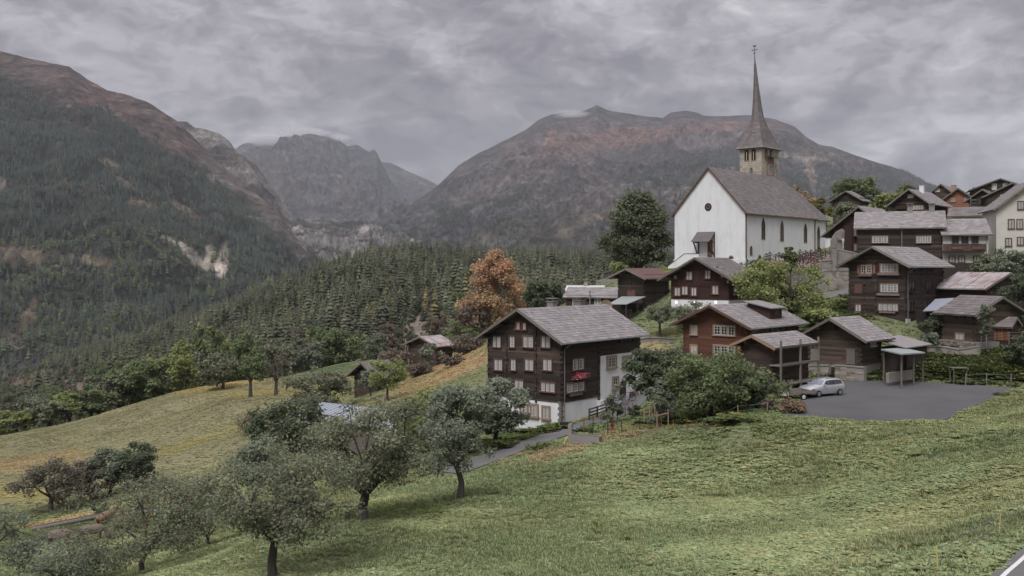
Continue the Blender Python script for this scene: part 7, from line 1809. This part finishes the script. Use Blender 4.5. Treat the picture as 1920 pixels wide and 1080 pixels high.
def build_things():
    # churchyard and retaining walls
    g0 = lambda px, d: G(px, d)
    wall('churchyard_wall', 'rough retaining wall holding up the churchyard, upper tier', [P(1478, 540, 143), P(1500, 535, 143.5), P(1538, 535, 144)], [500, 499, 499], .7, down=3)
    wall('churchyard_wall', 'retaining wall tier with a squared pier right of the graves', [P(1538, 540, 142), P(1566, 540, 142.5)], [490, 489], .8, down=3)
    wall('churchyard_wall', 'tall grey end wall with a saint niche beside the shrine', [P(1566, 540, 143), P(1600, 540, 141), P(1625, 540, 140)], [467, 474, 480], .7, down=3, stones=False)
    wall('retaining_wall', 'high coarse stone wall rising from the asphalt ramp below the churchyard', [P(1480, 575, 138.2), P(1510, 570, 138.4), P(1546, 560, 138.6), P(1600, 553, 138.2), P(1640, 550, 138.6)], [521, 520, 508, 508, 508], .8, down=3)
    wall('wall_pier', 'pale squared pier at the end of the churchyard wall', [P(1559, 520, 142.1), P(1567, 520, 142.1)], [465, 465], .9, stones=False, down=4, cat='pier')
    wall('terrace_wall', 'low field stone wall with pale coping on the orchard terrace', [G(1196, 114.5), G(1215, 115), G(1240, 115.5), G(1262, 116)], [636, 633, 634, 636], .5, down=1.5)
    wall('terrace_wall', 'overgrown field stone wall above the little fruit tree', [G(1190, 133), G(1225, 133), G(1262, 132), G(1300, 131)], [602, 603, 604, 600], .5, down=1.5)
    wall('garden_wall', 'dry stone wall under the climbing plant left of the log cabin', [P(1738, 668, 104), P(1770, 668, 103), P(1800, 672, 102), P(1838, 670, 101)], [650, 651, 656, 650], .6, down=2.5)
    wall('barn_stone_wall', 'broken dry stone wall left of the barn cellar door', [G(1500, 99), G(1519, 98.6), G(1556, 97.0)], [690, 686, 686], .5, down=2)
    wall('barn_stone_wall', 'dry stone wall with stairs right of the barn cellar door', [G(1568, 96.4), G(1590, 95.4), G(1622, 94)], [686, 687, 690], .5, down=2)
    wall('quarry_face', 'rough stone outcrop wall behind the long low house', [P(1118, 545, 172), P(1136, 545, 172), P(1162, 545, 170)], [527, 522, 519], 1.2, down=4, cope=False)
    wall('church_yard_parapet', 'low white wall under the church side', [G(1398, 152), G(1450, 151), G(1480, 150)], [503, 503, 502], .4, mat=M_white, stones=False, down=1)
    # grave crosses
    def cross(p, h, label):
        root = empty('grave_cross', p); tag(root, label, 'grave cross', 'dark crosses and flowers of the churchyard')
        m = MB(); m.bar(p*0+Vector((0,0,-.2)), Vector((0,0,h)), .12, .12); m.bar(Vector((-.32,0,h*.68)), Vector((.32,0,h*.68)), .1, .12); m.build('cross', M_log, root)
        m = MB(); m.bar(Vector((-.40,0,h*.74)), Vector((0,0,h+.16)), .22, .05); m.bar(Vector((.40,0,h*.74)), Vector((0,0,h+.16)), .22, .05); m.build('little_roof', M_log, root)
        m = MB(); m.box(-.3, .3, -.9, -.1, -.25, .08); m.build('grave_kerb', M_stone, root)
    gs = MB()
    for row, (n, y0, d, p0, p1) in enumerate(((9, 498, 143.6, 1481, 1534), (9, 490, 147, 1484, 1540), (7, 483, 151, 1500, 1558), (5, 491, 145, 1436, 1470))):
        for i in range(n):
            px = p0+(p1-p0)*i/max(1, n-1)+rnd.uniform(-1.5, 1.5); p = P(px, y0, d); cross(p, rnd.uniform(.95, 1.35), 'roofed dark grave cross, %s from the left in the %s churchyard row' % (ORD[i], ('front', 'second', 'rear', 'leftmost')[row]))
            c = P(px+2, y0+1, d-.8)
            for k in range(10): q = c+Vector((rnd.gauss(0, .3), rnd.gauss(0, .1), rnd.uniform(0, .4))); gs.box(q.x-.06, q.x+.06, q.y-.06, q.y+.06, q.z-.05, q.z+.06, rnd.random(), rnd.choice((0, 0, 1, 2)))
    o = gs.build('grave_flowers', [M_pink, M_whitep, LM['green']]); tag(o, 'bright flowers planted on the graves', 'flowers', kind='stuff')
    V = [P(1472, 502, 142.5), P(1566, 500, 143), P(1568, 470, 156), P(1480, 476, 156)]; m = MB(); m.hexa([v-Vector((0,0,3)) for v in V]+[v-Vector((0,0,.15)) for v in V]); tag(m.build('churchyard_ground', material('churchyard_gravel', [(0, (.09, .085, .06)), (1, (.2, .18, .15))], scale=3, tintw=0)), kind='structure')
    # crucifix shrine
    p = P(1581, 476, 152); root = empty('crucifix_shrine', p); tag(root, 'stone shrine with a white crucifix between two clipped bushes', 'shrine')
    m = MB(); m.add([(-1.7,.5,-1),(1.7,.5,-1),(1.7,.5,2.2),(.9,.5,3.4),(0,.5,3.9),(-.9,.5,3.4),(-1.7,.5,2.2)]+[(-1.7,.9,-1),(1.7,.9,-1),(1.7,.9,2.2),(.9,.9,3.4),(0,.9,3.9),(-.9,.9,3.4),(-1.7,.9,2.2)], [tuple(range(7))]+[(i, i+7, (i+1) % 7+7, (i+1) % 7) for i in range(7)], .5); m.build('back_stone', M_mortar, root)
    m = MB(); m.bar((0,.2,-1), (0,.2,3.4), .16, .16); m.bar((-.9,.2,2.4), (.9,.2,2.4), .14, .14); m.build('cross', M_grwood, root)
    f = skinned('figure', [((0,0,1.5),.13),((0,0,2.0),.15),((0,0,2.35),.07),((0,0,2.52),.10),((.3,0,2.32),.05),((.75,.05,2.45),.035),((-.3,0,2.32),.05),((-.75,.05,2.45),.035),((.05,0,1.1),.08),((.03,0,.65),.05),((-.05,0,1.1),.08),((-.03,0,.65),.05)], [(0,1),(1,2),(2,3),(1,4),(4,5),(1,6),(6,7),(0,8),(8,9),(0,10),(10,11)], M_whitep, 1); f.parent = root
    # hydrant, trough, fence on the path
    p = G(1148, 81); root = empty('hydrant', p); tag(root, 'small red fire hydrant on the grass by the path', 'hydrant')
    m = MB(); m.tube((0,0,-.1), (0,0,.75), .1, .1, 10); m.tube((0,0,.75), (0,0,.9), .13, .05, 10); m.build('column', M_red, root)
    for s in (-1, 1): m = MB(); m.tube((0,0,.55), (s*.19,0,.55), .05, .05, 8); m.build('outlet', M_red, root)
    p = G(1100, 77); root = empty('water_trough', p, R(-24)); tag(root, 'long weathered concrete water trough with a stone pillar beside the path', 'trough')
    p.z += .1; root.location = p
    m = MB(); a, b2, c_, hh = 1.15, .38, .09, .52
    m.box(-a, a, -b2, -b2+c_, -.3, hh); m.box(-a, a, b2-c_, b2, -.3, hh); m.box(-a, -a+c_, -b2+c_, b2-c_, -.3, hh); m.box(a-c_, a, -b2+c_, b2-c_, -.3, hh); m.box(-a+c_, a-c_, -b2+c_, b2-c_, -.3, .1); m.build('basin', M_conc, root)
    m = MB(); m.box(-a+c_, a-c_, -b2+c_, b2-c_, .42, .46); m.build('water', M_glass, root)
    m = MB(); m.box(-a-.35, -a-.05, -.16, .16, -.3, 1.35); m.build('pillar', M_stone, root); m = MB(); m.tube((-a-.05,0,1.0), (-a+.25,0,.98), .03); m.build('spout', M_metal, root)
    m = MB(); prev = None
    for i in range(14):
        q = G(1064-i*2.4, 78.5-i*.36+.1*math.sin(i)); q.z += .06+max(0, .5-.15*i)
        if prev is not None: m.tube(prev, q, .035, n=5)
        prev = q
    tag(m.build('yellow_hose', M_yel), 'yellow hose lying from the trough down to the path', 'hose')
    # rail fence on the house side of the path
    pts = [G(1105, 91.6), G(1120, 93.0), G(1137, 94.4)]
    root = empty('rail_fence', pts[0]); tag(root, 'dark three rail wooden fence by the cellar arch', 'fence')
    for q in pts: m = MB(); m.tube(q-Vector((0,0,.2)), q+Vector((0,0,1.15)), .09, .08, 8); under(root, 'post', m.build('post', M_log))
    for k in (.45, .75, 1.05): m = MB(); m.bar(pts[0]+Vector((0,0,k)), pts[-1]+Vector((0,0,k)), .06, .12); under(root, 'rail', m.build('rail', M_log4))
    posts_wire('wire_fence', 'brown post and mesh fence along the lower side of the path', [G(1094, 84.6), G(1112, 86.3), G(1127, 87.6), G(1143, 89), G(1158, 90.4), G(1172, 92), G(1186, 93.7)], 1.15, .045, M_board, 4)
    posts_wire('orchard_fence', 'row of dark iron posts on the grass before the big house', [G(1112, 80.5), G(1140, 79.5), G(1166, 79), G(1200, 79)], 1.0, .035, M_black, 2)
    posts_wire('yard_fence', 'light wire fence of pale posts on the yard edge', [G(1170, 75), G(1235, 73.5), G(1308, 72.5), G(1384, 73.5), G(1438, 74)], .8, .035, M_pale, 2)
    posts_wire('meadow_fence', 'electric fence with pale posts crossing the left meadow', [G(14, 97), G(70, 99), G(130, 97), G(218, 95), G(300, 93)], 1.1, .04, M_pale, 2)
    posts_wire('roadside_fence', 'thin wire fence on the bank above the road', [hit(px, py, 15, 60) for px, py in ((1760, 1078), (1872, 1005), (1960, 950))], .6, .015, M_yel, 2)
    posts_wire('garden_fence', 'weathered fence posts along the garden above the parking area', [G(1810, 90), G(1850, 90.5), G(1895, 90), G(1935, 88)], 1.2, .05, M_grwood, 2)
    posts_wire('stake_fence', 'stakes and wire along the terrace in front of the log cabin', [P(1840, 648, 100), P(1850, 645, 100), P(1892, 640, 101), P(1916, 640, 101)], 1.0, .05, M_grwood, 3)
    # tree stakes
    def stakes(pxs, d, h, bar, label):
        root = empty('planting_frame', G(pxs[0], d)); tag(root, label, 'stakes')
        P_ = [G(px, d+(i % 2)*1.0) for i, px in enumerate(pxs)]
        for q in P_: m = MB(); m.tube(q-Vector((0,0,.3)), q+Vector((0,0,h)), .045, .045, 6); under(root, 'stake', m.build('stake', M_pale))
        m = MB(); m.bar(P_[0]+Vector((0,0,bar)), P_[2]+Vector((0,0,bar)), .05, .09); under(root, 'crossbar', m.build('crossbar', M_pale))
    stakes((1208, 1218, 1222, 1228), 81, 1.5, 1.1, 'four pale stakes with a crossbar round a young tree'); stakes((1232, 1240, 1253), 78, 1.4, 1.1, 'three pale stakes with a crossbar in front of the grey green bush')
    # bicycles
    def bike(p, rz, label):
        root = empty('bicycle', p, rz); tag(root, label, 'bicycle')
        for x in (-.52, .52):
            m = MB(); n = 20
            for i in range(n):
                a, b = 6.283*i/n, 6.283*(i+1)/n; m.tube((x+.34*math.cos(a), 0, .36+.34*math.sin(a)), (x+.34*math.cos(b), 0, .36+.34*math.sin(b)), .025, n=4, cap=False)
            w = m.build('wheel', M_black, root); m = MB()
            for i in range(6): a = math.pi*i/6; m.tube((x+.32*math.cos(a), 0, .36+.32*math.sin(a)), (x-.32*math.cos(a), 0, .36-.32*math.sin(a)), .006, n=3)
            m.build('spokes', M_metal, w)
        m = MB()
        for a, b in (((-.52,0,.36),(-.12,0,.34)), ((-.12,0,.34),(-.25,0,.88)), ((-.25,0,.82),(.38,0,.86)), ((-.12,0,.34),(.36,0,.76)), ((-.52,0,.36),(-.24,0,.8)), ((.52,0,.36),(.36,0,.98))): m.tube(a, b, .025, n=6)
        m.build('frame', M_purp, root); m = MB(); m.box(-.36, -.12, -.07, .07, .88, .94); m.build('saddle', M_black, root); m = MB(); m.tube((.34,-.28,1.02), (.34,.28,1.02), .018); m.tube((.36,0,.95), (.34,0,1.02), .02); m.build('handlebar', M_black, root)
    q = G(1163, 97.3); bike(q+Vector((0, 0, .25)), R(-10), 'bicycle leaning nearest to the arched niche of the white wall'); q = G(1176, 98.2); bike(q+Vector((0, 0, .25)), R(-14), 'bicycle parked beside the house door')
    q = G(1059, 88.2); m = MB(); m.tube((0,0,-.1), (0,0,.45), .42, .45, 14); o = m.build('dark_tub', M_black, None, q); tag(o, 'black round tub at the corner of the big timber house', 'tub')
    # logs and beams lying on the left meadow, cows, blankets
    def logs(a, b, label, n=3):
        root = empty('timber_pile', a); tag(root, label, 'timber')
        for i in range(n):
            o = Vector((rnd.uniform(-.2, .2), .3*i, .12+.02*i)); m = MB(); m.tube(a+o, b+o, .11, .09, 7); under(root, 'log', m.build('log', M_grwood))
    a = hit(60, 996, 60, 130); b = hit(208, 968, 60, 130); logs(a, b, 'long pale felled trunks lying on the left meadow', 4)
    a = hit(232, 968, 60, 130); b = hit(300, 962, 60, 130); logs(a, b, 'short grey logs right of the long pale trunks', 3)
    a = hit(330, 968, 60, 120); b = hit(396, 956, 60, 120); logs(a+Vector((0,0,.8)), b+Vector((0,0,.8)), 'pale beams resting on supports among the trees', 2)
    q = hit(197, 985, 60, 120); cow('tan cow lying by the long pale trunks', q-Vector((0,0,.35)), R(70), M_cowr, 1.0, False)
    q = hit(110, 1030, 50, 110); cow('grey brown cow grazing in the lower left corner, nearest to the edge', q, R(0), M_cowb, 1.05)
    q = hit(172, 1018, 50, 110); cow('pale cow standing behind the grey brown one, partly hidden by leaves', q, R(12), M_cowb, .95)
    # satellite dish, street lamp, pergola, pile of reddish shrub, leftover stack
    p = P(1136, 573, 122); root = empty('satellite_dish', p); tag(root, 'round satellite dish on a pole behind the big roof', 'dish')
    m = MB(); n = 20; m.add([(math.cos(6.283*i/n)*.75, -.25, math.sin(6.283*i/n)*.75) for i in range(n)]+[(0, 0, 0)], [(i, (i+1) % n, n) for i in range(n)], .5); m.build('dish', M_casing, root); m = MB(); m.tube((0,0,0), (0,.1,-4), .06); m.build('pole', M_metal, root)
    p = P(1131, 536, 168); root = empty('street_lamp', p); tag(root, 'grey street lamp rising behind the long low house', 'street lamp')
    m = MB(); m.tube((0,0,-3), (0,0,2.6), .07, .05, 8); m.build('pole', M_metal, root); m = MB(); m.bar((0,0,2.55), (-.6,0,2.75), .2, .1); m.build('lamp_head', M_metal, root)
    p = G(1797, 92); root = empty('pergola', p); tag(root, 'small frame of four wooden posts with a flat top on the garden slope', 'pergola')
    for x in (-.6, .6):
        for y in (-.4, .4): m = MB(); m.tube((x,y,-.3), (x,y,1.5), .045, .04, 6); m.build('post', M_grwood, root)
    m = MB(); m.box(-.75, .75, -.55, .55, 1.5, 1.55); m.build('top', M_grwood, root); m = MB(); m.bar((-.65,-.4,.1), (.65,-.4,.1), .08, .1); m.build('sill', M_grwood, root)
    root = None
    tree('dried_shrub', 'low rust coloured shrub at the corner of the asphalt yard', 1480, 74, 1452, 1512, 748, 776, 'rustleaf', 2200, .15, 90, cat='shrub', nb=14, trunk_r=.03)
    tree('dried_shrub', 'pale straw coloured bush left of the rust coloured shrub', 1436, 75, 1420, 1456, 752, 780, 'brown', 1400, .16, 91, cat='bush', nb=12, trunk_r=.03)
    # grass tussocks in the meadow
    for px, py, lb in ((1120, 1008, 'small grey green thistle clump on the meadow'), (1166, 1022, 'pale weed clump right of the thistle')):
        b = hit(px, py, 20, 60); tree('weed_clump', lb, px, b.y, px-12, px+12, py-16, py+2, 'light', 160, .13, px, cat='weed', base=b, nb=6, trunk_r=.01, limbs=False)
    # railway masts in the valley
    for px in (48, 95, 142):
        p = P(px, 742, 620); root = empty('catenary_mast', p); tag(root, {48: 'leftmost', 95: 'middle', 142: 'rightmost'}[px]+' thin mast of the railway in the valley', 'mast', 'railway masts in the valley'); m = MB(); m.tube((0,0,-6), (0,0,9), .22, .18, 6); m.bar((0,0,8), (2.2,0,8.2), .12, .12); m.build('mast', M_metal, root)
    m = MB(); m.bar(P(-40, 741, 622), P(160, 735, 628), 5, .8); tag(m.build('railway_embankment', M_stone), kind='structure')
    # lamps lit under the plinth of the dark red house
    for i, px in enumerate((1268, 1301, 1342)):
        p = P(px, 568, 122.5+i*.0); m = MB(); m.tube(p, p+Vector((0,0,.2)), .13, .13, 8); tag(m.build('garden_lamp', M_lit), ('left', 'middle', 'right')[i]+' lit lamp along the white plinth of the dark red house', 'lamp', 'lit lamps by the dark red house')
M_yel = material('yellow_plastic', [(0, (.45, .40, .12)), (1, (.55, .5, .2))], bump=0)
M_purp = material('purple_paint', [(0, (.10, .05, .13)), (1, (.16, .09, .2))], bump=0)
LM['rustleaf'] = leafmat('rust_leaf', (0.16, 0.115, 0.08), (0.26, 0.19, 0.135), (0.36, 0.27, 0.20))
# ---------------- build everything ----------------
prep_roads()
build_far(); build_ground(); build_roads()
build_houses(); build_church(); build_trees(); build_things(); build_car(); build_clouds(); build_grass(); build_forests(); build_haze()
